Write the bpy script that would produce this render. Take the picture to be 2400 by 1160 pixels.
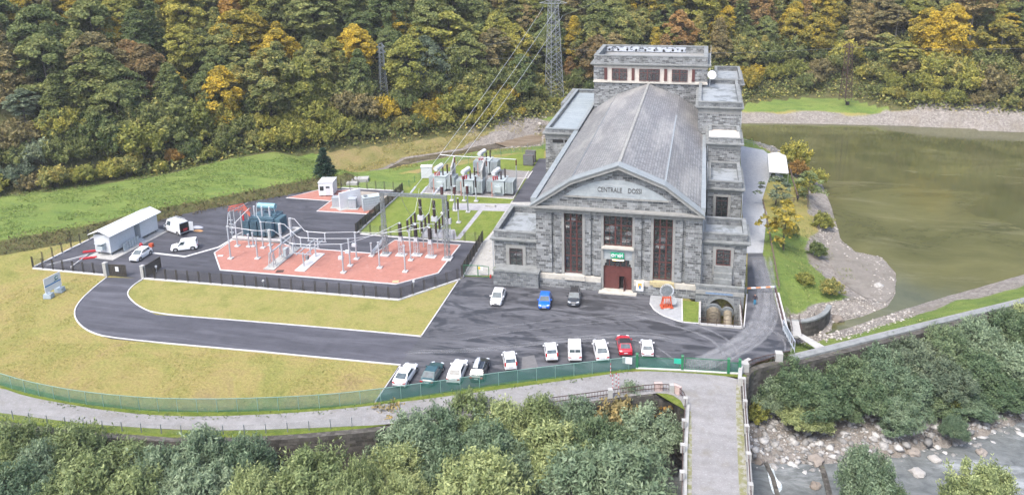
import bpy, bmesh, math, random
import numpy as np
from mathutils import Vector, Matrix
from mathutils.geometry import tessellate_polygon
for o in list(bpy.data.objects): bpy.data.objects.remove(o)
SC = bpy.context.scene
COL = SC.collection
RAD = math.radians

# ------------------------------------------------------------------ camera
PITCH, ROLL, YAW, CAM_H, FPX, CX, CY = RAD(13.35762), RAD(-1.00419), RAD(12.6819), 54.0, 1800.0, 1250.0, 260.0
FW = Vector((-math.sin(YAW)*math.cos(PITCH), math.cos(YAW)*math.cos(PITCH), -math.sin(PITCH)))
R0 = Vector((math.cos(YAW), math.sin(YAW), 0)); U0 = R0.cross(FW)
RT = R0*math.cos(ROLL)+U0*math.sin(ROLL); UP = U0*math.cos(ROLL)-R0*math.sin(ROLL)
cam_d = bpy.data.cameras.new("camera"); cam = bpy.data.objects.new("camera", cam_d); COL.objects.link(cam)
M = Matrix((RT, UP, -FW)).transposed().to_4x4(); M.translation = Vector((0, 0, CAM_H)); cam.matrix_world = M
cam_d.sensor_width = 36; cam_d.lens = 36*FPX/2400; cam_d.shift_x = (1200-CX)/2400; cam_d.shift_y = (CY-580)/2400
cam_d.clip_start = 1; cam_d.clip_end = 2000
SC.camera = cam

# ------------------------------------------------------------------ sky, sun, exposure
SUN_EL, SUN_AZ = RAD(60), RAD(205)          # azimuth: clockwise from +Y, where the sun stands
W = bpy.data.worlds.new("World"); SC.world = W; W.use_nodes = True
nt = W.node_tree; bg = nt.nodes["Background"]
sky = nt.nodes.new("ShaderNodeTexSky"); sky.sky_type = 'NISHITA'; sky.sun_disc = False
sky.sun_elevation = SUN_EL; sky.sun_rotation = SUN_AZ; sky.air_density = 1.0; sky.dust_density = 4.0; sky.ozone_density = 1.0
nt.links.new(sky.outputs[0], bg.inputs[0]); bg.inputs[1].default_value = 0.15
sd = bpy.data.lights.new("sun", 'SUN'); sun = bpy.data.objects.new("sun", sd); COL.objects.link(sun)
sd.energy = 1.15; sd.angle = RAD(14); sd.color = (1.0, 0.95, 0.88)
sdir = Vector((math.sin(SUN_AZ)*math.cos(SUN_EL), math.cos(SUN_AZ)*math.cos(SUN_EL), math.sin(SUN_EL)))
sun.rotation_euler = sdir.to_track_quat('Z', 'Y').to_euler()
SC.view_settings.view_transform = 'Standard'; SC.view_settings.look = 'None'
SC.view_settings.exposure = 1.62; SC.view_settings.gamma = 1
SC.render.engine = 'CYCLES'
SC.cycles.max_bounces = 7; SC.cycles.diffuse_bounces = 4; SC.cycles.glossy_bounces = 3
SC.cycles.transparent_max_bounces = 12; SC.cycles.transmission_bounces = 3
SC.cycles.use_denoising = True

# ------------------------------------------------------------------ plan: survey marks on the photo turned into places on the ground
def ray(px, py):
    return RT*((px-CX)/FPX) - UP*((py-CY)/FPX) + FW
def at(px, py, z=0.0):
    d = ray(px, py); s = (z-CAM_H)/d.z
    return Vector((d.x*s, d.y*s, z))
def atY(px, py, Y):
    d = ray(px, py); s = Y/d.y
    return Vector((d.x*s, Y, CAM_H+d.z*s))
def pix(w):
    d = Vector(w)-Vector((0, 0, CAM_H)); k = d.dot(FW)
    return CX+FPX*d.dot(RT)/k, CY-FPX*d.dot(UP)/k
def pts(l, z=0.0): return [at(a, b, z) for a, b in l]

# ------------------------------------------------------------------ objects, labels
def tag(o, label=None, cat=None, group=None, kind=None):
    if label: o["label"] = label
    if cat: o["category"] = cat
    if group: o["group"] = group
    if kind: o["kind"] = kind
    return o
def thing(name, label, cat, loc=(0, 0, 0), rz=0.0, group=None):
    o = bpy.data.objects.new(name, None); COL.objects.link(o); o.empty_display_size = .3
    o.location = loc; o.rotation_euler = (0, 0, rz)
    return tag(o, label, cat, group)
def copy_thing(src, loc, rz=0.0, label=None, scale=None):
    r = src.copy(); COL.objects.link(r); r.location = loc; r.rotation_euler = (0, 0, rz)
    if scale: r.scale = scale
    if label: r["label"] = label
    for ch in list(src.children):
        c = ch.copy(); COL.objects.link(c); c.parent = r
        for g in list(ch.children):
            d = g.copy(); COL.objects.link(d); d.parent = c
    return r

class MB:
    """collects faces; build() links them as one mesh object, box-mapped UVs in metres"""
    def __init__(s): s.v = []; s.f = []; s.sm = []
    def add(s, vs, fs, smooth=False):
        b = len(s.v); s.v += [tuple(v) for v in vs]
        for f in fs: s.f.append(tuple(b+i for i in f)); s.sm.append(smooth)
        return s
    def box(s, x0, x1, y0, y1, z0, z1):
        return s.add([(x0,y0,z0),(x1,y0,z0),(x1,y1,z0),(x0,y1,z0),(x0,y0,z1),(x1,y0,z1),(x1,y1,z1),(x0,y1,z1)],
              [(3,2,1,0),(4,5,6,7),(0,1,5,4),(1,2,6,5),(2,3,7,6),(3,0,4,7)])
    def obox(s, c, size, rz=0.0, taper=1.0, ry=0.0):
        hx, hy, hz = size[0]/2, size[1]/2, size[2]/2; R = Matrix.Rotation(rz, 3, 'Z') @ Matrix.Rotation(ry, 3, 'Y'); c = Vector(c); vs = []
        for z, t in ((-hz, 1), (hz, taper)):
            for x, y in ((-hx,-hy),(hx,-hy),(hx,hy),(-hx,hy)): vs.append(c+R @ Vector((x*t, y*t, z)))
        return s.add(vs, [(3,2,1,0),(4,5,6,7),(0,1,5,4),(1,2,6,5),(2,3,7,6),(3,0,4,7)])
    def beam(s, a, b, w, h=None):
        a = Vector(a); b = Vector(b); d = (b-a); L = d.length
        if L < 1e-6: return s
        d /= L; h = h or w
        ref = Vector((0,0,1)) if abs(d.z) < .95 else Vector((1,0,0))
        x = d.cross(ref).normalized(); y = x.cross(d)
        vs = []
        for p in (a, b):
            for i, j in ((-1,-1),(1,-1),(1,1),(-1,1)): vs.append(p+x*(i*w/2)+y*(j*h/2))
        return s.add(vs, [(0,1,2,3),(7,6,5,4),(0,4,5,1),(1,5,6,2),(2,6,7,3),(3,7,4,0)])
    def tube(s, a, b, r0, r1=None, n=8, cap=True, smooth=True):
        a = Vector(a); b = Vector(b); d = b-a; L = d.length
        if L < 1e-6: return s
        d /= L; r1 = r0 if r1 is None else r1
        ref = Vector((0,0,1)) if abs(d.z) < .95 else Vector((1,0,0))
        x = d.cross(ref).normalized(); y = x.cross(d)
        vs = []
        for p, r in ((a, r0), (b, r1)):
            for i in range(n):
                t = 2*math.pi*i/n; vs.append(p+x*(r*math.cos(t))+y*(r*math.sin(t)))
        s.add(vs, [(i, i+n, (i+1) % n+n, (i+1) % n) for i in range(n)], smooth)
        if cap: s.add(vs, [tuple(range(n)), tuple(range(2*n-1, n-1, -1))])
        return s
    def pipe(s, P, r, n=6):
        for a, b in zip(P[:-1], P[1:]): s.tube(a, b, r, r, n)
        return s
    def lathe(s, c, prof, n=12, smooth=True):
        c = Vector(c); vs = []; m = len(prof)
        for r, z in prof:
            for i in range(n):
                t = 2*math.pi*i/n; vs.append(c+Vector((r*math.cos(t), r*math.sin(t), z)))
        fs = [(k*n+i, k*n+(i+1) % n, (k+1)*n+(i+1) % n, (k+1)*n+i) for k in range(m-1) for i in range(n)]
        s.add(vs, fs, smooth)
        s.add(vs[:n], [tuple(range(n-1, -1, -1))]); s.add(vs[-n:], [tuple(range(n))])
        return s
    def prism(s, poly, z0, z1):
        """poly: list of (x, y), any winding"""
        P = [(p[0], p[1]) for p in poly]; n = len(P)
        if sum(P[i-1][0]*P[i][1]-P[i][0]*P[i-1][1] for i in range(n)) < 0: P = P[::-1]
        tr = tessellate_polygon([[Vector((x, y, 0)) for x, y in P]])
        up = []
        for t in tr:
            a, b, c = (P[i] for i in t)
            if (b[0]-a[0])*(c[1]-a[1])-(b[1]-a[1])*(c[0]-a[0]) < 0: t = (t[0], t[2], t[1])
            up.append(tuple(t))
        s.add([(x, y, z1) for x, y in P], up)
        if z1-z0 > 1e-6:
            s.add([(x, y, z0) for x, y in P], [t[::-1] for t in up])
            s.add([(x, y, z0) for x, y in P]+[(x, y, z1) for x, y in P], [(i, (i+1) % n, (i+1) % n+n, i+n) for i in range(n)])
        return s
    def xprism(s, poly, y0, y1):
        """poly: list of (x, z) extruded along Y"""
        P = list(poly); n = len(P)
        if sum(P[i-1][0]*P[i][1]-P[i][0]*P[i-1][1] for i in range(n)) < 0: P = P[::-1]
        tr = tessellate_polygon([[Vector((x, z, 0)) for x, z in P]]); up = []
        for t in tr:
            a, b, c = (P[i] for i in t)
            if (b[0]-a[0])*(c[1]-a[1])-(b[1]-a[1])*(c[0]-a[0]) < 0: t = (t[0], t[2], t[1])
            up.append(tuple(t))
        s.add([(x, y0, z) for x, z in P], up)
        s.add([(x, y1, z) for x, z in P], [t[::-1] for t in up])
        s.add([(x, y0, z) for x, z in P]+[(x, y1, z) for x, z in P], [((i+1) % n, i, i+n, (i+1) % n+n) for i in range(n)])
        return s
    def ribbon(s, P, w, z0, z1, close=False, wi=0.0):
        """vertical-sided strip along a 3-D polyline (z of the points is added), spanning offsets -wi..w to its left"""
        P = [Vector(p) for p in P]; n = len(P); L = []
        for i in range(n):
            if close: a, b = P[i-1], P[(i+1) % n]
            else: a, b = P[max(i-1, 0)], P[min(i+1, n-1)]
            t = Vector((b.x-a.x, b.y-a.y, 0)).normalized(); nrm = Vector((-t.y, t.x, 0))
            k = 1.0
            if 0 < i < n-1 or close:
                e = Vector((P[i].x-P[i-1].x, P[i].y-P[i-1].y, 0)).normalized(); k = 1/max(.5, t.dot(e))
            L.append((P[i]-nrm*wi*k, P[i]+nrm*w*k))
        vs = []
        for a, b in L:
            vs += [(a.x,a.y,a.z+z0),(b.x,b.y,b.z+z0),(b.x,b.y,b.z+z1),(a.x,a.y,a.z+z1)]
        fs = []; m = n if close else n-1
        for i in range(m):
            j = (i+1) % n
            for k in range(4): fs.append((i*4+k, i*4+(k+1) % 4, j*4+(k+1) % 4, j*4+k))
        if not close: fs += [(3,2,1,0), tuple((n-1)*4+k for k in range(4))]
        return s.add(vs, fs)
    def build(s, name, mat, parent=None, loc=None, rz=0.0, fix=False):
        me = bpy.data.meshes.new(name)
        me.from_pydata(s.v, [], s.f)
        me.polygons.foreach_set("use_smooth", s.sm)
        if fix:
            b = bmesh.new(); b.from_mesh(me); bmesh.ops.recalc_face_normals(b, faces=b.faces); b.to_mesh(me); b.free()
        uv_box(me)
        if mat: me.materials.append(mat)
        o = bpy.data.objects.new(name, me); COL.objects.link(o)
        if parent: o.parent = parent
        if loc is not None: o.location = loc
        o.rotation_euler = (0, 0, rz)
        return o
def uv_box(me):
    n = len(me.loops)
    if not n: return
    co = np.empty(len(me.vertices)*3, 'f'); me.vertices.foreach_get('co', co); co = co.reshape(-1, 3)
    li = np.empty(n, 'i'); me.loops.foreach_get('vertex_index', li)
    npoly = len(me.polygons); nr = np.empty(npoly*3, 'f'); me.polygons.foreach_get('normal', nr); nr = nr.reshape(-1, 3)
    tot = np.empty(npoly, 'i'); me.polygons.foreach_get('loop_total', tot)
    ln = np.repeat(nr, tot, axis=0); c = co[li]
    a = np.abs(ln); ax = np.argmax(a+np.array([0, 0, -.15]), axis=1)
    h = np.where(ax == 0, c[:, 1], c[:, 0])
    v = np.where(ax == 2, c[:, 1], c[:, 2])
    steep = a[:, 2] > .3                                  # sloping roofs: measure along the slope
    v = np.where((ax != 2) | ~steep, v, v)
    uv = np.stack([h, v], 1).astype('f').ravel()
    me.uv_layers.new(name='UVMap'); me.uv_layers[0].data.foreach_set('uv', uv)

def sheet(name, poly, z, mat, kind='structure'):
    o = MB().prism(poly, z, z).build(name, mat)
    return tag(o, kind=kind)
def smooth_line(P, it=2, close=False):
    P = [Vector(p) for p in P]
    for _ in range(it):
        Q = [] if close else [P[0]]
        n = len(P)
        for i in range(n if close else n-1):
            a, b = P[i], P[(i+1) % n]; Q += [a*.75+b*.25, a*.25+b*.75]
        if not close: Q.append(P[-1])
        P = Q
    return P

# ------------------------------------------------------------------ materials
def new_mat(name):
    m = bpy.data.materials.new(name); m.use_nodes = True
    return m, m.node_tree, m.node_tree.nodes["Principled BSDF"]
class NG:
    def __init__(s, t): s.t = t
    def n(s, typ, **kw):
        x = s.t.nodes.new('ShaderNode'+typ)
        for k, v in kw.items():
            if k in x.inputs: s.inp(x.inputs[k], v)
            else: setattr(x, k, v)
        return x
    def inp(s, sock, v):
        if hasattr(v, 'bl_idname') or hasattr(v, 'is_linked') and hasattr(v, 'links'): s.t.links.new(v, sock)
        else: sock.default_value = v
    def L(s, a, b): s.t.links.new(a, b)
    def coord(s, kind='Object'): return s.n('TexCoord').outputs[kind]
    def noise(s, vec, scale, detail=4, rough=.6, dist=0.0):
        x = s.n('TexNoise'); s.L(vec, x.inputs['Vector']); x.inputs['Scale'].default_value = scale
        x.inputs['Detail'].default_value = detail; x.inputs['Roughness'].default_value = rough; x.inputs['Distortion'].default_value = dist
        return x.outputs['Fac']
    def ramp(s, fac, stops):
        x = s.n('ValToRGB'); s.L(fac, x.inputs[0]); e = x.color_ramp.elements
        while len(e) < len(stops): e.new(.5)
        for i, (p, c) in enumerate(stops):
            e[i].position = p; e[i].color = (*c, 1) if len(c) == 3 else c
        return x.outputs[0]
    def step(s, fac, a, b):
        x = s.n('MapRange'); s.L(fac, x.inputs[0]); x.inputs[1].default_value = a; x.inputs[2].default_value = b
        return x.outputs[0]
    def mix(s, fac, a, b, mode='MIX'):
        x = s.n('Mix'); x.data_type = 'RGBA'; x.blend_type = mode
        if isinstance(fac, (int, float)): x.inputs[0].default_value = fac
        else: s.L(fac, x.inputs[0])
        for i, v in ((6, a), (7, b)):
            if isinstance(v, tuple): x.inputs[i].default_value = (*v[:3], 1)
            else: s.L(v, x.inputs[i])
        return x.outputs[2]
    def math(s, op, a, b=None):
        x = s.n('Math'); x.operation = op
        for i, v in enumerate((a, b)):
            if v is None: continue
            if isinstance(v, (int, float)): x.inputs[i].default_value = v
            else: s.L(v, x.inputs[i])
        return x.outputs[0]
    def scale(s, vec, sc, rot=(0, 0, 0)):
        x = s.n('Mapping'); s.L(vec, x.inputs[0]); x.inputs['Scale'].default_value = sc; x.inputs['Rotation'].default_value = rot
        return x.outputs[0]
    def bump(s, h, strength, dist, p):
        x = s.n('Bump'); s.L(h, x.inputs['Height']); x.inputs['Strength'].default_value = strength; x.inputs['Distance'].default_value = dist
        s.L(x.outputs[0], p.inputs['Normal'])
def plain(name, col, rough=.6, metal=0.0, var=.15, scale=3.0, spec=.5, alpha=1.0, coat=0.0):
    m, t, p = new_mat(name); g = NG(t)
    if var:
        f = g.noise(g.coord(), scale, 5, .65)
        c = g.mix(g.step(f, .3, .7), tuple(x*(1-var) for x in col), tuple(min(1, x*(1+var)) for x in col)); g.L(c, p.inputs['Base Color'])
    else: p.inputs['Base Color'].default_value = (*col, 1)
    p.inputs['Roughness'].default_value = rough; p.inputs['Metallic'].default_value = metal
    p.inputs['Specular IOR Level'].default_value = spec; p.inputs['Alpha'].default_value = alpha
    if coat: p.inputs['Coat Weight'].default_value = coat; p.inputs['Coat Roughness'].default_value = .05
    return m
def stone_mat(name, dark, light, mortar, bw=.75, bh=.36, stain=.5, moss=0.0):
    m, t, p = new_mat(name); g = NG(t)
    uv = g.coord('UV')
    w = g.n('VectorMath'); w.operation = 'MULTIPLY_ADD'
    nz = g.n('TexNoise'); g.L(uv, nz.inputs['Vector']); nz.inputs['Scale'].default_value = 1.1; nz.inputs['Detail'].default_value = 3
    g.L(nz.outputs['Color'], w.inputs[0]); w.inputs[1].default_value = (.30, .17, 0); g.L(uv, w.inputs[2])
    br = g.n('TexBrick'); g.L(w.outputs[0], br.inputs['Vector'])
    br.inputs['Scale'].default_value = 1; br.inputs['Brick Width'].default_value = bw; br.inputs['Row Height'].default_value = bh
    br.inputs['Mortar Size'].default_value = .028; br.inputs['Mortar Smooth'].default_value = .35; br.inputs['Bias'].default_value = .0
    br.offset = .45; br.squash = 1.5; br.squash_frequency = 3
    br.inputs['Color1'].default_value = (*dark, 1); br.inputs['Color2'].default_value = (*light, 1); br.inputs['Mortar'].default_value = (*mortar, 1)
    f1 = g.noise(uv, 7, 5, .7); c = g.mix(g.step(f1, .25, .75), br.outputs['Color'], tuple((a+b)*.62 for a, b in zip(dark, light)))
    c = g.mix(.8, c, br.outputs['Color'])
    sp = g.noise(uv, 14, 3, .8); c = g.mix(g.step(sp, .55, .75), c, tuple(min(1, x*1.35) for x in light))
    st = g.noise(g.scale(uv, (.5, .16, 1)), 1, 5, .7)
    c = g.mix(g.math('MULTIPLY', g.step(st, .5, .72), stain), c, tuple(x*.45 for x in dark))
    if moss:
        mo = g.noise(uv, .8, 4, .7); c = g.mix(g.math('MULTIPLY', g.step(mo, .6, .72), moss), c, (.10, .13, .03))
    g.L(c, p.inputs['Base Color']); p.inputs['Roughness'].default_value = .85; p.inputs['Specular IOR Level'].default_value = .25
    hgt = g.math('ADD', g.math('MULTIPLY', br.outputs['Fac'], -1.2), g.math('MULTIPLY', f1, .8)); g.bump(hgt, 1.0, .09, p)
    return m
def blotch(name, base, spots, rough=.85, bump=.02, bscale=20, spec=.3, streak=None):
    """spots: list of (scale, lo, hi, colour, amount)"""
    m, t, p = new_mat(name); g = NG(t); co = g.coord(); c = g.ramp(g.noise(co, 1.3, 6, .7), [(.3, tuple(x*.85 for x in base)), (.7, tuple(x*1.12 for x in base))])
    for sc, lo, hi, col, am in spots:
        v = g.scale(co, sc) if isinstance(sc, tuple) else g.scale(co, (sc, sc, sc))
        c = g.mix(g.math('MULTIPLY', g.step(g.noise(v, 1, 6, .68, .3), lo, hi), am), c, col)
    g.L(c, p.inputs['Base Color']); p.inputs['Roughness'].default_value = rough; p.inputs['Specular IOR Level'].default_value = spec
    if bump: g.bump(g.noise(co, bscale, 5, .7), .7, bump, p)
    return m

MT = {}
MT['stone'] = stone_mat('rough_stone', (.060, .064, .068), (.35, .37, .38), (.45, .46, .455), stain=.55, moss=.06)
MT['stone_dark'] = stone_mat('weathered_stone', (.10, .11, .12), (.27, .29, .30), (.34, .35, .35), stain=.75, moss=.3)
MT['river_stone'] = stone_mat('river_masonry', (.045, .042, .036), (.15, .14, .125), (.09, .085, .07), bw=.6, bh=.4, stain=.7, moss=.85)
MT['trim'] = blotch('trim_stone', (.29, .295, .285), [(.9, .5, .75, (.16, .16, .155), .6), ((3, 3, .3), .5, .7, (.2, .2, .19), .5)])
MT['trim_light'] = blotch('light_trim_stone', (.52, .50, .45), [(.9, .52, .75, (.30, .28, .24), .6), ((3, 3, .3), .55, .7, (.34, .32, .28), .4)])
MT['coping'] = blotch('coping_concrete', (.24, .255, .255), [(.8, .45, .7, (.10, .11, .11), .75), (2.5, .6, .75, (.36, .37, .36), .5), (.6, .66, .76, (.15, .19, .04), .8)])
MT['flat_roof'] = blotch('flat_roof_concrete', (.30, .33, .35), [(.35, .5, .58, (.13, .145, .15), .8), (1.2, .6, .75, (.44, .47, .5), .6), (.5, .68, .76, (.2, .24, .05), .7)], rough=.55)
MT['roof_metal'] = blotch('zinc_roof', (.29, .335, .36), [((.12, 2.2, 1), .5, .68, (.42, .47, .5), .7), (.5, .55, .75, (.19, .22, .25), .6)], rough=.5, bump=.004)
MT['zinc'] = blotch('zinc_gutter', (.27, .30, .315), [(.6, .5, .75, (.19, .235, .25), .6)], rough=.45, bump=0)
MT['cream'] = blotch('cream_render', (.58, .54, .49), [((2, 2, .4), .5, .72, (.36, .33, .29), .6)])
MT['plaster'] = blotch('grey_plaster', (.36, .40, .42), [((.5, .5, 1.2), .48, .7, (.25, .28, .30), .7), ((.3, .3, 2), .55, .7, (.46, .50, .52), .6)])
MT['brown_frame'] = plain('brown_frame', (.10, .032, .028), .5, var=.25)
MT['door_red'] = plain('brown_red_door', (.115, .035, .03), .55, var=.2, scale=1.5)
MT['dark'] = plain('dark_interior', (.012, .012, .013), .8, var=0)
MT['shutter'] = plain('dark_shutter', (.055, .033, .035), .6, var=.3)
def glass_mat(name, col=(.045, .05, .05), rough=.04):
    m, t, p = new_mat(name); g = NG(t)
    f = g.noise(g.coord(), 2.2, 3); g.L(g.mix(g.step(f, .35, .65), col, tuple(x*2.2 for x in col)), p.inputs['Base Color'])
    p.inputs['Roughness'].default_value = rough; p.inputs['Specular IOR Level'].default_value = .8
    p.inputs['Coat Weight'].default_value = .6; p.inputs['Coat Roughness'].default_value = .03
    return m
MT['glass'] = glass_mat('window_glass', (.022, .026, .026))
MT['carglass'] = glass_mat('car_glass', (.03, .045, .05), .03)
def slate_mat():
    m, t, p = new_mat('slate_roof'); g = NG(t); uv = g.coord('UV'); ob = g.coord()
    s = g.n('SeparateXYZ'); g.L(ob, s.inputs[0]); cz = g.n('CombineXYZ')
    geo = g.n('NewGeometry')
    g.L(s.outputs[1], cz.inputs[0]); g.L(g.math('MULTIPLY', s.outputs[2], 1.0), cz.inputs[1])
    # courses run along the hall: distance up the slope = |x - ridge|*k
    g.L(g.math('MULTIPLY', g.math('ABSOLUTE', g.math('ADD', s.outputs[0], 11.6)), 1.14), cz.inputs[1])
    br = g.n('TexBrick'); g.L(cz.outputs[0], br.inputs['Vector']); br.inputs['Scale'].default_value = 1
    br.inputs['Brick Width'].default_value = .62; br.inputs['Row Height'].default_value = .46; br.inputs['Mortar Size'].default_value = .05
    br.inputs['Mortar Smooth'].default_value = .4
    br.inputs['Color1'].default_value = (.19, .195, .20, 1); br.inputs['Color2'].default_value = (.34, .342, .34, 1); br.inputs['Mortar'].default_value = (.10, .103, .108, 1)
    br2 = g.n('TexBrick'); sw = g.n('CombineXYZ'); g.L(s.outputs[1], sw.inputs[1]); g.L(s.outputs[0], sw.inputs[0]); g.L(sw.outputs[0], br2.inputs['Vector'])
    c = br.outputs['Color']
    # rows seen in the photo lie across the hall too: thin dark lines every half metre
    wv = g.math('FRACT', g.math('MULTIPLY', s.outputs[1], 1.25)); ln = g.step(wv, .72, .95)
    c = g.mix(g.math('MULTIPLY', ln, .3), c, (.15, .155, .16))
    st = g.noise(g.scale(ob, (.55, .09, .55), (0, 0, .35)), 1, 7, .75, .5); c = g.mix(g.math('MULTIPLY', g.step(st, .42, .68), .75), c, (.17, .165, .172))
    st2 = g.noise(g.scale(ob, (.18, .05, .18), (0, 0, .5)), 1, 4, .6); c = g.mix(g.math('MULTIPLY', g.step(st2, .48, .7), .65), c, (.46, .45, .425))
    g.L(c, p.inputs['Base Color']); p.inputs['Roughness'].default_value = .48; p.inputs['Specular IOR Level'].default_value = .5
    g.bump(g.math('ADD', g.math('MULTIPLY', br.outputs['Fac'], -1), g.math('MULTIPLY', ln, -.7)), .6, .03, p)
    return m
MT['slate'] = slate_mat()
def asphalt_mat(name, base, dust, wet, dusty=.5, wetness=.5):
    m, t, p = new_mat(name); g = NG(t); co = g.coord()
    c = g.ramp(g.noise(co, .55, 8, .72), [(.3, tuple(x*.8 for x in base)), (.7, tuple(x*1.2 for x in base))])
    d1 = g.step(g.noise(g.scale(co, (.05, .42, 1), (0, 0, RAD(-7))), 1, 7, .72, .6), .46, .68)
    c = g.mix(g.math('MULTIPLY', d1, dusty), c, dust)
    d2 = g.step(g.noise(g.scale(co, (.025, 1.1, 1), (0, 0, RAD(-10))), 1, 6, .75, .5), .5, .66); c = g.mix(g.math('MULTIPLY', d2, dusty*.4), c, dust)
    w1 = g.step(g.noise(g.scale(co, (.13, .38, 1), (0, 0, RAD(-4))), 1, 8, .72, 1.2), .50, .55)
    c = g.mix(g.math('MULTIPLY', w1, wetness), c, wet)
    fn = g.noise(co, 18, 4, .8); c = g.mix(.18, c, g.ramp(fn, [(.3, (.03, .03, .03)), (.7, (.25, .25, .25))]), 'OVERLAY')
    g.L(c, p.inputs['Base Color'])
    g.L(g.math('SUBTRACT', .85, g.math('MULTIPLY', w1, .45*wetness)), p.inputs['Roughness']); p.inputs['Specular IOR Level'].default_value = .35
    g.bump(fn, .4, .02, p)
    return m
MT['asphalt'] = asphalt_mat('yard_asphalt', (.080, .083, .095), (.175, .18, .20), (.038, .040, .047), .7, .85)
MT['asphalt_new'] = asphalt_mat('compound_asphalt', (.066, .068, .083), (.15, .155, .185), (.036, .037, .043), .55, .45)
MT['asphalt_drive'] = asphalt_mat('drive_asphalt', (.075, .077, .094), (.17, .175, .205), (.045, .046, .054), .6, .3)
MT['gravel'] = blotch('pale_gravel', (.235, .232, .232), [((.12, .5, 1), .45, .68, (.31, .307, .308), .7), (.8, .5, .7, (.17, .165, .155), .6), (5, .55, .68, (.42, .42, .43), .6), (.3, .56, .7, (.19, .175, .14), .6)], bump=.05, bscale=10)
MT['gravel_road'] = blotch('grey_gravel_road', (.34, .36, .385), [((.5, .1, 1), .45, .68, (.42, .44, .465), .6), (3, .55, .7, (.25, .26, .275), .5)], bump=.03, bscale=12)
MT['ballast'] = blotch('ballast', (.24, .235, .235), [(5, .5, .62, (.40, .40, .40), .8), (7, .55, .65, (.10, .10, .10), .8), (.5, .5, .7, (.2, .15, .11), .5)], bump=.12, bscale=9)
def grass_mat(name, a, b, c3, dirt, dirtam=.4, sc=.35):
    m, t, p = new_mat(name); g = NG(t); co = g.coord()
    c = g.ramp(g.noise(co, sc, 8, .7, .4), [(.28, a), (.5, b), (.72, c3)])
    c = g.mix(g.math('MULTIPLY', g.step(g.noise(co, .9, 8, .75, .6), .56, .72), dirtam), c, dirt)
    f = g.noise(co, 7, 6, .8); c = g.mix(.4, c, g.ramp(f, [(.3, (.1, .1, .1)), (.7, (.9, .9, .9))]), 'OVERLAY')
    f2 = g.noise(co, 2.2, 5, .75); c = g.mix(.22, c, g.ramp(f2, [(.35, (.2, .2, .2)), (.65, (.8, .8, .8))]), 'OVERLAY')
    g.L(c, p.inputs['Base Color']); p.inputs['Roughness'].default_value = .95; p.inputs['Specular IOR Level'].default_value = .1
    g.bump(g.math('ADD', f, g.noise(co, 20, 3, .8)), 1, .10, p)
    return m
MT['dry_lawn'] = grass_mat('dry_lawn', (.165, .18, .050), (.245, .232, .078), (.285, .24, .10), (.20, .155, .085), .5)
MT['green_lawn'] = grass_mat('green_lawn', (.12, .185, .035), (.18, .235, .05), (.23, .265, .07), (.24, .22, .09), .4, .5)
MT['verge'] = grass_mat('verge_grass', (.09, .14, .025), (.15, .20, .035), (.22, .24, .06), (.28, .25, .16), .5, .7)
MT['red_pad'] = blotch('red_oxide_concrete', (.36, .165, .13), [(.35, .5, .72, (.42, .22, .185), .5), (1.1, .60, .74, (.52, .40, .37), .5), ((.3, .9, 1), .62, .72, (.5, .42, .40), .45)], bump=.006)
MT['kerb'] = blotch('pale_kerb', (.56, .56, .56), [(.8, .55, .75, (.36, .36, .36), .5)], bump=.01)
MT['concrete'] = blotch('concrete', (.40, .40, .385), [(.7, .5, .72, (.24, .24, .23), .6), (2, .6, .75, (.52, .52, .5), .5)])
MT['pavers'] = blotch('pavers', (.36, .36, .38), [(.9, .5, .7, (.24, .24, .25), .6)])
MT['white'] = plain('white_paint', (.70, .72, .74), .4, var=.05)
MT['white_dirty'] = plain('white_panel', (.58, .61, .64), .5, var=.09)
MT['galv'] = plain('galvanised_steel', (.50, .54, .58), .4, .35, var=.15)
MT['galv_mid'] = plain('dull_galvanised', (.36, .385, .40), .5, .3, var=.15)
MT['galv_dark'] = plain('weathered_steel', (.27, .30, .32), .5, .4, var=.25)
MT['alu'] = plain('aluminium', (.56, .59, .62), .35, .3, var=.05)
MT['porcelain'] = plain('brown_porcelain', (.055, .035, .035), .25, var=.2)
MT['porcelain_red'] = plain('red_brown_porcelain', (.11, .03, .028), .25, var=.2)
MT['polymer'] = plain('grey_insulator', (.55, .58, .62), .5, var=.08)
MT['trafo_teal'] = plain('blue_grey_paint', (.085, .16, .21), .45, var=.15)
MT['trafo_grey'] = plain('pale_grey_paint', (.42, .48, .50), .5, var=.15)
MT['orange'] = plain('red_orange_paint', (.52, .09, .035), .5, var=.15)
MT['red'] = plain('red_paint', (.45, .02, .03), .5, var=.1)
MT['green_paint'] = plain('green_paint', (.02, .16, .07), .45, var=.1)
MT['brown_fence'] = plain('brown_fence_steel', (.06, .052, .042), .55, .2, var=.2)
MT['brown_mesh'] = plain('brown_fence_mesh', (.045, .040, .036), .7, alpha=.17, var=.1)
MT['brown_grate'] = plain('brown_fence_grating', (.058, .050, .036), .7, alpha=.62, var=.2)
MT['green_mesh'] = plain('green_netting', (.05, .21, .165), .7, alpha=.30, var=.2, scale=.6)
MT['wire_mesh'] = plain('wire_netting', (.3, .36, .33), .6, alpha=.05, var=0)
MT['rust'] = plain('rusty_iron', (.085, .05, .042), .7, .2, var=.4)
MT['wood'] = plain('weathered_wood', (.16, .115, .085), .8, var=.3)
MT['rubber'] = plain('rubber', (.018, .018, .02), .8, var=0)
MT['rim'] = plain('alloy', (.42, .43, .45), .35, .6, var=0)
MT['black_plastic'] = plain('black_plastic', (.025, .025, .028), .6, var=0)
MT['lamp_red'] = plain('red_lens', (.45, .02, .02), .2, var=0)
MT['lamp_clear'] = plain('clear_lens', (.65, .7, .75), .12, var=0, coat=.5)
MT['blue_box'] = plain('sky_blue', (.36, .43, .49), .5, var=.05)
MT['letter'] = plain('dark_letter', (.085, .085, .085), .7, var=0)
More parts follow.
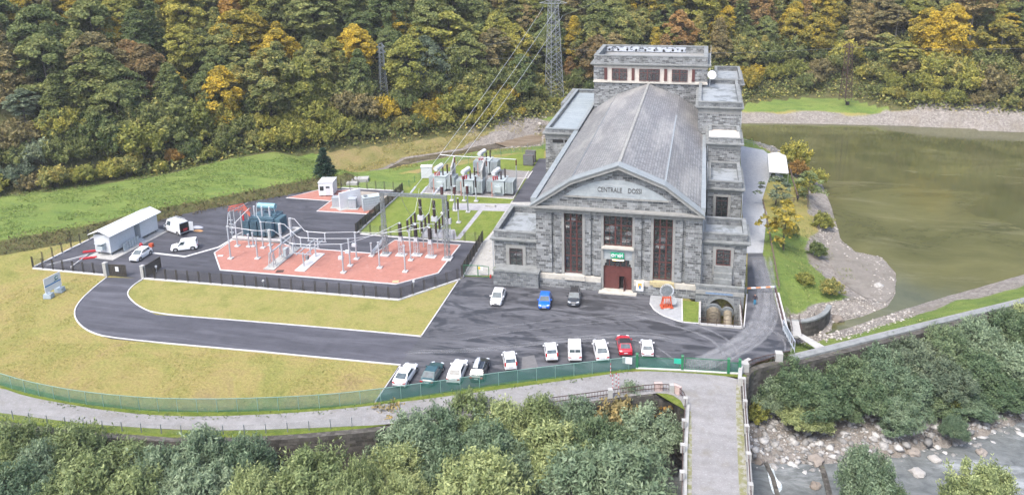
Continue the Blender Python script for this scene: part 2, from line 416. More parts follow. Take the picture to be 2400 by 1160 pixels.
MT['cable'] = plain('cable_alu', (.62, .64, .66), .45, .3, var=0)
MT['cable_dim'] = plain('cable_thin', (.30, .32, .32), .6, .2, var=0)
MT['skin'] = plain('skin', (.48, .28, .2), .6, var=0)
MT['yellow'] = plain('yellow_stone', (.44, .38, .22), .7, var=.2)
# ------------------------------------------------------------------ terrain
def seg_d(px, py, P, close):
    n = len(P); best = np.full(px.shape, 1e9)
    for i in range(n if close else n-1):
        ax, ay = P[i][0], P[i][1]; bx, by = P[(i+1) % n][0], P[(i+1) % n][1]
        dx, dy = bx-ax, by-ay; L = dx*dx+dy*dy+1e-9
        t = np.clip(((px-ax)*dx+(py-ay)*dy)/L, 0, 1)
        best = np.minimum(best, np.hypot(px-ax-t*dx, py-ay-t*dy))
    return best
def inside(px, py, P):
    r = np.zeros(px.shape, bool); n = len(P)
    for i in range(n):
        x0, y0 = P[i-1][0], P[i-1][1]; x1, y1 = P[i][0], P[i][1]
        if y0 == y1: continue
        c = ((y0 > py) != (y1 > py)) & (px < (x1-x0)*(py-y0)/(y1-y0)+x0); r ^= c
    return r
def sdist(px, py, P):
    d = seg_d(px, py, P, True); return np.where(inside(px, py, P), -d, d)
def vnoise(x, y, s, seed=0):
    x = x/s+seed*17.3; y = y/s+seed*9.1; xi = np.floor(x); yi = np.floor(y); fx = x-xi; fy = y-yi
    h = lambda a, b: np.modf(np.sin(a*127.1+b*311.7)*43758.5453)[0] % 1.0
    fx = fx*fx*(3-2*fx); fy = fy*fy*(3-2*fy)
    return (h(xi, yi)*(1-fx)+h(xi+1, yi)*fx)*(1-fy)+(h(xi, yi+1)*(1-fx)+h(xi+1, yi+1)*fx)*fy

Z_RES, Z_RIV, Z_CH = -3.5, -7.0, -2.6
WALL_L = [(-500, 935), (-250, 965), (0, 985), (100, 998), (210, 1010), (400, 1024), (560, 1024), (700, 1016), (850, 1003), (940, 990), (1300, 947), (1530, 916), (1575, 917), (1600, 930), (1609, 952)]
WALL_R = [(1738, 905), (1739, 880), (1748, 865), (1775, 853), (1850, 838), (1862, 845), (2400, 712), (2900, 580), (3600, 395)]
RF = pts(WALL_L)+[]+pts(WALL_R)+[Vector((260, 40, 0)), Vector((-260, 30, 0))]
RES = pts([(1868, 792), (1890, 787), (1935, 784), (1990, 768), (2050, 747), (2110, 728), (2200, 700), (2300, 672), (2400, 643), (2900, 520), (3600, 330), (3000, 308), (2400, 300), (2200, 296), (2000, 293), (1900, 290), (1740, 289), (1600, 300), (1600, 322), (1745, 330), (1815, 345), (1880, 385), (1925, 430), (1950, 490), (1968, 560), (2005, 590), (2065, 602), (2100, 640), (2098, 690), (2080, 718), (2020, 742), (1952, 757), (1946, 775), (1900, 789)], Z_RES)
CHAN = pts([(1300, 300), (1150, 312), (1010, 335), (880, 358), (800, 372), (755, 378), (800, 402), (850, 408), (900, 402), (1000, 382), (1100, 362), (1300, 345), (1500, 345), (1500, 300)], Z_CH)
STREAM = pts([(1300, 320), (1180, 326), (1080, 352), (1000, 364), (950, 372), (905, 396), (865, 404), (895, 408), (935, 398), (965, 382), (1080, 362), (1180, 346), (1300, 337)], Z_CH)
MEADOW = pts([(-500, 628), (0, 560), (200, 525), (400, 480), (600, 441), (740, 414), (812, 404), (750, 352), (700, 340), (520, 370), (380, 404), (180, 433), (0, 455), (-500, 510)], 1.9)
MUD = pts([(1955, 540), (1985, 590), (2060, 602), (2098, 640), (2097, 690), (2070, 715), (2010, 690), (1960, 650), (1940, 600)], -3.4)
YARD = pts([(-300, 800), (75, 620), (220, 555), (480, 488), (720, 446), (800, 438), (945, 448), (1000, 420), (1275, 346), (1275, 300), (1400, 240), (1700, 210), (1745, 350), (1795, 385), (1800, 420), (1805, 470), (1832, 640), (1850, 780), (1862, 845), (1850, 850), (1739, 880), (1739, 905), (1700, 940), (1620, 940), (1530, 910), (940, 985), (700, 1010), (400, 1018), (0, 980)])
FOOT = pts([(-900, 540), (-300, 485), (0, 457), (180, 434), (380, 404), (520, 370), (700, 340), (830, 326), (980, 306), (1150, 285), (1290, 252), (1400, 244), (1560, 236), (1740, 226), (1900, 211), (2000, 216), (2080, 235), (2230, 246), (2400, 252), (2800, 276), (3600, 320)], 2.0)
PIT = [(0.9, 99.8), (6.35, 99.8), (6.35, 106.8), (0.9, 106.8)]
SLUICE = pts([(1836, 742), (1856, 742), (1866, 775), (1842, 778)])
def terrain(X, Y):
    h = np.zeros(X.shape)
    dm = sdist(X, Y, MEADOW); h = np.maximum(h, 1.9*np.clip(1-np.maximum(dm, 0)/2.8, 0, 1)+np.where(dm < 0, np.minimum(-dm, 12)*.04, 0))
    dr = np.minimum(sdist(X, Y, RES), np.maximum(sdist(X, Y, MUD), .25)); n1 = vnoise(X, Y, 4, 1)-.5
    bank = np.where(dr < 0, Z_RES-np.minimum(1.5, .12*-dr)-.05, Z_RES+np.maximum(0, dr)*.33+n1*.5*np.clip(dr/3, 0, 1))
    h = np.where(dr < 40, np.minimum(h, bank), h)
    dc = sdist(X, Y, CHAN); bank2 = np.where(dc < 0, Z_CH+.25*(vnoise(X, Y, 5, 2)-.3), Z_CH+dc*.4)
    ds = sdist(X, Y, STREAM); bank2 = np.where(ds < 0, Z_CH-.35, bank2)
    h = np.where((dc < 25) & (dr > 1), np.minimum(h, bank2), h)
    dy = sdist(X, Y, YARD); h = np.where(dy < 0, -.05, h)
    df = seg_d(X, Y, FOOT, False)
    fp = [tuple(p)[:2] for p in FOOT]+[(500, 700), (-700, 700)]
    df = np.where(inside(X, Y, fp), df, -df)
    big = 9*(vnoise(X, Y, 34, 3)-.5)*np.clip(df/25, 0, 1)+2.2*(vnoise(X, Y, 9, 4)-.5)*np.clip(df/8, 0, 1)
    hill = 1.2+.64*df+big
    h = np.where(df > -6, np.maximum(h, np.where(df > 0, hill, 1.2+df*.5)), h)
    d2 = sdist(X, Y, RF)
    bed = Z_RIV+.35+(vnoise(X, Y, 3, 5)-.5)*.9+(vnoise(X, Y, 12, 6)-.5)*.8
    h = np.where(d2 < 1.0, bed, h)
    rw = sdist(X, Y, RWATER); h = np.where((d2 < 1.0) & (rw < 0), np.minimum(h, Z_RIV-.12-np.minimum(.5, -rw*.1)+np.maximum(0, vnoise(X, Y, 2.2, 8)-.78)*1.6), h)
    h = np.where(seg_d(X, Y, [(p[0], p[1]) for p in PIT], True) < 1.2, -3.4, h); h = np.where(inside(X, Y, PIT), -3.4, h)
    h = np.where(sdist(X, Y, SLUICE) < .4, -3.2, h)
    return h
RWATER = pts([(1700, 1086), (1762, 1082), (1800, 1078), (1900, 1088), (2050, 1080), (2150, 1050), (2260, 1034), (2330, 1005), (2400, 985), (2900, 900), (3400, 1500), (1500, 1600), (1500, 1200), (1560, 1130), (1602, 1075)], Z_RIV)
def ground_z(x, y):
    return float(terrain(np.array([x], float), np.array([y], float))[0])

gx = np.concatenate([np.arange(-330, -130, 4.0), np.arange(-130, 130, 1.0), np.arange(130, 331, 4.0)])
gy = np.concatenate([np.arange(20, 50, 3.0), np.arange(50, 225, 1.0), np.arange(225, 290, 2.5), np.arange(290, 480, 8.0)])
GX, GY = np.meshgrid(gx, gy); GZ = terrain(GX, GY)
ny, nx = GX.shape
me = bpy.data.meshes.new('ground')
idx = np.arange(nx*ny).reshape(ny, nx)
q = np.stack([idx[:-1, :-1], idx[:-1, 1:], idx[1:, 1:], idx[1:, :-1]], -1).reshape(-1, 4)
me.from_pydata(np.stack([GX, GY, GZ], -1).reshape(-1, 3).tolist(), [], q.tolist())
me.polygons.foreach_set('use_smooth', [True]*len(me.polygons))
# what covers the ground: r = stones, g = lush grass, b = forest floor, a = dry yellow grass
dr = np.minimum(sdist(GX, GY, RES), np.maximum(sdist(GX, GY, MUD), .2)); dc = sdist(GX, GY, CHAN); d2 = sdist(GX, GY, RF); dm = sdist(GX, GY, MEADOW)
fp = [tuple(p)[:2] for p in FOOT]+[(500, 700), (-700, 700)]; dfo = np.where(inside(GX, GY, fp), 1, -1)*seg_d(GX, GY, FOOT, False)
nz = vnoise(GX, GY, 5, 11)-.5
far = np.clip((GY-150)/20, 0, 1); near_r = np.clip((GX-18)/6, 0, 1)*(GY < 150)
wst = np.where(GY > 150, 6.0, np.where((GX > 17) & (GY < 112), 3.4, 4.2))
R_ = np.clip((wst+nz*2.4-dr)/1.2, 0, 1)
R_ = np.maximum(R_, np.clip((1.0-d2)/.5, 0, 1))
chan_st = np.clip((GX+66)/14+nz*1.2, 0, 1)*np.clip((2.0-dc)/2+nz, 0, 1); R_ = np.maximum(R_, chan_st*(GX < 8))
ds = sdist(GX, GY, STREAM); R_ = np.maximum(R_, np.clip((1.6-ds)/1.0, 0, 1))
G_ = np.clip((1.0-dm)/1.0, 0, 1)
G_ = np.maximum(G_, np.clip((12-dc)/2, 0, 1)*(dc > 0.8)*(dfo < 0)*(GX < 0)); G_ = np.maximum(G_, ((GX > 9) & (GY < 140) & (d2 > 0))*.75)
G_ = np.maximum(G_, np.clip((dr-5.5)/1.5, 0, 1)*(dfo < 2)*(GX > 4)*(GY > 165))
G_ = np.maximum(G_, inside(GX, GY, [tuple(p) for p in pts([(795, 438), (945, 450), (1010, 404), (930, 408), (830, 404)])])*1.0)
F_ = np.clip((dfo+1.5)/2, 0, 1); F_ = np.maximum(F_, np.clip((-dfo+2.5)/1, 0, 1)*(dfo > -2.5))
strip = np.clip(1.8-np.abs(dm-1.9)/1.3, 0, 1)*(GX < -36)*(GY < 152); F_ = np.maximum(F_, strip*.9)
D_ = np.clip(1.0-dc/2, 0, 1)*(1-chan_st)
ca = me.color_attributes.new('cover', 'FLOAT_COLOR', 'POINT')
ca.data.foreach_set('color', np.stack([R_, G_, F_, D_], -1).astype('f').ravel())
def ground_mat():
    m, t, p = new_mat('terrain'); g = NG(t); co = g.coord()
    at_ = g.n('VertexColor'); at_.layer_name = 'cover'; sp = g.n('SeparateColor'); g.L(at_.outputs[0], sp.inputs[0])
    dry = g.ramp(g.noise(co, .11, 9, .74, .6), [(.30, (.18, .195, .052)), (.44, (.255, .245, .078)), (.55, (.30, .255, .095)), (.66, (.27, .21, .10)), (.8, (.20, .15, .09))])
    lush = g.ramp(g.noise(g.scale(co, (.10, .26, .3)), 1, 9, .75, .6), [(.28, (.085, .14, .040)), (.45, (.135, .20, .048)), (.6, (.18, .235, .06)), (.75, (.12, .17, .055))])
    yel = g.ramp(g.noise(co, .16, 9, .75, .6), [(.3, (.12, .14, .04)), (.48, (.21, .19, .075)), (.62, (.26, .205, .10)), (.75, (.15, .12, .075))])
    st = g.noise(co, 2.4, 6, .8); st2 = g.n('TexVoronoi'); g.L(co, st2.inputs['Vector']); st2.inputs['Scale'].default_value = 2.1
    stone = g.ramp(st, [(.3, (.11, .10, .088)), (.5, (.225, .205, .185)), (.66, (.38, .36, .33))]); stone = g.mix(.5, stone, g.ramp(st2.outputs['Color'], [(.0, (.12, .11, .095)), (1, (.42, .39, .36))]))
    stone = g.mix(g.math('MULTIPLY', g.step(g.noise(co, .2, 5, .6), .5, .65), .55), stone, (.20, .175, .14))
    flo = g.ramp(g.noise(co, .6, 8, .75, .4), [(.25, (.045, .052, .022)), (.5, (.10, .105, .042)), (.75, (.16, .125, .06))])
    lush = g.mix(g.math('MULTIPLY', g.step(g.noise(g.scale(co, (.25, .7, 1)), 1, 8, .8, .5), .52, .66), .75), lush, (.065, .10, .035)); lush = g.mix(g.math('MULTIPLY', g.step(g.noise(co, .09, 6, .7, .8), .5, .66), .5), lush, (.19, .22, .06))
    f = g.noise(co, 6, 6, .8)
    br = g.noise(co, 1.0, 6, .8); br = g.math('MULTIPLY', g.math('SUBTRACT', br, .5), .9)
    def mk(s): return g.step(g.math('ADD', s, br), .35, .65)
    c = g.mix(mk(sp.outputs[1]), dry, lush); c = g.mix(mk(at_.outputs[1]), c, yel)
    c = g.mix(mk(sp.outputs[2]), c, flo); c = g.mix(mk(sp.outputs[0]), c, stone)
    c = g.mix(.4, c, g.ramp(f, [(.3, (.1, .1, .1)), (.7, (.9, .9, .9))]), 'OVERLAY')
    g.L(c, p.inputs['Base Color']); p.inputs['Roughness'].default_value = .95; p.inputs['Specular IOR Level'].default_value = .12
    g.bump(g.math('ADD', f, g.math('MULTIPLY', st2.outputs['Distance'], .8)), 1, .14, p)
    return m
MT['ground'] = ground_mat(); me.materials.append(MT['ground'])
go = bpy.data.objects.new('ground', me); COL.objects.link(go); tag(go, kind='structure')

# ------------------------------------------------------------------ water
def water_mat(name, deep, shallow, scum_sheen=None, wave=.02, wscale=3.0, rough=.08, sc=.05):
    m, t, p = new_mat(name); g = NG(t); co = g.coord()
    c = g.ramp(g.noise(g.scale(co, (sc, sc*1.6, 1)), 1, 8, .68, .7), [(.3, deep), (.68, shallow)])
    if scum_sheen:
        f = g.noise(g.scale(co, (.045, .16, 1), (0, 0, .12)), 1, 7, .7, .9); c = g.mix(g.math('MULTIPLY', g.step(f, .54, .66), scum_sheen[1]), c, scum_sheen[0])  # scum, riffles and pale reflections painted into the water colour as streaks
    g.L(c, p.inputs['Base Color']); p.inputs['Roughness'].default_value = rough; p.inputs['IOR'].default_value = 1.33
    g.bump(g.noise(g.scale(co, (1, 1.8, 1)), wscale, 4, .6), .35, wave, p)
    return m
sheet('reservoir_water', RES, Z_RES, water_mat('reservoir', (.044, .050, .020), (.130, .128, .056), ((.20, .19, .12), .4), .012, 1.2, .07, .035))
sheet('river_water', RWATER, Z_RIV, water_mat('river', (.085, .095, .095), (.20, .215, .215), ((.42, .45, .465), .65), .40, 3.6, .12, .45))
sheet('stream_water', STREAM, Z_CH-.08, water_mat('stream', (.050, .042, .030), (.105, .090, .065), ((.20, .18, .145), .6), .03, 3, .12, .2))
sheet('mud_shallows', pts([(1300, 318), (1200, 316), (1140, 330), (1190, 346), (1300, 338)], Z_CH), Z_CH+.12, blotch('wet_mud', (.17, .13, .09), [((.12, .6, 1), .5, .62, (.27, .23, .18), .8), ((.2, .5, 1), .55, .7, (.10, .075, .05), .8)], rough=.4))
sheet('foam', smooth_line(pts([(1797, 1090), (1812, 1092), (1818, 1120), (1834, 1135), (1832, 1150), (1814, 1162), (1806, 1140), (1800, 1115)], Z_RIV), 2, True), Z_RIV+.03,
      blotch('white_water', (.70, .76, .80), [(2.5, .45, .6, (.22, .28, .30), .7)], bump=.1, bscale=5))
sheet('mud_flat', smooth_line(MUD, 1, True), Z_RES+.17,
      blotch('wet_silt', (.215, .195, .17), [((.5, .2, 1), .5, .7, (.15, .135, .11), .8), (.5, .58, .7, (.11, .09, .055), .7), ((.25, .9, 1), .55, .65, (.27, .25, .22), .7)], rough=.4))

# ------------------------------------------------------------------ paved and planted areas
yard = pts([(878, 942), (936, 854), (988, 788), (1071, 662), (1085, 648), (1150, 650), (1160, 640), (1500, 640), (1640, 660), (1700, 650), (1752, 592), (1786, 590), (1800, 640), (1835, 775), (1852, 790), (1852, 822), (1775, 848), (1738, 872), (1490, 862), (1200, 893)])
drive = smooth_line(pts([(249, 650), (214, 678), (186, 705), (172, 728), (176, 752), (205, 778), (262, 794)]), 2)+pts([(600, 824), (938, 856), (988, 790), (870, 778), (600, 755), (366, 737)])+smooth_line(pts([(366, 737), (325, 720), (300, 698), (297, 684), (312, 668), (337, 652)]), 2)
compound = pts([(78, 628), (245, 645), (337, 653), (935, 703), (1078, 654), (1131, 568), (838, 545), (946, 447), (800, 440), (722, 448), (482, 491), (370, 509), (222, 556)])
sheet('asphalt_compound', compound, 0.0, MT['asphalt_new'])
sheet('asphalt_drive', drive, 0.004, MT['asphalt_drive'])
PITH = [(0.6, 99.6), (6.5, 99.5), (6.5, 107), (0.6, 107)]
# the yard is laid in two pieces so that the pit before the arch stays open
rim = pts([(1525, 690), (1522, 712), (1532, 727), (1550, 739), (1575, 749), (1598, 756), (1640, 759), (1745, 767), (1752, 690)])
yl = pts([(878, 942), (936, 854), (988, 788), (1071, 662), (1085, 648), (1150, 650), (1160, 640), (1500, 660), (1530, 680)])+rim[:7]+rim[7:]+pts([(1752, 592), (1786, 590), (1800, 640), (1835, 775), (1852, 790), (1852, 822), (1775, 848), (1738, 872), (1490, 862), (1200, 893)])
sheet('asphalt_yard', yl, 0.008, MT['asphalt'])
sheet('gravel_road', pts([(1747, 593), (1788, 593), (1798, 500), (1786, 470), (1798, 430), (1812, 400), (1812, 372), (1790, 352), (1735, 342), (1737, 420), (1740, 500)]), 0.012, MT['gravel_road'])
lawn = smooth_line(pts([(339, 655), (303, 674), (299, 692), (324, 718), (366, 735)]), 2)+pts([(600, 753), (870, 776), (986, 787), (1068, 662), (935, 705)])
sheet('lawn_triangle', lawn, 0.006, MT['dry_lawn'])
inner = pts([(842, 546), (945, 449), (1005, 402), (1275, 348), (1275, 380), (1205, 468), (1186, 500), (1132, 567)])
sheet('lawn_inner', inner, 0.006, MT['green_lawn'])
sheet('alley', pts([(1200, 474), (1263, 372), (1290, 372), (1290, 420), (1255, 474)]), 0.012, MT['asphalt_drive'])
sheet('forecourt_slab', pts([(1131, 567), (1152, 545), (1200, 470), (1262, 474), (1170, 645), (1085, 645)]), 0.010, MT['concrete'])
sheet('cross_path', pts([(1062, 476), (1210, 478), (1203, 496), (1060, 492)]), 0.014, MT['pavers'])
sheet('diagonal_path', pts([(1068, 560), (1078, 561), (1138, 486), (1128, 485)]), 0.018, MT['pavers'])
sheet('front_path', pts([(1000, 536), (1066, 538), (1072, 562), (985, 556)]), 0.014, MT['pavers'])
sheet('red_pad', pts([(501, 593), (515, 634), (928, 667), (1028, 641), (1080, 574), (925, 563), (878, 594), (690, 580), (650, 566), (545, 563)]), 0.06, MT['red_pad'])
sheet('red_pad_back', pts([(673, 464), (744, 447), (790, 445), (818, 446), (800, 468), (772, 471)]), 0.06, MT['red_pad'])
sheet('red_pad_kiosk', pts([(744, 495), (777, 471), (840, 476), (905, 478), (868, 502)]), 0.06, MT['red_pad'])
sheet('waste_gravel', pts([(818, 446), (935, 455), (905, 478), (840, 476), (805, 468)]), 0.02, blotch('dusty_gravel', (.32, .29, .25), [(1.2, .5, .7, (.22, .2, .12), .7), (3, .55, .7, (.45, .43, .4), .6)]))
path_up = [(-500, 860), (-200, 885), (0, 907), (60, 928), (150, 945), (240, 960), (350, 972), (480, 976), (700, 967), (900, 947), (1200, 908), (1400, 880), (1490, 868), (1600, 872), (1735, 884), (1736, 905)]
path_lo = [(1606, 960), (1596, 938), (1572, 922), (1530, 920), (1300, 951), (940, 993), (700, 1003), (560, 1008), (400, 1006), (210, 993), (100, 980), (0, 966), (-200, 945), (-500, 915)]
sheet('verge', pts(path_up)+[at(1750, 880), at(1738, 872), at(1490, 862), at(1200, 893), at(878, 942)]+pts([(700, 955), (480, 962), (350, 958), (240, 945), (150, 930), (60, 908), (0, 895), (-200, 870), (-500, 845)]), -0.02, MT['verge'])
sheet('wall_verge', pts(path_lo)+pts([(-500, 935), (-250, 965), (0, 985), (100, 998), (210, 1010), (400, 1024), (560, 1024), (700, 1016), (850, 1003), (940, 990), (1300, 947), (1530, 916)]), -0.024, MT['verge'])
sheet('gravel_path', smooth_line(pts(path_up), 1)+[at(1739, 960), Vector((6.3, 22, 0)), Vector((-.5, 22, 0)), at(1606, 960)]+smooth_line(pts(path_lo[1:]), 1), -0.012, MT['gravel'])
for poly in ([(1612, 960), (1622, 960), (1621, 1240), (1604, 1240)], [(1722, 900), (1737, 900), (1757, 1240), (1736, 1240)]):
    sheet('bridge_verge', smooth_line(pts(poly), 1, True), -0.006, blotch('patchy_grass', (.20, .20, .10), [(1.5, .45, .6, (.33, .325, .31), .9), (.6, .5, .7, (.12, .15, .04), .5)]))
sheet('grass_patch', pts([(1596, 704), (1640, 708), (1640, 757), (1597, 755)]), 0.03, MT['green_lawn'])
sheet('monument_slab', rim[:6]+pts([(1597, 700), (1530, 688)]), 0.04, blotch('stone_slab', (.33, .345, .36), [(.7, .5, .7, (.24, .25, .26), .6), (2.5, .55, .7, (.42, .44, .46), .5)]))
sheet('basin_path', pts([(1858, 780), (1880, 782), (1936, 813), (1918, 821)]), 0.02, MT['concrete'])
sheet('ballast_bed', pts([(985, 453), (1203, 467), (1228, 420), (1238, 402), (1150, 395), (1100, 408), (1015, 424)]), 0.02, MT['ballast'])
sheet('ballast_small', pts([(1211, 419), (1238, 419), (1249, 402), (1222, 401)]), 0.028, MT['ballast'])
# dust carried by tyres across the yard: two wheel tracks from the side road round to the gate
def dust_mat():
    m, t, p = new_mat('tyre_dust'); g = NG(t); uv = g.coord('UV'); co = g.coord()
    p.inputs['Base Color'].default_value = (.34, .35, .37, 1); p.inputs['Roughness'].default_value = .9
    f = g.noise(g.scale(co, (.7, .7, 1)), 1, 7, .75, .5); s = g.n('SeparateXYZ'); g.L(uv, s.inputs[0])
    e = g.math('SUBTRACT', 1.0, g.math('ABSOLUTE', g.math('SUBTRACT', g.math('MULTIPLY', s.outputs[1], 2), 1.0)))
    ends = g.math('MULTIPLY', g.step(s.outputs[0], 0, .12), g.step(g.math('SUBTRACT', 1.0, s.outputs[0]), 0, .2))
    a = g.math('MULTIPLY', g.math('MULTIPLY', g.step(e, 0, .8), g.step(f, .22, .7)), ends); g.L(g.math('MULTIPLY', a, .5), p.inputs['Alpha'])
    return m
MT['dust'] = dust_mat()
def track(P, w, z):
    P = smooth_line(P, 3); n = len(P); vs = []; fs = []; uv = []
    for i in range(n):
        t = (P[min(i+1, n-1)]-P[max(i-1, 0)]).normalized(); nn = Vector((-t.y, t.x, 0))
        vs += [P[i]-nn*w/2, P[i]+nn*w/2]
        if i: fs.append((2*i-2, 2*i, 2*i+1, 2*i-1)); uv += [((i-1)/(n-1), 0), (i/(n-1), 0), (i/(n-1), 1), ((i-1)/(n-1), 1)]
    o = MB().add([(v.x, v.y, z) for v in vs], fs).build('road_dust', MT['dust'])
    for k, c in enumerate(uv): o.data.uv_layers[0].data[k].uv = c
    tag(o, kind='structure')
rt_ = random.Random(8); zt = [.014]
def tracks(px, n, spread, w0, w1):
    P = pts(px)
    for k in range(n):
        o = rt_.gauss(0, spread); Q = []
        for i in range(len(P)):
            t_ = (P[min(i+1, len(P)-1)]-P[max(i-1, 0)]).normalized(); Q.append(P[i]+Vector((-t_.y, t_.x, 0))*(o+rt_.gauss(0, .18)))
        zt[0] += .0012; track(Q, rt_.uniform(w0, w1), zt[0])
tracks([(1776, 600), (1784, 650), (1792, 700), (1782, 752), (1742, 792), (1688, 825), (1630, 850), (1598, 868)], 5, .5, .5, 1.5)
tracks([(1793, 600), (1801, 650), (1810, 705), (1804, 760), (1770, 800), (1715, 832), (1660, 855), (1625, 870)], 5, .5, .5, 1.4)
tracks([(1480, 745), (1560, 760), (1640, 790), (1680, 815), (1690, 850)], 2, 1.2, .2, .7)
tracks([(1060, 800), (1200, 778), (1400, 758), (1560, 748)], 2, 1.3, .15, .3)
tracks([(950, 820), (1120, 815), (1300, 795), (1500, 775), (1620, 800)], 3, 1.8, .2, .5)
tracks([(1240, 790), (1400, 785), (1520, 800), (1600, 850)], 2, 1.0, .2, .5)
tracks([(1800, 770), (1835, 790), (1848, 806), (1846, 826)], 2, .3, .2, .4)
sheet('asphalt_patch', pts([(1224, 836), (1252, 832), (1262, 862), (1222, 866)]), .0125, blotch('worn_asphalt', (.15, .15, .155), [(.8, .5, .7, (.2, .2, .2), .6)]))
# kerbs: pale concrete edging round drive, compound and lawns
kb = MB()
def kerb(P, w=.16, h=.10, it=0, close=False, z=0.0):
    P = [Vector((p.x, p.y, z)) for p in P]; P = smooth_line(P, it, close) if it else P
    kb.ribbon(P, w, -.05, h, close)
kerb(pts([(249, 650), (214, 678), (186, 705), (172, 728), (176, 752), (205, 778), (262, 794), (600, 824)]), it=2); kerb(pts([(600, 824), (938, 856), (878, 942)]))
kerb(pts([(337, 652), (312, 668), (297, 684), (300, 698), (325, 720), (366, 737), (600, 755), (870, 778), (988, 789)]), it=2)
kerb(pts([(988, 789), (1074, 660)]))
for P in ([(501, 593), (515, 634), (928, 667), (1028, 641), (1080, 574), (925, 563), (878, 594), (690, 580), (650, 566), (545, 563)], [(744, 495), (777, 471), (905, 478), (868, 502)], [(673, 464), (744, 447), (818, 446), (800, 468), (772, 471)]):
    kerb(pts(P), w=.2, close=True)
kerb(pts([(354, 594), (433, 603), (515, 580), (548, 560)]), w=.5, h=.03)
kerb(rim[1:8], it=1); kerb(rim[7:9])
kerb(pts([(1597, 700), (1598, 756)])); kerb(pts([(985, 453), (1203, 467), (1240, 402)]), h=.14); kerb(pts([(1211, 419), (1238, 419), (1249, 402)]), h=.14)
kb.build('kerb', MT['kerb'], fix=True)["kind"] = 'structure'
# ------------------------------------------------------------------ the power station
B = thing('power_station', 'grey rough-stone power station with long slate hall roof and flat-topped tower at the rear', 'building', (0, 0, 0))
def P_(name, mb, mat, parent=B, label=None, fix=False):
    o = mb.build(name, MT[mat] if isinstance(mat, str) else mat, parent, fix=fix)
    if label: o['label'] = label
    return o
HX0, HX1, HY, HB, HC = -24.1, 0.7, 107.6, 168.0, -11.65
# front wall in two skins: recessed background wall and the piers standing proud of it
back = MB(); piers = MB(); jamb = MB()
openings = [(-19.75, -16.95, 2.3, 12.1), (-13.72, -9.42, 0.2, 12.1), (-6.3, -3.5, 2.3, 12.1)]
def wall_open(mb, x0, x1, z0, z1, y0, y1, ops):
    xs = sorted({x0, x1, *[o[0] for o in ops], *[o[1] for o in ops]}); 
    for a, b in zip(xs[:-1], xs[1:]):
        hit = [o for o in ops if o[0] <= a+1e-6 and o[1] >= b-1e-6]
        if not hit: mb.box(a, b, y0, y1, z0, z1)
        else:
            zz = z0
            for o in sorted(hit, key=lambda o: o[2]):
                if o[2] > zz+.01: mb.box(a, b, y0, y1, zz, o[2])
                zz = o[3]
            if zz < z1-.01: mb.box(a, b, y0, y1, zz, z1)
wall_open(back, HX0, HX1, 0, 13.0, 107.95, 108.6, openings)
for xc in (-21.45, -15.45, -7.85, -1.8): pass
groove = [-21.45, -15.45, -7.85, -1.85]; gw = .22
edges = [HX0-.02]+[e for gxx in groove for e in (gxx-gw, gxx+gw)]+[HX1+.02]
for i in range(0, len(edges), 2):
    ops = [(o[0]-.38, o[1]+.38, o[2]-.02, 12.6) for o in openings]
    a, b = edges[i], edges[i+1]
    for o in ops:
        if o[0] < a < o[1]: a = o[1]
        if o[0] < b < o[1]: b = o[0]
    mid = [o for o in ops if a < o[0] and o[1] < b]
    for x0_, x1_ in ([(a, mid[0][0]), (mid[0][1], b)] if mid else [(a, b)]): P_('stone_pier', MB().box(x0_, x1_, HY, 107.95, 2.25, 12.1), 'stone')
P_('hall_front_wall', back, 'stone')
for i, o in enumerate(openings):
    jb = MB(); zb = .25 if i == 1 else 2.1
    for x0, x1 in ((o[0]-.38, o[0]), (o[1], o[1]+.38)): jb.box(x0, x1, HY-.04, 108.2, zb, 12.12)
    jb.box(o[0]-.38, o[1]+.38, HY-.06, 108.2, 12.12, 12.5) if False else None
    P_('window_surround', jb, 'trim')
lint = MB().box(HX0-.05, HX1+.05, HY-.08, 108.3, 12.12, 12.78); P_('lintel_band', lint, 'trim')
cor = MB().box(HX0-.9, HX1+.25, HY-.85, 108.5, 12.95, 13.22).box(HX0-.7, HX1+.15, HY-.6, 108.5, 12.79, 12.949)
for xx in (-22.9, -18.35, -15.9, -15.0, -8.3, -7.4, -5.0, -2.4): cor.box(xx-.22, xx+.22, HY-.42, HY-.082, 12.45, 12.785)
P_('front_cornice', cor, 'trim')
# base: plinth of dark rubble below a pale band, broken by the door
for x0, x1 in ((HX0+.4, -14.1), (-9.05, HX1)):
    P_('plinth', MB().box(x0-.1, x1, HY-.45, 108.2, 0, 1.35), 'stone')
    P_('base_band', MB().box(x0, x1, HY-.3, 108.2, 1.352, 2.1), 'trim_light')
pass
for a, b in ((-20.15, -16.55), (-6.7, -3.1)):
    P_('window_sill', MB().box(a, b, HY-.55, 107.9, 1.75, 2.22).box(a+.5, b+.1, HY-.62, 107.5, 1.5, 1.7), 'yellow' if a > -10 else 'trim_light')
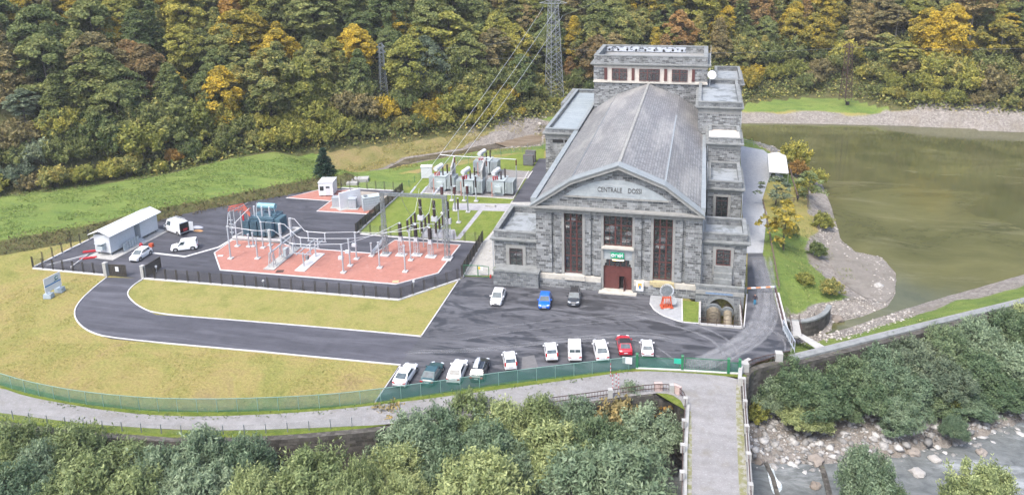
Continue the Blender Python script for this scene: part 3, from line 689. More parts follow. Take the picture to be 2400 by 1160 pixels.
# tall windows
def window(x0, x1, z0, z1, y, nx, nz, fr='brown_frame', thick=()):
    f = MB(); fw = .13
    f.box(x0, x0+fw, y, y+.16, z0, z1).box(x1-fw, x1, y, y+.16, z0, z1).box(x0+fw, x1-fw, y, y+.16, z0, z0+fw).box(x0+fw, x1-fw, y, y+.16, z1-fw, z1)
    for i in range(1, nx):
        xx = x0+(x1-x0)*i/nx; w = .11 if i in thick else .03
        f.box(xx-w, xx+w, y+.015, y+.14, z0+fw, z1-fw)
    for i in range(1, nz):
        zz = z0+(z1-z0)*i/nz; w = .075 if (i % 4 == 0) else .018
        f.box(x0+fw, x1-fw, y+.03, y+.12, zz-w, zz+w)
    o = P_('window', f, fr)
    MB().box(x0+.02, x1-.02, y+.07, y+.09, z0+.02, z1-.02).build('pane', MT['glass'], o)
    return o
window(-19.75, -16.95, 2.3, 12.1, 108.02, 3, 14, thick=(1, 2)); window(-6.3, -3.5, 2.3, 12.1, 108.02, 3, 14, thick=(1, 2))
window(-13.72, -9.42, 7.25, 12.1, 108.02, 5, 6, thick=(2, 3))
P_('transom', MB().box(-13.72, -9.42, 107.75, 108.3, 5.1, 6.9), 'plaster'); P_('window_sill', MB().box(-14.0, -9.15, HY-.35, 108.2, 6.9, 7.22), 'trim_light')
# entrance
dr_ = MB(); Y0 = 107.95
dr_.box(-13.72, -11.35, Y0, Y0+.12, .2, 3.9).box(-10.55, -9.42, Y0, Y0+.12, .2, 3.9).box(-11.35, -10.55, Y0, Y0+.12, 2.35, 3.9)
for xx in (-13.7, -12.6, -11.55, -9.6): dr_.box(xx, xx+.1, Y0-.03, Y0, .25, 3.9)
d = P_('entrance_door', dr_, 'door_red')
MB().box(-13.7, -9.44, Y0+.5, Y0+.6, .2, 5.1).build('dark_hallway', MT['dark'], d)
lf = MB().obox((-10.50, Y0-.40, 1.28), (.07, .85, 2.1), RAD(-8)); o = lf.build('wicket_leaf', MT['door_red'], d); o['label'] = 'small wicket door standing open'
MB().box(-13.72, -9.42, Y0, Y0+.1, 3.9, 5.1).build('glazed_fanlight', MT['glass'], d)
fb = MB()
for k in range(6): fb.box(-13.72+k*.84, -13.62+k*.84, Y0-.04, Y0+.02, 3.9, 5.1)
fb.box(-13.72, -9.42, Y0-.04, Y0+.02, 3.85, 3.97).build('glazing_bars', MT['brown_frame'], d)
cb = MB()
for s, xx in ((1, -13.74), (-1, -9.40)):
    cb.box(min(xx, xx+s*.42), max(xx, xx+s*.42), HY-.03, 107.93, 4.55, 5.12).box(min(xx, xx+s*.2), max(xx, xx+s*.2), HY-.03, 107.93, 4.1, 4.549)
P_('door_corbels', cb, 'trim')
P_('doorstep', MB().box(-14.3, -8.6, 106.35, 107.9, 0, .2).box(-13.9, -9.2, 107.0, 107.95, .2, .24), 'trim_light')
# gable and pediment
prof = [(HX0-.75, 13.25), (-18.55, 17.55), (HC+.1, 20.2), (-4.75, 17.55), (HX1+.35, 13.25)]
P_('pediment_wall', MB().xprism([(p[0]+(.6 if i == 0 else -.6 if i == 4 else 0), p[1]-.25) for i, p in enumerate(prof)], HY+.1, 108.5), 'stone')
arc = [(-19.6+15.3*i/16, 15.0+2.75*math.sin(math.pi*i/16)**.85) for i in range(17)]
P_('tympanum', MB().xprism(arc, HY+.02, HY+.099), 'plaster')
P_('tympanum_ledge', MB().box(-19.8, -4.1, HY-.12, HY+.1, 14.75, 14.98), 'trim')
rc = MB(); mt_ = MB()
for (a, b) in zip(prof[:-1], prof[1:]):
    rc.xprism([(a[0], a[1]-.62), (b[0], b[1]-.62), (b[0], b[1]-.05), (a[0], a[1]-.05)], HY-.75, HY+.6)
    mt_.xprism([(a[0], a[1]-.05), (b[0], b[1]-.05), (b[0], b[1]+.10), (a[0], a[1]+.10)], HY-.9, HY+1.25)
P_('raking_cornice', rc, 'trim'); P_('verge_flashing', mt_, 'zinc')
def text_mesh(s, size, depth, name, mat, loc, parent=None, rot=(RAD(90), 0, 0), sx=1.0, bold=0.0):
    c = bpy.data.curves.new(name, 'FONT'); c.body = s; c.size = size; c.extrude = depth; c.align_x = 'CENTER'; c.align_y = 'CENTER'; c.offset = bold
    t = bpy.data.objects.new(name+'_curve', c); COL.objects.link(t)
    dg = bpy.context.evaluated_depsgraph_get(); m_ = bpy.data.meshes.new_from_object(t.evaluated_get(dg)); bpy.data.objects.remove(t); bpy.data.curves.remove(c)
    m_.name = name; m_.materials.clear(); m_.materials.append(mat)
    o = bpy.data.objects.new(name, m_); COL.objects.link(o); o.location = loc; o.rotation_euler = rot; o.scale = (sx, 1, 1)
    if parent: o.parent = parent
    return o
text_mesh('CENTRALE', 1.05, .04, 'carved_lettering', MT['letter'], (-12.85, HY, 16.15), B, sx=.72, bold=.0)
text_mesh('DOSSI', 1.05, .04, 'carved_lettering', MT['letter'], (-9.15, HY, 16.15), B, sx=.72, bold=.0)
# roof: two slopes each side
RX = [(-24.15, 13.75), (-18.6, 17.6), (HC+.1, 20.25), (-4.78, 17.6), (0.55, 13.85)]
rf = MB()
for a, b in zip(RX[:-1], RX[1:]): rf.xprism([(a[0], a[1]-.3), (b[0], b[1]-.3), (b[0], b[1]), (a[0], a[1])], HY+1.2, HB)
roof = P_('slate_hall_roof', rf, 'slate')
rt = MB()
for k in range(64):
    y = HY+1.5+k*.93; rt.obox((HC+.1, y, 20.28), (.55, .62, .16), 0, .75)
rt.beam((HC+.1, HY+1.3, 20.24), (HC+.1, HB, 20.24), .3, .16); rt.build('ridge_tiles', MT['trim'], roof)
bk = MB()
for x in (-18.6,): bk.beam((x, HY+1.3, 17.63), (x, HB, 17.63), .10, .06)
bk.build('roof_break_strip', MT['galv_dark'], roof)
MB().beam((-4.78, HY+1.3, 17.62), (-4.78, 150, 17.62), .26, .05).build('roof_break_strip', MT['zinc'], roof)
P_('hall_side_wall', MB().box(HX0, HX0+.7, 108.6, HB, 0, 13.5).box(HX1-.7, HX1, 108.6, HB, 0, 13.5), 'stone')
for x0, x1 in ((-25.0, -24.12), (0.42, 1.12)):
    P_('box_gutter', MB().box(x0, x1, HY+.45, 149.2, 13.4, 14.1), 'zinc')
# blocks with cornice and parapet
def block(name, x0, x1, y0, y1, z0, ztop, wall='stone', par=1.1, cor_z=.5, cor_out=.55, floor='flat_roof', open_sides='', cw=.5, cop='coping', frieze=0, label=None, dark=True):
    zc = ztop-par-cor_z
    w = P_(name, MB().box(x0, x1, y0, y1, z0, zc-frieze), wall, label=label)
    if frieze: MB().box(x0-.03, x1+.03, y0-.03, y1+.03, zc-frieze, zc).build('frieze', MT['trim'], w)
    MB().box(x0-cor_out*.55, x1+cor_out*.55, y0-cor_out*.55, y1+cor_out*.55, zc+.001, zc+cor_z*.5).box(x0-cor_out, x1+cor_out, y0-cor_out, y1+cor_out, zc+cor_z*.5+.001, zc+cor_z).build('cornice', MT['coping'], w)
    pr = MB(); cp = MB()
    sides = {'f': (x0, x1, y0, y0+cw), 'b': (x0, x1, y1-cw, y1), 'l': (x0, x0+cw, y0+cw, y1-cw), 'r': (x1-cw, x1, y0+cw, y1-cw)}
    for k, (a, b, c, d_) in sides.items():
        if k in open_sides: continue
        pr.box(a, b, c, d_, zc+cor_z+.001, ztop-.22); e = .06
        cp.box(a-(e if k != 'r' else e), b+e, c-e, d_+e, ztop-.22+(.003 if k in 'lr' else 0), ztop+(.003 if k in 'lr' else 0))
    pr.build('parapet', MT['stone_dark' if dark else 'stone'], w); cp.build('parapet_coping', MT[cop], w)
    MB().box(x0+.01, x1-.01, y0+.01, y1-.01, zc+cor_z*.9, zc+cor_z+.03).build('flat_roof', MT[floor], w)
    return w
lw = block('left_wing', -31.1, HX0-.02, 108.5, 120.0, 0, 8.2, par=1.15, label='low flat-roofed wing left of the facade')
bw = block('rear_left_block', -30.9, HX0-.02, 148.2, 187.5, 0, 14.45, floor='roof_metal', par=.9, frieze=.7, cop='zinc', label='taller flat-roofed block behind the left side of the hall')
P_('wall_slot', MB().box(-29.4, -27.2, 148.05, 148.2, 11.5, 12.1).box(-26.9, -25.6, 148.05, 148.2, 11.5, 12.1), 'dark')
bt = MB()
for k in range(20): bt.box(-30.38, -30.2, 150+k*1.05, 150.35+k*1.05, 13.3, 14.2)
bt.build('parapet_ribs', MT['coping'], bw)
P_('parapet_offset', MB().box(-31.9, -31.0, 171, 187.5, 12.6, 14.5), 'coping')
tw = block('rear_tower', -23.7, 1.0, 167.8, 183.6, 0, 26.4, par=1.75, frieze=0, cor_z=.55, cor_out=.75, floor='trim', cw=.8, label='square rear tower with a band of brown windows', dark=False)
P_('window_band', MB().box(-23.74, 1.04, 167.72, 167.79, 20.6, 24.05), 'cream')
for a, b in ((-23.76, -21.3), (-1.7, 1.06)): P_('stone_panel', MB().box(a, b, 167.68, 167.719, 20.95, 23.6), 'stone')
P_('sill_course', MB().box(-23.85, 1.15, 167.45, 167.71, 20.3, 20.65), 'trim_light')
for a, b, n in ((-19.7, -16.3, 4), (-13.65, -9.2, 5), (-6.55, -3.2, 4)): window(a, b, 20.85, 23.5, 167.50, n, 6, thick=(n//2,))
for xx in (-21.05, -15.0, -7.9, -1.95): P_('window', MB().box(xx-.32, xx+.32, 167.55, 167.71, 20.9, 23.6), 'brown_frame', label='narrow brown slit window')
pp = MB()
for k in range(9): pp.tube((-22.1+k*2.15, 182.70, 25.3), (-22.1+k*2.15, 182.79, 25.3), .28, .28, 10)
pp.build('parapet_drains', MT['dark'], tw)
MB().box(-22.8, -4.0, 182.71, 182.795, 24.9, 26.1).build('parapet_lining', blotch('patchy_render', (.50, .54, .60), [((.8, .8, 1.5), .52, .58, (.06, .07, .085), .95), (2, .55, .7, (.3, .33, .37), .6)]), tw)
rtw = block('right_tower', -0.6, 7.5, 149.25, 172.4, 0, 20.75, frieze=.9, par=1.0, label='flat-roofed stair tower on the right side of the hall')
block('rear_right_block', 2.8, 8.6, 172.42, 188.8, 0, 20.8, par=1.1, label='flat-roofed block behind the right stair tower')
block('middle_right_block', 1.5, 7.25, 139.5, 149.2, 0, 16.2, par=.95, frieze=.6, floor='cream', label='mid-height block stepping down from the right tower', dark=False)
P_('cream_roof_slab', MB().box(1.55, 7.0, 139.9, 144.0, 15.9, 16.25), 'trim_light')
block('lower_right_block', 1.5, 7.15, 128.0, 139.45, 0, 11.7, par=1.2, frieze=.4, label='lower stepped block with mossy parapet')
window(2.95, 4.95, 5.2, 8.95, 127.9, 2, 5, 'shutter'); P_('window_surround', MB().box(2.5, 2.95, 127.8, 128.0, 4.8, 9.3).box(4.95, 5.4, 127.8, 128.0, 4.8, 9.3).box(2.95, 4.95, 127.8, 128.0, 8.95, 9.3), 'trim')
rw = block('right_wing', HX1+.05, 7.2, 109.0, 115.7, 0, 9.95, par=1.15, frieze=.25, label='right wing above the arch')
window(2.85, 4.95, 4.95, 7.45, 108.9, 2, 4); P_('window_surround', MB().box(2.4, 2.85, 108.85, 109.0, 3.4, 7.85).box(4.95, 5.4, 108.85, 109.0, 3.4, 7.85).box(2.85, 4.95, 108.85, 109.0, 7.45, 7.85), 'trim')
P_('stair_to_terrace', MB().box(2.6, 5.2, 108.5, 109, 1.3, 4.9).box(2.6, 5.2, 108.1, 108.5, 1.3, 4.0).box(2.6, 5.2, 107.7, 108.1, 1.3, 3.2).box(2.5, 5.3, 107.3, 107.7, 1.3, 2.4), 'coping')
window(-28.65, -26.5, 1.9, 5.45, 108.40, 2, 5, 'shutter'); P_('window_surround', MB().box(-29.15, -28.65, 108.35, 108.5, 1.6, 5.95).box(-26.5, -26.0, 108.35, 108.5, 1.6, 5.95).box(-28.65, -26.5, 108.35, 108.5, 5.45, 5.95), 'trim')
lo = P_('low_front_wall', MB().box(-30.75, -23.6, 106.3, 108.4, 0, 2.35), 'stone_dark'); MB().box(-30.85, -23.45, 106.2, 108.45, 2.352, 2.65).build('parapet_coping', MT['coping'], lo)
dp = MB()
for x, y, z0, z1 in ((HX0-.12, 108.35, .2, 12.8), (HX1+.12, 108.85, .2, 12.8), (1.35, 127.8, 10, 15), (7.3, 127.8, 0, 10.4), (-31.25, 108.3, .2, 6.6), (7.55, 149.0, 0, 19), (1.35, 139.3, 10, 15)): dp.tube((x, y, z0), (x, y, z1), .07, .07, 6)
P_('downpipes', dp, 'galv')
# porch with the outlet arch, its terrace and parapet
PX0, PX1, PY = .05, 6.95, 106.4
pw = MB(); xc, rr, zs = 3.75, 1.95, -1.4
nseg = 14; prev = None
archp = [(xc+rr*math.cos(math.pi*(1-i/nseg)), zs+rr*math.sin(math.pi*(1-i/nseg))*1.15) for i in range(nseg+1)]
poly = [(PX0, -3.4), (PX0, 2.5), (PX1, 2.5), (PX1, -3.4), (xc+rr, -3.4)]+archp[::-1]+[(xc-rr, -3.4)]
P_('arch_wall', pw.xprism(poly, PY, PY+.6), 'stone_dark')
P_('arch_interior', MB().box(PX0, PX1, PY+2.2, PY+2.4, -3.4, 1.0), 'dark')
ar = MB()
for i in range(nseg): 
    a0, a1 = math.pi*i/nseg, math.pi*(i+1)/nseg
    ar.xprism([(xc+rr*math.cos(a0), zs+rr*1.15*math.sin(a0)), (xc+(rr+.4)*math.cos(a0), zs+(rr+.4)*1.15*math.sin(a0)), (xc+(rr+.4)*math.cos(a1), zs+(rr+.4)*1.15*math.sin(a1)), (xc+rr*math.cos(a1), zs+rr*1.15*math.sin(a1))], PY-.1, PY+.05)
P_('arch_ring', ar, 'coping')
P_('sign_band', MB().box(PX0+.05, PX1+.03, PY-.10, PY-.002, 1.35, 1.95), 'trim')
P_('faded_blue_strip', MB().box(1.5, 5.4, PY-.12, PY-.101, 1.45, 1.72), plain('faded_blue', (.16, .24, .36), .7, var=.3))
P_('terrace_floor', MB().box(PX0+.4, PX1-.3, PY+.6, 108.98, .8, 1.3), 'stone_dark')
P_('terrace_parapet', MB().box(PX0-.1, PX1+.05, PY-.05, PY+.45, 2.502, 2.75).box(PX1-.35, PX1+.05, PY+.451, 110.5, .9, 2.9), 'coping')
P_('terrace_side_wall', MB().box(PX1-.3, PX1+.02, PY+.6, 110.5, -3.3, .9).box(PX0, PX0+.4, PY+.6, 107.1, 0, 1.6), 'stone_dark')
def penstock(x, r, name, lab):
    t = thing(name, lab, 'pipe', (x, 0, 0), 0, 'water pipes under the arch')
    b = MB(); n = 14
    path = [(0, PY+2.1, -1.2), (0, PY+.6, -1.25), (0, PY-1.2, -1.6), (0, PY-3.0, -2.4), (0, PY-4.6, -3.4)]
    for a, c in zip(path[:-1], path[1:]): b.tube(a, c, r, r, n)
    b.build('pipe_shell', plain('cream_pipe', (.23, .20, .145), .6, var=.2), t)
    if r > .8:
        f = MB()
        for k in range(14):
            y = PY-.2-k*.28; z = -1.35-.35*max(0, -(y-PY+.2))**1.15*.55
            f.tube((0, y, z), (0, y-.07, z-.03), r+.07, r+.07, n)
        f.build('stiffening_rings', plain('cream_ring', (.19, .165, .12), .6, var=.2), t)
    MB().tube((0, PY+.15, -1.26), (0, PY-.15, -1.3), r+.32, r+.32, 18).build('flange', MT['galv_dark'], t)
penstock(2.75, .95, 'ribbed_penstock', 'wide ribbed cream water pipe under the stone arch'); penstock(4.75, .6, 'smooth_penstock', 'narrower smooth cream water pipe under the stone arch')
tag(MB().box(3.6, 6.3, PY+1.9, PY+2.15, -2.2, .6).build('steel_bulkhead', plain('teal_paint', (.02, .14, .16), .5), None), 'teal steel plate behind the pipes under the arch', 'steel plate')
pl = MB(); pl.box(.6, .9, 99.6, PY, -3.4, .12).box(6.35, 6.62, 99.6, PY, -3.4, .12).box(.9, 6.35, 99.45, 99.75, -3.4, .12)
tag(pl.build('pit_wall', MT['concrete']), 'pale concrete walls lining the pit before the arch', 'pit wall')
# signs on the building
sg = thing('entrance_sign', 'green sign with white lettering above the red door', 'sign', (-11.6, HY-.02, 5.95))
MB().box(-1.0, 1.0, .62-.9, .75-.9, -.45, .45).build('panel', plain('sign_green', (.0, .33, .16), .4, var=0), sg)
lt = MB()
def arcp(cx, cz, r, a0, a1, n=14): return [(cx+r*math.cos(RAD(a0+(a1-a0)*i/n)), -.31, cz+r*math.sin(RAD(a0+(a1-a0)*i/n))) for i in range(n+1)]
for cx in (-.68, .42):
    lt.pipe(arcp(cx, 0, .24, 0, 318), .055, 6); lt.tube((cx-.24, -.31, 0), (cx+.24, -.31, 0), .055)
lt.pipe([(-.32, -.31, -.25), (-.32, -.31, .0)]+arcp(-.12, 0.0, .20, 180, 0)+[(.08, -.31, -.25)], .055, 6); lt.tube((.80, -.31, -.25), (.80, -.31, .38), .055)
lt.build('white_lettering', MT['white'], sg)
lm = thing('door_lamp', 'lit warm strip lamp over the red door', 'lamp', (-11.5, 107.4, 5.18))
m_e, t_e, p_e = new_mat('warm_lamp'); p_e.inputs['Emission Color'].default_value = (1, .72, .35, 1); p_e.inputs['Emission Strength'].default_value = 2.2; p_e.inputs['Base Color'].default_value = (1, .8, .5, 1)
MB().box(-.85, .85, -.06, .06, -.05, .05).build('tube', m_e, lm); MB().box(-.95, .95, .061, .4, -.08, .1).build('fitting', MT['galv_dark'], lm)
nb = thing('notice_board', 'white notice board with yellow and blue emblem right of the door', 'notice board', (-8.15, 107.05, 1.4))
MB().box(-.55, .55, -.06, .06, -.75, .75).build('panel', MT['white'], nb); MB().prism([(-.25, -.1), (.25, -.1), (.25, .1), (-.25, .1)], 0, 0) 
MB().xprism([(-.28, -.15), (.28, -.15), (.28, .5), (-.28, .5)], -.075, -.061).build('yellow_emblem', plain('emblem_yellow', (.75, .42, .03), .5, var=0), nb)
MB().xprism([(-.1, -.4), (.12, -.4), (.16, .05), (0, .25), (-.12, .05)], -.085, -.0755).build('blue_emblem', plain('emblem_blue', (.03, .22, .48), .5, var=0), nb)
# roof fittings
ds_ = thing('satellite_dish', 'white satellite dish at the right corner of the rear tower', 'dish', (1.9, 166.9, 22.6))
dsh = MB(); dsh.lathe((0, 0, 0), [(.05, 0), (.45, .06), (.75, .16), (.95, .28), (.93, .30), (.7, .2), (.05, .06)], 18)
o = dsh.build('reflector', MT['white'], ds_); o.rotation_euler = (RAD(70), 0, RAD(15)); MB().tube((0, .1, 0), (-.3, 1.0, .2), .06).build('bracket', MT['galv'], ds_)
an = thing('antenna_mast', 'thin white aerial rising beside the dish on the right tower', 'antenna', (1.6, 168.6, 19.8)); MB().tube((0, 0, 0), (0, 0, 9), .06, .03, 6).build('rod', MT['white'], an); MB().box(-.15, .15, -.15, .15, -.1, .05).build('foot', MT['galv_dark'], an)

# ------------------------------------------------------------------ retaining and river walls
def wall_thing(name, label, P, zt, zb, w, mat, cap=None, capw=.7, caph=.25, cat='wall'):
    t = thing(name, label, cat, tuple(P[0]))
    off = Vector((P[0].x, P[0].y, 0)); Q = [Vector((p.x-off.x, p.y-off.y, 0)) for p in P]; t.location.z = 0
    MB().ribbon(Q, w, zb, zt-(caph if cap else 0), wi=0).build('masonry', MT[mat], t, fix=True)
    if cap: MB().ribbon(Q, capw, zt-caph, zt, wi=.1).build('coping', MT[cap], t, fix=True)
    return t
wl = smooth_line(pts(WALL_L[:12]), 1)
wall_thing('river_wall', 'mossy dark masonry river wall below the gravel path, left of the bridge', wl, -.03, -7.8, -.8, 'river_stone')
cw_ = smooth_line(pts(WALL_L[11:]), 1); wall_thing('bridge_bay_wall', 'curved dark masonry bay wall where the bridge meets the path', cw_, -.03, -7.8, -.8, 'river_stone')
wr = smooth_line(pts(WALL_R[5:]), 0)
wall_thing('river_wall', 'straight grey river wall with pale coping running right of the yard', [Vector((p.x, p.y, 0)) for p in wr], .30, -7.8, -.9, 'river_stone', 'coping', .75, .28)
MBr = MB().ribbon([Vector((p.x, p.y, 0)) for p in wr], 1.35, .0, .05, wi=-.75); tag(MBr.build('wall_footpath', blotch('grey_path', (.25, .255, .26), [(.8, .5, .7, (.34, .34, .34), .6)]), fix=True), kind='structure')
wc = smooth_line(pts(WALL_R[:6]), 1)
wall_thing('corner_wall', 'curved masonry wall below the yard corner railing beside the bridge', wc, -.03, -7.8, -.8, 'river_stone')
bas = smooth_line([at(x, y, -1.0) for x, y in [(1806, 742), (1826, 748), (1862, 756), (1900, 752), (1928, 742), (1943, 728), (1948, 716)]], 1)
wall_thing('basin_wall', 'round dark stone basin wall at the corner of the reservoir', bas, -.9, -4.8, .6, 'river_stone', 'coping', .6)
# bridge
br = thing('stone_bridge', 'gravel-topped stone bridge crossing the river towards the yard gate', 'bridge', (2.5, 70, 0))
bl = [at(1609, 952), at(1603, 1060), at(1600, 1250), Vector((-.75, 22, 0))]; brr = [at(1740, 905), at(1748, 1030), at(1762, 1260), Vector((6.55, 22, 0))]
deck = [(p.x-2.5, p.y-70) for p in bl+brr[::-1]]
MB().prism(deck, -1.3, -.03).build('deck', MT['river_stone'], br)
def rel(P): return [Vector((p.x-2.5, p.y-70, 0)) for p in P]
MB().ribbon(rel(bl), .35, -.02, .35, wi=0).build('edge_kerb', MT['concrete'], br, fix=True); MB().ribbon(rel(brr), .35, -.02, .35, wi=.0).build('edge_kerb', MT['concrete'], br, fix=True)
for y0, y1 in ((22, 25), (41, 44), (60, 63), (78, 84)): MB().box(-2.4, 4.0, y0-70, y1-70, -7.9, -1.301).build('pier', MT['river_stone'], br)
def lerp_line(P, d):
    out = []; acc = 0
    for a, b in zip(P[:-1], P[1:]):
        L = (b-a).length; t = acc
        while t < L: out.append(a+(b-a)*(t/L)); t += d
        acc = t-L
    return out
def parapet_rail(P, name, label, post_d, h=1.0, mat='rust', seg=None, blockmat='concrete', rails=2, bars=0.0, pw=.5):
    """low stone blocks with iron railing between"""
    o0 = Vector((P[0].x, P[0].y, 0)); t = thing(name, label, 'railing', (o0.x, o0.y, P[0].z))
    z0 = P[0].z; Q = [Vector((p.x-o0.x, p.y-o0.y, p.z-z0)) for p in P]
    for i, p in enumerate(lerp_line(Q, post_d)):
        if i < 60: MB().obox((p.x, p.y, p.z+h*.45), (pw, pw, h*1.0), random.random()*.2).build('post', MT[blockmat], t)
    r = MB()
    for a, b in zip(Q[:-1], Q[1:]):
        for k in range(rails): zz = h*(.35+.5*k/max(1, rails-1)); r.beam(a+Vector((0, 0, zz)), b+Vector((0, 0, zz)), .07)
    if bars:
        for p in lerp_line(Q, bars): r.beam(p+Vector((0, 0, .12)), p+Vector((0, 0, h*.85)), .035)
    r.build('iron_rail', MT[mat], t)
    return t
random.seed(3)
parapet_rail([p+Vector((-.15, 0, .3)) for p in bl], 'bridge_railing', 'stone-block and rusty rail parapet along the left side of the bridge', 4.2, .9)
parapet_rail([p+Vector((.1, 0, .3)) for p in brr], 'bridge_railing', 'stone-block and rusty rail parapet along the right side of the bridge', 4.6, .9)
bay = smooth_line(pts([(1285, 949), (1370, 938), (1450, 927), (1530, 916), (1575, 917), (1600, 930), (1609, 952)]), 1)
parapet_rail(bay, 'bay_railing', 'dark iron railing with stone posts curving round the bay beside the bridge', 7.5, 1.1, 'rust', bars=.35, rails=2, pw=.55)
parapet_rail(smooth_line(pts([(1745, 868), (1775, 853), (1850, 838)]), 1), 'yard_railing', 'brown iron railing on stone posts at the yard corner, right of the green gate', 5.5, 1.15, 'rust', bars=.25, pw=.9)
cpw = MB(); cpl = smooth_line(pts([(1738, 905), (1738, 880), (1747, 865), (1760, 858)]), 2)
cpw.ribbon([Vector((p.x, p.y, 0)) for p in cpl], .45, 0, 1.0); tag(cpw.build('parapet_block', MT['concrete'], fix=True), 'rounded pale stone parapet end between bridge and yard railing', 'parapet')
for i, (a, b) in enumerate([((1535, 917), (1553, 916)), ((1575, 918), (1592, 927))]):
    p, q_ = at(*a), at(*b); tag(MB().ribbon([p, q_], .5, 0, .95+.02*i).build('parapet_block', plain('pinkish_stone', (.48, .36, .33), .8, var=.2), fix=True), ['pinkish parapet block at the middle of the bay railing', 'pinkish parapet block at the right end of the bay railing'][i], 'parapet')
# ------------------------------------------------------------------ fences and gates
def fence(name, label, P, h, step, mesh, postmat, post=.06, top=None, maxp=100, double=False, kerbh=0, z0=0.0, cat='fence', n_first=True):
    o0 = P[0]; t = thing(name, label, cat, (o0.x, o0.y, o0.z)); Q = [p-o0 for p in P]
    MB().ribbon(Q, .02, kerbh+.03, h).build('netting', MT[mesh], t, fix=True) if mesh else None
    if kerbh: MB().ribbon(Q, .16, -.1, kerbh, wi=.16).build('base_kerb', MT['kerb'], t, fix=True)
    n = 0; pm = None
    for p in lerp_line(Q, step):
        if n >= maxp: break
        if pm is None:
            b = MB()
            if double: b.obox((-.10, 0, h/2+.06), (post, post*1.6, h+.12)).obox((.10, 0, h/2+.06), (post, post*1.6, h+.12))
            else: b.obox((0, 0, h/2), (post, post, h+.08))
            pm = b.build('post', MT[postmat], t, p); 
        else:
            c = pm.copy(); COL.objects.link(c); c.parent = t; c.location = p
        n += 1
    if top:
        r = MB()
        for a, b in zip(Q[:-1], Q[1:]): r.beam(a+Vector((0, 0, h)), b+Vector((0, 0, h)), .05)
        r.build('top_wire', MT[top], t)
    return t
MT['post_green'] = plain('pale_green_steel', (.22, .36, .32), .5)
BF = dict(h=1.9, step=2.0, mesh='brown_mesh', postmat='brown_fence', double=True, kerbh=.16, post=.055)
fence('steel_fence', 'brown steel mesh fence left of the drive gate, on a white kerb', pts([(78, 629), (246, 645)]), **BF)
fence('steel_fence', 'long brown steel mesh fence between the drive gate and the red pad', pts([(338, 653), (640, 678), (935, 703), (1078, 655)]), **BF)
fence('steel_fence', 'brown steel fence between the compound and the left wing', pts([(1083, 652), (1133, 566)]), 2.2, 2.0, 'brown_grate', 'brown_fence', .07, double=True, kerbh=.16)
fence('steel_fence', 'brown steel fence between the dark asphalt and the old green switchyard', pts([(835, 548), (945, 449)]), 2.0, 2.2, 'brown_grate', 'brown_fence', .07, double=True, kerbh=.16)
fence('steel_fence', 'brown fence behind the white office cabin, by the meadow', pts([(800, 441), (945, 449)]), **dict(BF, mesh='wire_mesh'))
fence('steel_fence', 'brown fence at the far left end of the compound', pts([(78, 627), (222, 556)]), **dict(BF, mesh='wire_mesh'))
fence('steel_fence', 'thin brown fence across the south edge of the inner lawn', pts([(845, 549), (925, 556), (1131, 570)]), **dict(BF, mesh='wire_mesh'))
fence('green_wire_fence', 'green wire fence beside the grey transformers, running to the hall', pts([(945, 449), (1003, 405), (1120, 380), (1277, 349)]), 1.6, 3.0, 'wire_mesh', 'green_paint', .06)
wf = pts([(1003, 399), (1120, 373), (1277, 342)]); wf = [Vector((p.x, p.y, -.2)) for p in wf]
fence('wire_fence', 'wire fence on thin posts between the lawn and the river channel', wf, 1.7, 4.0, 'wire_mesh', 'galv_dark', .08)
gf = smooth_line(pts([(-400, 820), (-120, 870), (0, 902), (60, 921), (150, 940), (240, 953), (350, 963), (480, 966), (620, 963), (760, 956), (880, 943), (1040, 921), (1200, 898), (1490, 864)]), 1)
fence('green_netting_fence', 'long green netting fence between the parked cars and the gravel path', gf, 1.75, 2.35, 'green_mesh', 'post_green', .04, top='post_green')
fence('wire_fence', 'low fence of thin grey posts along the outer edge of the gravel path', smooth_line(pts([(-300, 955), (-100, 965), (10, 979), (100, 993), (210, 1004), (400, 1018), (560, 1018), (700, 1010), (850, 997)]), 1), 1.15, 2.35, 'wire_mesh', 'galv_dark', .07)
# gates
def bar_gate(name, label, P, h, mat, bars=.16, frame=.07, panel=None):
    a, b = P; t = thing(name, label, 'gate', tuple(a)); v = b-a; f = MB()
    Z = Vector((0, 0, 1)); o = Vector((0, 0, 0))
    for zz in (.12, h): f.beam(o+Z*zz, v+Z*zz, frame)
    f.beam(o+Z*.05, o+Z*h, frame); f.beam(v+Z*.05, v+Z*h, frame); f.build('gate_frame', MT[mat], t)
    if bars:
        r = MB(); n = max(2, int(v.length/bars))
        for i in range(1, n): r.beam(v*(i/n)+Z*.1, v*(i/n)+Z*h, .035)
        r.build('gate_bars', MT[mat], t)
    if panel: MB().ribbon([o, v], .02, .1, h).build('gate_mesh', MT[panel], t, fix=True)
    return t
def gate_post(px, py, label, h=2.0, w=.32, mat='green_paint', name='gate_post'):
    p = at(px, py); t = thing(name, label, 'post', tuple(p)); MB().obox((0, 0, h/2), (w, w, h)).build('shaft', MT[mat], t); MB().obox((0, 0, h+.05), (w*1.2, w*1.2, .1), 0, .6).build('cap', MT[mat], t)
bar_gate('yard_gate', 'green barred sliding gate closing the yard at the bridge', [at(1606, 867), at(1704, 873)], 1.7, 'green_paint', .2)
bar_gate('fence_panel', 'low green framed fence panel left of the barred gate', [at(1496, 862), at(1592, 866)], 1.5, 'green_paint', 0, .06, 'green_mesh')
bar_gate('fence_panel', 'short green framed fence panel right of the barred gate', [at(1710, 873), at(1730, 874)], 1.4, 'green_paint', 0, .06, 'green_mesh')
gate_post(1493, 862, 'green gate post at the end of the netting fence, beside the red car'); gate_post(1599, 867, 'green gate post left of the barred sliding gate'); gate_post(1707, 874, 'green gate post right of the barred sliding gate'); gate_post(1733, 876, 'green gate post nearest the bridge parapet')
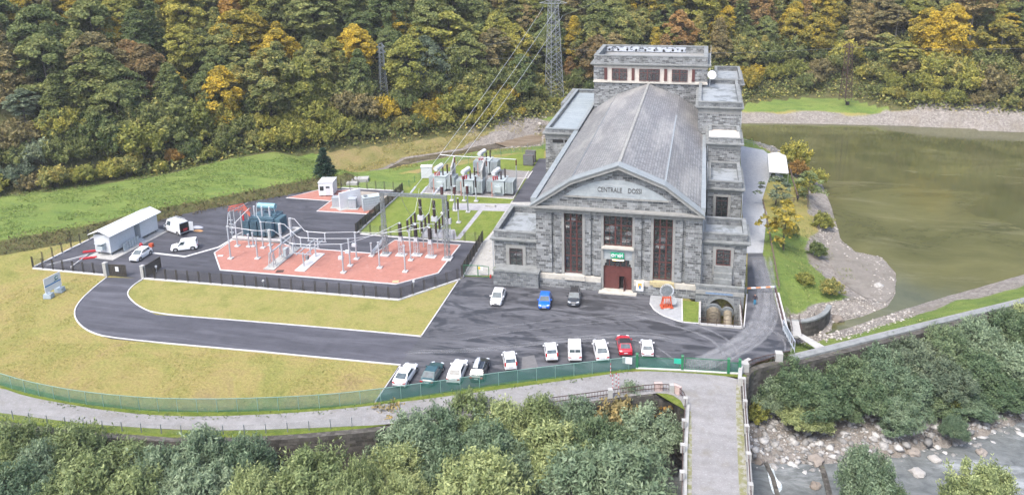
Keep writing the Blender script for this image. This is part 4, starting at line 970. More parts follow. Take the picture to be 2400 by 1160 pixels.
tag(MB().ribbon(pts([(1490, 864), (1600, 869), (1735, 877)]), .25, -.02, .12).build('gate_sill', MT['kerb'], fix=True), 'pale concrete sill under the green yard gate', 'sill')
s_ = thing('green_sign', 'small bright green sign hung on the low fence panel left of the gate', 'sign', tuple(at(1588, 866)+Vector((0, -.1, 1.25)))); MB().box(-.45, .45, -.02, .02, -.35, .35).build('plate', plain('bright_green', (.02, .42, .28), .5, var=0), s_)
s_ = thing('white_sign', 'white sign board fixed to the netting fence below the red car', 'sign', tuple(at(1470, 866)+Vector((0, -.1, 1.35)))); MB().box(-.6, .6, -.02, .02, -.45, .45).build('plate', MT['white'], s_)
g1 = at(246, 645); g2 = at(336, 653)
gate_post(250, 646, 'square pale concrete gate pillar left of the drive', 2.3, .6, 'concrete', 'gate_pillar'); gate_post(337, 652, 'square pale concrete gate pillar right of the drive', 2.2, .55, 'concrete', 'gate_pillar')
bar_gate('drive_gate_leaf', 'closed brown steel gate leaf across the left half of the drive', [at(258, 646), at(297, 648)], 2.0, 'brown_fence', .25, .09, 'brown_grate')
bar_gate('drive_gate_leaf', 'open brown steel gate leaf swung back behind the right pillar', [at(341, 651), at(378, 628)], 2.0, 'brown_fence', .25, .09, 'brown_grate')
s_ = thing('white_notice', 'small white notice on the closed gate leaf of the drive', 'sign', tuple(at(277, 647)+Vector((.1, -.15, 1.3)))); MB().box(-.3, .3, -.02, .02, -.4, .4).build('plate', MT['white'], s_)
bar_gate('wing_gate', 'green mesh gate with warning sign beside the left wing', [at(1088, 647), at(1120, 648)], 1.9, 'green_paint', 0, .08, 'wire_mesh'); bar_gate('wing_gate', 'green mesh gate leaf touching the left wing', [at(1121, 648), at(1146, 651)], 1.9, 'green_paint', 0, .08, 'wire_mesh')
s_ = thing('warning_sign', 'small yellow and white warning sign on the gate by the left wing', 'sign', tuple(at(1128, 648)+Vector((0, -.12, 1.5)))); MB().box(-.42, -.06, -.02, .02, -.2, .2).build('yellow_plate', plain('warning_yellow', (.7, .5, .05), .5, var=0), s_); MB().box(-.03, .35, -.02, .02, -.28, .3).build('white_plate', MT['white'], s_)
# roadside timber rail and the wall of the right side road
def rail_fence(label, P, step, h=1.0, mat='wood', zs=None):
    t = thing('timber_rail', label, 'railing', tuple(P[0])); Q = [p-P[0] for p in P]
    for p in lerp_line(Q, step): MB().obox((p.x, p.y, p.z+h/2), (.14, .14, h)).build('post', MT[mat], t)
    r = MB()
    for a, b in zip(Q[:-1], Q[1:]):
        for zz in (.5*h, .92*h): r.beam(a+Vector((0, 0, zz)), b+Vector((0, 0, zz)), .10)
    r.build('rails', MT[mat], t)
rail_fence('weathered timber rail along the side road, above the grassy bank', smooth_line(pts([(1788, 478), (1796, 515), (1806, 570), (1817, 630), (1826, 682)]), 1), 2.6)
rail_fence('timber rail running from the tent down towards the standing person', pts([(1850, 395), (1857, 425), (1869, 466)]), 2.5)
rail_fence('short timber rail across the grass beside the standing person', pts([(1836, 476), (1866, 474)]), 2.2)
rail_fence('timber rail round the far end of the gravel road by the reservoir', pts([(1742, 336), (1775, 343), (1805, 352), (1828, 368)]), 3.0, 1.1, 'galv_dark')
rw_ = thing('road_edge_wall', 'white-topped low wall with rusty rail along the lower side road', 'wall', tuple(at(1817, 690))); q_ = [p-at(1817, 690) for p in pts([(1817, 690), (1828, 735), (1838, 777)])]
MB().ribbon(q_, .55, -.05, .35, wi=.1).build('kerb_wall', MT['kerb'], rw_, fix=True)
r = MB(); [r.beam(a+Vector((0, 0, .95)), b+Vector((0, 0, .95)), .22) for a, b in zip(q_[:-1], q_[1:])]; [r.beam(p+Vector((0, 0, .3)), p+Vector((0, 0, .95)), .1) for p in lerp_line(q_, 1.6)]; r.build('iron_rail', MT['rust'], rw_)
# road barrier
ba = at(1748, 690); bb = at(1816, 686); t = thing('road_barrier', 'lowered orange and white barrier pole across the side road', 'barrier', tuple(ba)); v = bb-ba
for k in range(2): MB().beam(v*k+Vector((0, 0, 0)), v*k+Vector((0, 0, 1.15)), .22).build('barrier_post', MT['galv_dark'], t)
for k in range(6): MB().beam(v*(k/6)+Vector((0, 0, 1.0)), v*((k+1)/6)+Vector((0, 0, 1.0)), .16, .2).build('barrier_pole', plain('barrier_orange', (.62, .27, .12), .5) if k % 2 == 0 else MT['white'], t)
# sluice works at the road corner
t = thing('concrete_stair', 'narrow concrete steps with rusty handrail beside the sluice pit', 'stairs', tuple(at(1868, 790)))
sb = MB(); a = at(1868, 786)-at(1868, 790); b = at(1862, 738)-at(1868, 790); dv = (b-a)/16
for k in range(16): p = a+dv*k; sb.obox((p.x, p.y, -.12-k*.055), (1.25, dv.length*1.05, .3), math.atan2(dv.y, dv.x)-math.pi/2)
sb.build('steps', MT['concrete'], t)
r = MB()
for s in (-.62, .62): r.beam(a+Vector((s, 0, .9)), b+Vector((s, 0, .1)), .06); [r.beam(a+(b-a)*(k/4)+Vector((s, 0, -.8*k/4)), a+(b-a)*(k/4)+Vector((s, 0, .9-.8*k/4)), .05) for k in range(5)]
r.build('handrail', MT['rust'], t)
t = thing('sluice_screen', 'upright galvanised sluice screen beside the dark pit at the road corner', 'sluice', tuple(at(1848, 800))); f = MB()
for k in range(7): f.beam((-.5+k*.16, 2.6-k*.9, .1), (-.5+k*.16, 2.6-k*.9, 1.7), .09); 
f.beam((-.5, 2.6, 1.6), (.46, -2.8, 1.6), .12); f.beam((-.5, 2.6, .4), (.46, -2.8, .4), .12); f.build('screen_frame', MT['galv'], t); MB().ribbon([Vector((-.4, 2.2, 0)), Vector((.2, -.6, 0))], .05, .3, 1.5).build('screen_plate', MT['blue_box'], t, fix=True)
t = thing('pit_railing', 'thin steel railing around the pit before the arch', 'railing', (0, 0, 0)); r = MB()
for zz in (.55, 1.05): r.beam((.7, 99.6, zz), (6.5, 99.6, zz), .045); r.beam((6.5, 99.6, zz), (6.5, 106.3, zz), .045)
r.build('rails', MT['rust'], t)
for k in range(6): MB().beam((.7+k*1.16, 99.6, .1), (.7+k*1.16, 99.6, 1.1), .05).build('post', MT['rust'], t)
for k in range(1, 4): MB().beam((6.5, 99.6+k*2.2, .1), (6.5, 99.6+k*2.2, 1.1), .05).build('post', MT['rust'], t)
# red-white marker poles on the path
for i, (x, y, lab) in enumerate([(1436, 910, 'tallest red and white striped pole standing on the gravel path'), (1431, 882, 'red and white striped pole in the grass under the netting fence'), (1444, 905, 'thin red and white striped pole just right of the tallest one'), (1450, 908, 'rightmost red and white striped pole by the bay railing')]):
    t = thing('marker_pole', lab, 'pole', tuple(at(x, y)), 0, 'striped marker poles on the gravel path')
    for k in range(7): MB().tube((0, 0, k*.26), (0, 0, k*.26+.26), .04, .04, 8).build('stripe', MT['red'] if k % 2 == 0 else MT['white'], t)
# bank of sign board at left
t = thing('site_board', 'white site board with blue band and green logo standing on the dry lawn', 'sign board', tuple((at(115, 697)+at(141, 683))/2), math.atan2((at(141, 683)-at(115, 697)).y, (at(141, 683)-at(115, 697)).x))
MB().box(-1.5, 1.5, -.04, .04, .9, 3.2).build('panel', MT['white'], t); MB().box(-1.45, 1.45, -.055, -.041, 1.8, 2.0).build('blue_band', plain('band_blue', (.03, .2, .5), .5, var=0), t)
lg = MB(); lg.pipe([(.75+.32*math.cos(RAD(a)), -.06, 2.52+.26*math.sin(RAD(a))) for a in range(40, 330, 20)], .07, 6); lg.box(.2, .65, -.07, -.05, 2.1, 2.2); lg.build('green_logo', plain('logo_teal', (.02, .2, .2), .5, var=0), t)
for s in (-1.2, 1.2): MB().box(s-.05, s+.05, -.03, .05, 0, 1.0).build('leg', MT['galv'], t)
for (x, y, lab) in ((115, 697, 'grey concrete block on the lawn at the near foot of the site board'), (141, 683, 'grey concrete block on the lawn at the far foot of the site board')):
    t2 = MB(); t2.obox((0, 0, .35), (1.2, 1.0, .7), RAD(12), .94); o = t2.build('concrete_block', MT['blue_box'], None, at(x, y)); tag(o, lab, 'concrete block', 'blocks beside the site board')

# ------------------------------------------------------------------ vehicles (front towards +Y)
def paint(name, col, rough=.3): return plain('paint_'+name, col, rough, var=.02, coat=.7)
PAINTS = {'white': paint('white', (.80, .81, .82)), 'blue': paint('blue', (.005, .13, .62)), 'charcoal': paint('charcoal', (.035, .045, .06)), 'green_grey': paint('dark_green_grey', (.02, .07, .08)), 'black': paint('black', (.015, .017, .02)), 'red': paint('red', (.52, .008, .03)), 'silver': paint('silver', (.5, .53, .55))}
def make_car(name, label, col, L=4.3, Wd=1.78, Ht=1.5, belt=.95, hood=1.05, hood_z=.88, ws=.75, roof_len=1.5, rear=.35, deck=.0, cabw=.80, rail=False, van=False, roof_col=None, black_roof=False, cladding=False, roofbox=False, group=None, snub=.12, lightz=.72, bigtail=False, vshape=False, darkface=False, open_back=False, grille=True):
    """profile from the nose back: hood, windscreen run ws, roof_len, rear-window run, deck"""
    t = thing(name, label, 'van' if van else 'car', (0, 0, 0), 0, group); PM = PAINTS[col]; hw = Wd/2; y1 = L/2; y0 = -L/2
    b = MB()
    # lower body lofted through stations (y, half-width factor, z bottom, z top)
    hz = hood_z; bw = y1-hood
    st = [(y1, .74, .32, hz-.28), (y1-.10, .86, .22, hz-.16), (y1-.38, .97, .2, hz-.05), (bw, 1.0, .2, hz+.06), (bw-ws*.6, 1.0, .2, belt), (0 if bw-ws*.6 > .1 else bw-ws*.6-.2, 1.0, .2, belt), (y0+.55, 1.0, .2, belt+.02), (y0+.16, .96, .24, belt-.02), (y0, .88, .32, belt-.14)]
    rings = []
    for (y, k, zb, zt) in st:
        w = hw*k; rings.append([(-w*.92, y, zb), (-w, y, zb+.14), (-w, y, zt-.22), (-w*.93, y, zt-.03), (-w*.6, y, zt+.03), (w*.6, y, zt+.03), (w*.93, y, zt-.03), (w, y, zt-.22), (w, y, zb+.14), (w*.92, y, zb)])
    vs = [p for r_ in rings for p in r_]; m = 10; fs = []
    for i in range(len(rings)-1):
        for j in range(m): fs.append((i*m+j, i*m+(j+1) % m, (i+1)*m+(j+1) % m, (i+1)*m+j))
    fs += [tuple(range(m-1, -1, -1)), tuple((len(rings)-1)*m+j for j in range(m))]
    b.add(vs, fs, False); body = b.build('body', PM, t, fix=True)
    # cabin
    wbY = bw+.02; wtY = bw-ws; rtY = wtY-roof_len; rbY = max(y0+.06+deck, rtY-rear); cw = hw*.93; tw = hw*cabw
    if van: tw = hw*.88
    zr = Ht; zb = belt-.02
    cab = MB(); z2 = hz+.04
    A = [(-cw, wbY, z2), (cw, wbY, z2), (cw, rbY, zb), (-cw, rbY, zb)]; T = [(-tw, wtY, zr-.05), (tw, wtY, zr-.05), (tw, rtY, zr-.03), (-tw, rtY, zr-.03)]; T2 = [(-tw*.86, wtY-.1, zr), (tw*.86, wtY-.1, zr), (tw*.86, rtY+.06, zr+.01), (-tw*.86, rtY+.06, zr+.01)]
    cab.add(A+T, [(0, 1, 5, 4), (1, 2, 6, 5), (2, 3, 7, 6), (3, 0, 4, 7)])
    rf_ = MB().add(T+T2, [(0, 1, 5, 4), (1, 2, 6, 5), (2, 3, 7, 6), (3, 0, 4, 7), (4, 5, 6, 7)])
    cab.build('cabin', PM, t, fix=True); rf_.build('roof', MT['black_plastic'] if black_roof else PM, t, fix=True)
    def pane(q, a0, a1, b0, b1, name, off=.012, mat='carglass'):
        q = [Vector(p) for p in q]; f = lambda u, v: (q[0]*(1-u)+q[1]*u)*(1-v)+(q[3]*(1-u)+q[2]*u)*v
        n = (q[1]-q[0]).cross(q[3]-q[0]).normalized(); c = sum(q, Vector())/4; ctr = Vector((0, (wbY+rbY)/2, (zb+zr)/2))
        if n.dot(c-ctr) < 0: n = -n
        o = MB().add([f(a0, b0)+n*off, f(a1, b0)+n*off, f(a1, b1)+n*off, f(a0, b1)+n*off], [(0, 1, 2, 3)]).build(name, MT[mat], t, fix=False); return o
    pane([A[0], A[1], T[1], T[0]], .06, .94, .06, .95, 'windscreen')
    if open_back: pass
    elif not van: pane([A[2], A[3], T[3], T[2]], .09, .91, .18, .93, 'rear_window')
    else: pane([A[2], A[3], T[3], T[2]], .08, .48, .45, .9, 'rear_window'); pane([A[2], A[3], T[3], T[2]], .52, .92, .45, .9, 'rear_window')
    for sgn, q in ((1, [A[1], A[2], T[2], T[1]]), (-1, [A[3], A[0], T[0], T[3]])):
        lo_, hi_ = (.10, .93) if not van else ((.10, .34) if sgn == 1 else (.66, .90))
        pane(q, lo_, hi_, .16, .88, 'side_window')
    # wheels
    rr = .32 if not van else .34
    for sx in (-1, 1):
        for yy in (y1-.82, y0+.78):
            w = MB().tube((sx*(hw-.20), yy, rr), (sx*(hw+.012), yy, rr), rr, rr, 16).build('wheel', MT['rubber'], t)
            MB().tube((sx*(hw+.013), yy, rr), (sx*(hw+.022), yy, rr), rr*.66, rr*.6, 12).build('rim', MT['rim'], w)
            ar_ = MB()
            ar_.tube((sx*(hw-.08), yy, rr+.03), (sx*(hw+.006), yy, rr+.03), rr+.09, rr+.09, 16); ar_.build('wheel_arch', MT['black_plastic'], t)
    # lamps, plates, mirrors, bumpers
    for sx in (-1, 1):
        MB().obox((sx*hw*.66, y1-.20, hz-.17), (hw*.42, .26, .15), sx*RAD(-22)).build('headlight', MT['lamp_clear'], t)
        if bigtail: MB().obox((sx*hw*.86, y0+.05, belt+.12), (.2, .16, .42)).build('taillight', MT['lamp_red'], t)
        else: MB().obox((sx*hw*.72, y0+.045, belt-.2), (hw*.36, .14, .16), sx*RAD(14)).build('taillight', MT['lamp_red'], t)
        MB().obox((sx*(hw+.09), bw-.42, belt+.06), (.2, .12, .15)).build('mirror', PM if not van else MT['black_plastic'], t)
    MB().box(-.26, .26, y0-.02, y0+.03, belt-.40, belt-.27).build('number_plate', MT['white_dirty'], t); MB().box(-.26, .26, y1-.06, y1+.012, .42, .53).build('number_plate', MT['white_dirty'], t)
    MB().box(-hw*.78, hw*.78, y0-.03, y0+.2, .24, .42).build('rear_bumper', MT['black_plastic'], t); MB().box(-hw*.62, hw*.62, y1-.2, y1+.01, .25, .4).build('front_grille', MT['black_plastic'], t)
    if vshape:
        g = MB(); g.beam((-hw*.85, y1-.45, hz-.0), (-.18, y1-.03, hz-.30), .07); g.beam((hw*.85, y1-.45, hz-.0), (.18, y1-.03, hz-.30), .07); g.box(-.2, .2, y1-.12, y1+.015, hz-.42, hz-.26); g.build('v_grille', MT['black_plastic'], t)
    if rail or roofbox:
        for sx in (-1, 1): MB().beam((sx*tw*.9, wtY-.15, zr+.06), (sx*tw*.9, rtY+.1, zr+.06), .05).build('roof_rail', MT['galv_dark'], t)
    if roofbox: MB().obox((-.22, wtY-.95, zr+.26), (.62, 1.75, .3), 0, .82).build('roof_box', PAINTS['silver'], t)
    return t
def heading(p, q): a = at(*p); b = at(*q); return math.atan2(-(b.x-a.x), b.y-a.y)
def park(car, px, py, L, rz, rear=True):
    """stand the car with its rear (or front) bumper over the surveyed mark"""
    p = at(px, py); d = Vector((-math.sin(rz), math.cos(rz), 0)); c = p+d*(L/2) if rear else p-d*(L/2)
    car.location = (c.x, c.y, .012); car.rotation_euler = (0, 0, rz)
NR = 'cars parked along the green netting fence'
def hd(x0, y0, x1, y1): return heading((x0, y0), (x1, y1))
c = make_car('white_coupe_car', 'white coupe-like crossover, leftmost car beside the green netting fence', 'white', 4.5, 1.85, 1.42, .98, 1.15, .9, .85, 1.2, .95, .1, .76, group=NR); park(c, 935, 911, 4.5, hd(937, 909, 964, 868))
c = make_car('dark_estate_car', 'dark green-grey sloping-back car, second from the left by the netting fence', 'green_grey', 4.5, 1.82, 1.45, .97, 1.15, .88, .8, 1.4, .8, .1, .78, group=NR); park(c, 1000, 908, 4.5, hd(1000, 909, 1024, 868))
c = make_car('white_crossover_car', 'white crossover between the dark green car and the black roof-box estate', 'white', 4.6, 1.84, 1.5, 1.0, 1.15, .92, .8, 1.5, .7, .1, .78, group=NR); park(c, 1062, 903, 4.6, hd(1062, 903, 1080, 862))
c = make_car('black_estate_car', 'black estate car with a silver roof box', 'black', 4.6, 1.8, 1.48, .97, 1.15, .9, .75, 1.9, .5, 0, .8, roofbox=True, group=NR); park(c, 1116, 899, 4.6, hd(1116, 899, 1131, 858))
c = make_car('white_city_car', 'small boxy white car with red tail lamps, near the empty pale parking bay', 'white', 3.65, 1.64, 1.55, .98, .75, .92, .55, 1.75, .25, 0, .84, bigtail=True, group=NR); park(c, 1198, 872, 3.65, hd(1198, 872, 1192, 838))
c = make_car('white_city_car', 'small boxy white car with red tail lamps, beside the white van', 'white', 3.65, 1.64, 1.55, .98, .75, .92, .55, 1.75, .25, 0, .84, bigtail=True, group=NR); park(c, 1294, 850, 3.65, hd(1294, 850, 1289, 818))
c = make_car('small_white_van', 'small white panel van parked between two white cars at the netting fence', 'white', 4.35, 1.8, 1.85, 1.02, .85, .98, .6, 2.6, .12, 0, .88, van=True, group=NR); park(c, 1348, 851, 4.35, hd(1348, 851, 1346, 812))
c = make_car('white_suv_car', 'large white hatchback with a big rear window, left of the red car', 'white', 4.5, 1.82, 1.55, 1.0, 1.1, .93, .8, 1.5, .7, 0, .78, group=NR); park(c, 1413, 851, 4.5, hd(1413, 851, 1404, 810))
c = make_car('red_hatchback', 'bright red hatchback with a black roof', 'red', 4.3, 1.8, 1.45, .97, 1.1, .9, .8, 1.35, .75, 0, .76, black_roof=True, group=NR); park(c, 1467, 838, 4.3, hd(1467, 838, 1460, 800))
c = make_car('rounded_white_car', 'small rounded white car, rightmost in the fence row beside the gate', 'white', 3.55, 1.63, 1.5, .95, .85, .88, .65, 1.3, .45, .12, .8, group=NR); park(c, 1518, 841, 3.55, hd(1518, 841, 1514, 806))
NF = 'cars parked in front of the power station'
c = make_car('white_hatchback', 'white hatchback with a dark V-shaped nose, leftmost before the facade', 'white', 4.45, 1.79, 1.55, .98, 1.0, .9, .85, 1.5, .6, 0, .78, vshape=True, group=NF); park(c, 1161, 720, 4.45, hd(1172, 690, 1161, 718), False)
c = make_car('blue_hatchback', 'bright blue hatchback before the facade', 'blue', 4.2, 1.76, 1.5, .97, 1.0, .9, .8, 1.45, .5, 0, .78, group=NF); park(c, 1275, 728, 4.2, hd(1279, 698, 1275, 727), False)
c = make_car('dark_suv_car', 'charcoal car with a glass roof, rightmost before the facade', 'charcoal', 4.3, 1.8, 1.6, 1.0, 1.0, .95, .75, 1.7, .4, 0, .8, rail=True, black_roof=True, group=NF); park(c, 1344, 721, 4.3, hd(1348, 690, 1344, 720), False)
NV = 'vehicles in the switchyard compound'
c = make_car('small_white_van', 'white compact delivery van with closed doors on the compound asphalt', 'white', 4.4, 1.8, 1.85, 1.05, 1.0, 1.0, .65, 2.55, .1, 0, .88, van=True, group=NV); park(c, 402, 588, 4.4, hd(460, 581, 408, 587), False)
c = make_car('white_hatchback', 'white car with a black bumper parked by the white service building', 'white', 4.3, 1.75, 1.58, 1.0, 1.0, .93, .8, 1.7, .4, 0, .8, group=NV, cladding=True); park(c, 312, 616, 4.3, hd(343, 595, 314, 614), False)
bv = make_car('large_white_van', 'large white panel van with its rear doors open', 'white', 5.6, 2.05, 2.45, 1.25, .8, 1.15, .75, 3.9, .05, 0, .9, van=True, group=NV, open_back=True); park(bv, 434, 550, 5.6, hd(430, 550, 383, 533))
MB().box(-.85, .85, -2.84, -2.79, .55, 2.3).build('dark_load_bay', MT['dark'], bv); MB().box(-.3, .5, -2.9, -2.85, .75, 1.25).build('red_load', MT['red'], bv)
for sx in (-1, 1): MB().obox((sx*1.12, -3.2, 1.4), (.06, .85, 1.75), sx*RAD(28)).build('rear_door', MT['white_dirty'], bv)
rk = MB()
for y in (-1.8, -.4, .9): rk.beam((-.85, y, 2.62), (.85, y, 2.62), .06)
for x in (-.85, -.3, .3, .85): rk.beam((x, -2.0, 2.66), (x, 1.2, 2.66), .05)
rk.build('roof_rack', MT['galv'], bv)
# goods dropped behind the big van
o = MB().lathe((0, 0, 0), [(.8, 0), (.55, .18), (.2, .3), (.03, .33)], 12).build('grey_tarpaulin', plain('tarpaulin', (.34, .36, .42), .8), None, at(463, 533)); o.scale = (1.5, .8, 1); tag(o, 'crumpled grey tarpaulin on the asphalt behind the open van', 'tarpaulin')
o = MB().lathe((0, 0, 0), [(.7, 0), (.5, .1), (.15, .15), (.03, .15)], 12).build('orange_sheet', plain('tan_sheet', (.5, .26, .1), .8), None, at(464, 541)); o.scale = (1.5, .7, 1); tag(o, 'tan sheet lying beside the grey tarpaulin behind the open van', 'sheet')
# tent over a small machine on the gravel road
tq0, tq1 = at(1822, 430), at(1821, 386); tp = (tq0+tq1)/2; t = thing('white_tent', 'white pop-up tent beside the gravel road', 'tent', (tp.x, tp.y, 0), RAD(-3))
TL, TW, TZ = tq1.y-tq0.y, 4.0, 2.5
rf_ = MB(); e = [(-TW/2, -TL/2+.3, TZ), (TW/2, -TL/2+.3, TZ), (TW/2, TL/2, TZ), (-TW/2, TL/2, TZ)]; k = [(-.2, -TL/2+2.6, TZ+.7), (.2, -TL/2+2.6, TZ+.7), (.2, TL/2-1.0, TZ+.75), (-.2, TL/2-1.0, TZ+.75)]; sk = [(x, y, TZ-.3) for x, y, z in e]
rf_.add(e+k, [(0, 1, 5, 4), (1, 2, 6, 5), (2, 3, 7, 6), (3, 0, 4, 7), (4, 5, 6, 7)]).add(sk+e, [(0, 1, 5, 4), (1, 2, 6, 5), (2, 3, 7, 6), (3, 0, 4, 7)]); rf_.build('canopy', MT['white'], t)
for x, y, z in e: MB().tube((x*.97, y, 0), (x*.97, y, TZ-.2), .05, .05, 6).build('leg', MT['galv'], t)
t = thing('small_tractor', 'small white machine with two black-sided tracks under the tent edge', 'machine', tuple(at(1822, 424)), RAD(-3))
MB().box(-.45, .45, 0, 2.2, .35, 1.0).box(-.4, .4, .9, 2.0, 1.001, 1.6).build('body', MT['white_dirty'], t)
for sx in (-1, 1): MB().box(sx*.85-.25, sx*.85+.25, -.3, 2.4, .12, .62).build('track', MT['black_plastic'], t); MB().box(sx*.85-.27, sx*.85+.27, -.3, 1.6, .621, .85).build('track_guard', MT['white'], t)
# ------------------------------------------------------------------ white service building and cabins
p0 = at(262, 600); p1 = at(372, 543); ax = (p1-p0); ax.z = 0; Lb = ax.length; rz = math.atan2(ax.y, ax.x)
t = thing('service_building', 'long white twin-cabin service building under one pitched white roof', 'building', tuple(p0), rz)
for a, b in ((0, Lb*.50), (Lb*.62, Lb)): MB().box(a, b, 0, 3.3, .55, 3.7).build('cabin', MT['white_dirty'], t)
MB().box(Lb*.5, Lb*.62, 1.2, 3.2, .3, 3.6).build('recessed_cabin', MT['trafo_grey'], t)
rf_ = MB(); prof_ = [(-.7, 3.7), (1.65, 4.55), (4.0, 3.7), (4.0, 3.82), (1.65, 4.68), (-.7, 3.82)]
rr_ = MB(); rr_.add([(-.5, y, z) for y, z in prof_]+[(Lb+.5, y, z) for y, z in prof_], [(0, 1, 7, 6), (1, 2, 8, 7), (2, 3, 9, 8), (3, 4, 10, 9), (4, 5, 11, 10), (5, 0, 6, 11), (0, 5, 4, 1), (1, 4, 3, 2), (6, 7, 10, 11), (7, 8, 9, 10)])
roof_ = rr_.build('pitched_roof', MT['white'], t, fix=True); MB().box(-.5, Lb+.5, 1.6, 1.7, 4.66, 4.74).build('ridge_cap', MT['galv'], roof_)
MB().box(-1.5, Lb+1.0, -1.7, 3.8, -.02, .10).build('concrete_base', MT['concrete'], t)
st_ = MB()
for x in (.3, Lb*.25, Lb*.48, Lb*.65, Lb*.8, Lb-.3):
    for y in (.3, 3.0): st_.box(x-.12, x+.12, y-.12, y+.12, .1, .55)
st_.build('stilts', MT['galv_dark'], t)
ac = MB().box(-.75, -.02, 1.0, 2.3, 1.2, 1.9).box(-.9, -.02, .9, 2.5, 2.3, 2.4); ac.build('air_conditioner', MT['trafo_grey'], t)
for k in range(6): MB().obox((Lb*.2+k*.62, -.75, .8), (.5, .12, 1.5), 0, 1, 0).build('leaning_panel', MT['trafo_grey'], t)
st2 = MB(); [st2.box(Lb*.5, Lb*.6, -1.4+k*.35, -1.05+k*.35, .1, .25+k*.16) for k in range(4)]; st2.build('steps', MT['galv'], t)
o = MB().lathe((0, 0, 0), [(.3, 0), (.32, .4), (.2, .7), (.05, .75)], 8).build('red_bag', MT['red'], None, at(338, 582)+Vector((-1.0, .5, 0))); tag(o, 'small red bag on the slab beside the white service building', 'bag')
o = MB().obox((0, 0, .3), (.7, .5, .6)).build('orange_box', MT['orange'], None, at(355, 578)); tag(o, 'orange box on the asphalt behind the white car', 'box')
for i, (x, y) in enumerate([(214, 590), (207, 606)]):
    o = MB().obox((0, 0, .12), (2.6, .5, .22), RAD(28)).build('red_pipe_bundle', MT['red'], None, at(x, y)); tag(o, ['red pipes lying on the asphalt left of the service building, farther bundle', 'red pipes lying on the asphalt left of the service building, nearer bundle'][i], 'pipes', 'red pipe bundles')
o = MB().ribbon(pts([(110, 624), (205, 600), (165, 628)]), .2, 0, .25).build('manhole_frame', MT['kerb'], fix=True); tag(o, 'pale concrete kerb frame in the left corner of the compound', 'kerb frame')
t = thing('office_cabin', 'white office cabin standing on the far red pad by the meadow', 'cabin', tuple(at(748, 461)), RAD(12))
MB().box(0, 3.0, 0, 3.4, .25, 3.0).build('shell', MT['white'], t); MB().box(-.08, 3.08, -.08, 3.48, 3.0, 3.12).build('roof', MT['white'], t)
MB().box(-.04, 3.04, -.04, 3.44, 2.9, 2.99).build('roof_edge', MT['galv_dark'], t)
w = MB().box(.25, 1.1, -.04, -.002, 1.3, 2.3).build('window', MT['galv'], t); MB().box(.3, 1.05, -.055, -.041, 1.35, 2.25).build('pane', MT['glass'], w)
dd = MB().box(1.5, 2.4, -.04, -.002, .3, 2.4).build('door', MT['white_dirty'], t); MB().box(1.55, 2.35, -.06, -.042, 1.85, 2.2).build('pane', MT['glass'], dd)
for x in (.2, 2.8):
    for y in (.2, 3.2): MB().box(x-.15, x+.15, y-.15, y+.15, .0, .25).build('foot', MT['galv_dark'], t)
t = thing('fire_wall', 'tall white firewall slab beside the grey kiosks', 'wall', tuple(at(797, 492)), RAD(52)); MB().box(0, 4.6, -.18, .18, .05, 3.5).build('slab', MT['white'], t); MB().box(-.4, 5.0, -.9, 1.2, 0, .12).build('footing', MT['concrete'], t)
def kiosk(px, py, w, d, h, lab, rz=0):
    t = thing('electrical_kiosk', lab, 'kiosk', tuple(at(px, py)), rz); MB().box(0, w, 0, d, .15, h).build('housing', MT['trafo_grey'], t); MB().box(-.08, w+.08, -.08, d+.08, h, h+.1).build('lid', MT['galv'], t); MB().box(-.4, w+.5, -.4, d+.4, .0, .15).build('plinth', MT['concrete'], t)
    for k in range(2): MB().box(w*.08+k*w*.45, w*.47+k*w*.45, -.03, -.002, .35, h-.15).build('door', MT['galv'], t)
kiosk(779, 488, 1.6, 1.4, 2.1, 'grey metal kiosk in front of the white firewall', RAD(10)); kiosk(817, 491, 1.5, 1.3, 2.1, 'grey metal kiosk right of the white firewall', RAD(10))
t = thing('mesh_cage', 'large grey louvred transformer cage at the end of the red kiosk pad', 'cage', tuple(at(853, 496)), RAD(35)); MB().box(0, 3.3, 0, 2.0, .1, 2.7).build('louvred_body', MT['trafo_grey'], t)
f = MB()
for x in (0, 1.1, 2.2, 3.3):
    for y in (0, 2.0): f.beam((x, y, .1), (x, y, 2.75), .1)
for zz in (.6, 1.1, 1.6, 2.1, 2.7): f.beam((0, -.03, zz), (3.3, -.03, zz), .07); f.beam((-.03, 0, zz), (-.03, 2, zz), .07); f.beam((3.33, 0, zz), (3.33, 2, zz), .07)
f.build('frame', MT['galv'], t); MB().box(.3, 1.0, .6, 1.4, 2.75, 3.0).build('roof_vent', MT['galv_dark'], t)
# buried concrete slabs on the grass behind
o = MB().obox((0, 0, .35), (3.6, 2.2, .7), RAD(18)).build('concrete_slab', MT['concrete'], None, at(845, 424)); tag(o, 'flat grey concrete chamber in the grass beyond the office cabin', 'concrete chamber')
o = MB().obox((0, 0, .3), (2.4, 1.2, .6), RAD(10)).build('concrete_slab', MT['concrete'], None, at(826, 433)); tag(o, 'smaller concrete block in front of the flat concrete chamber', 'concrete block')

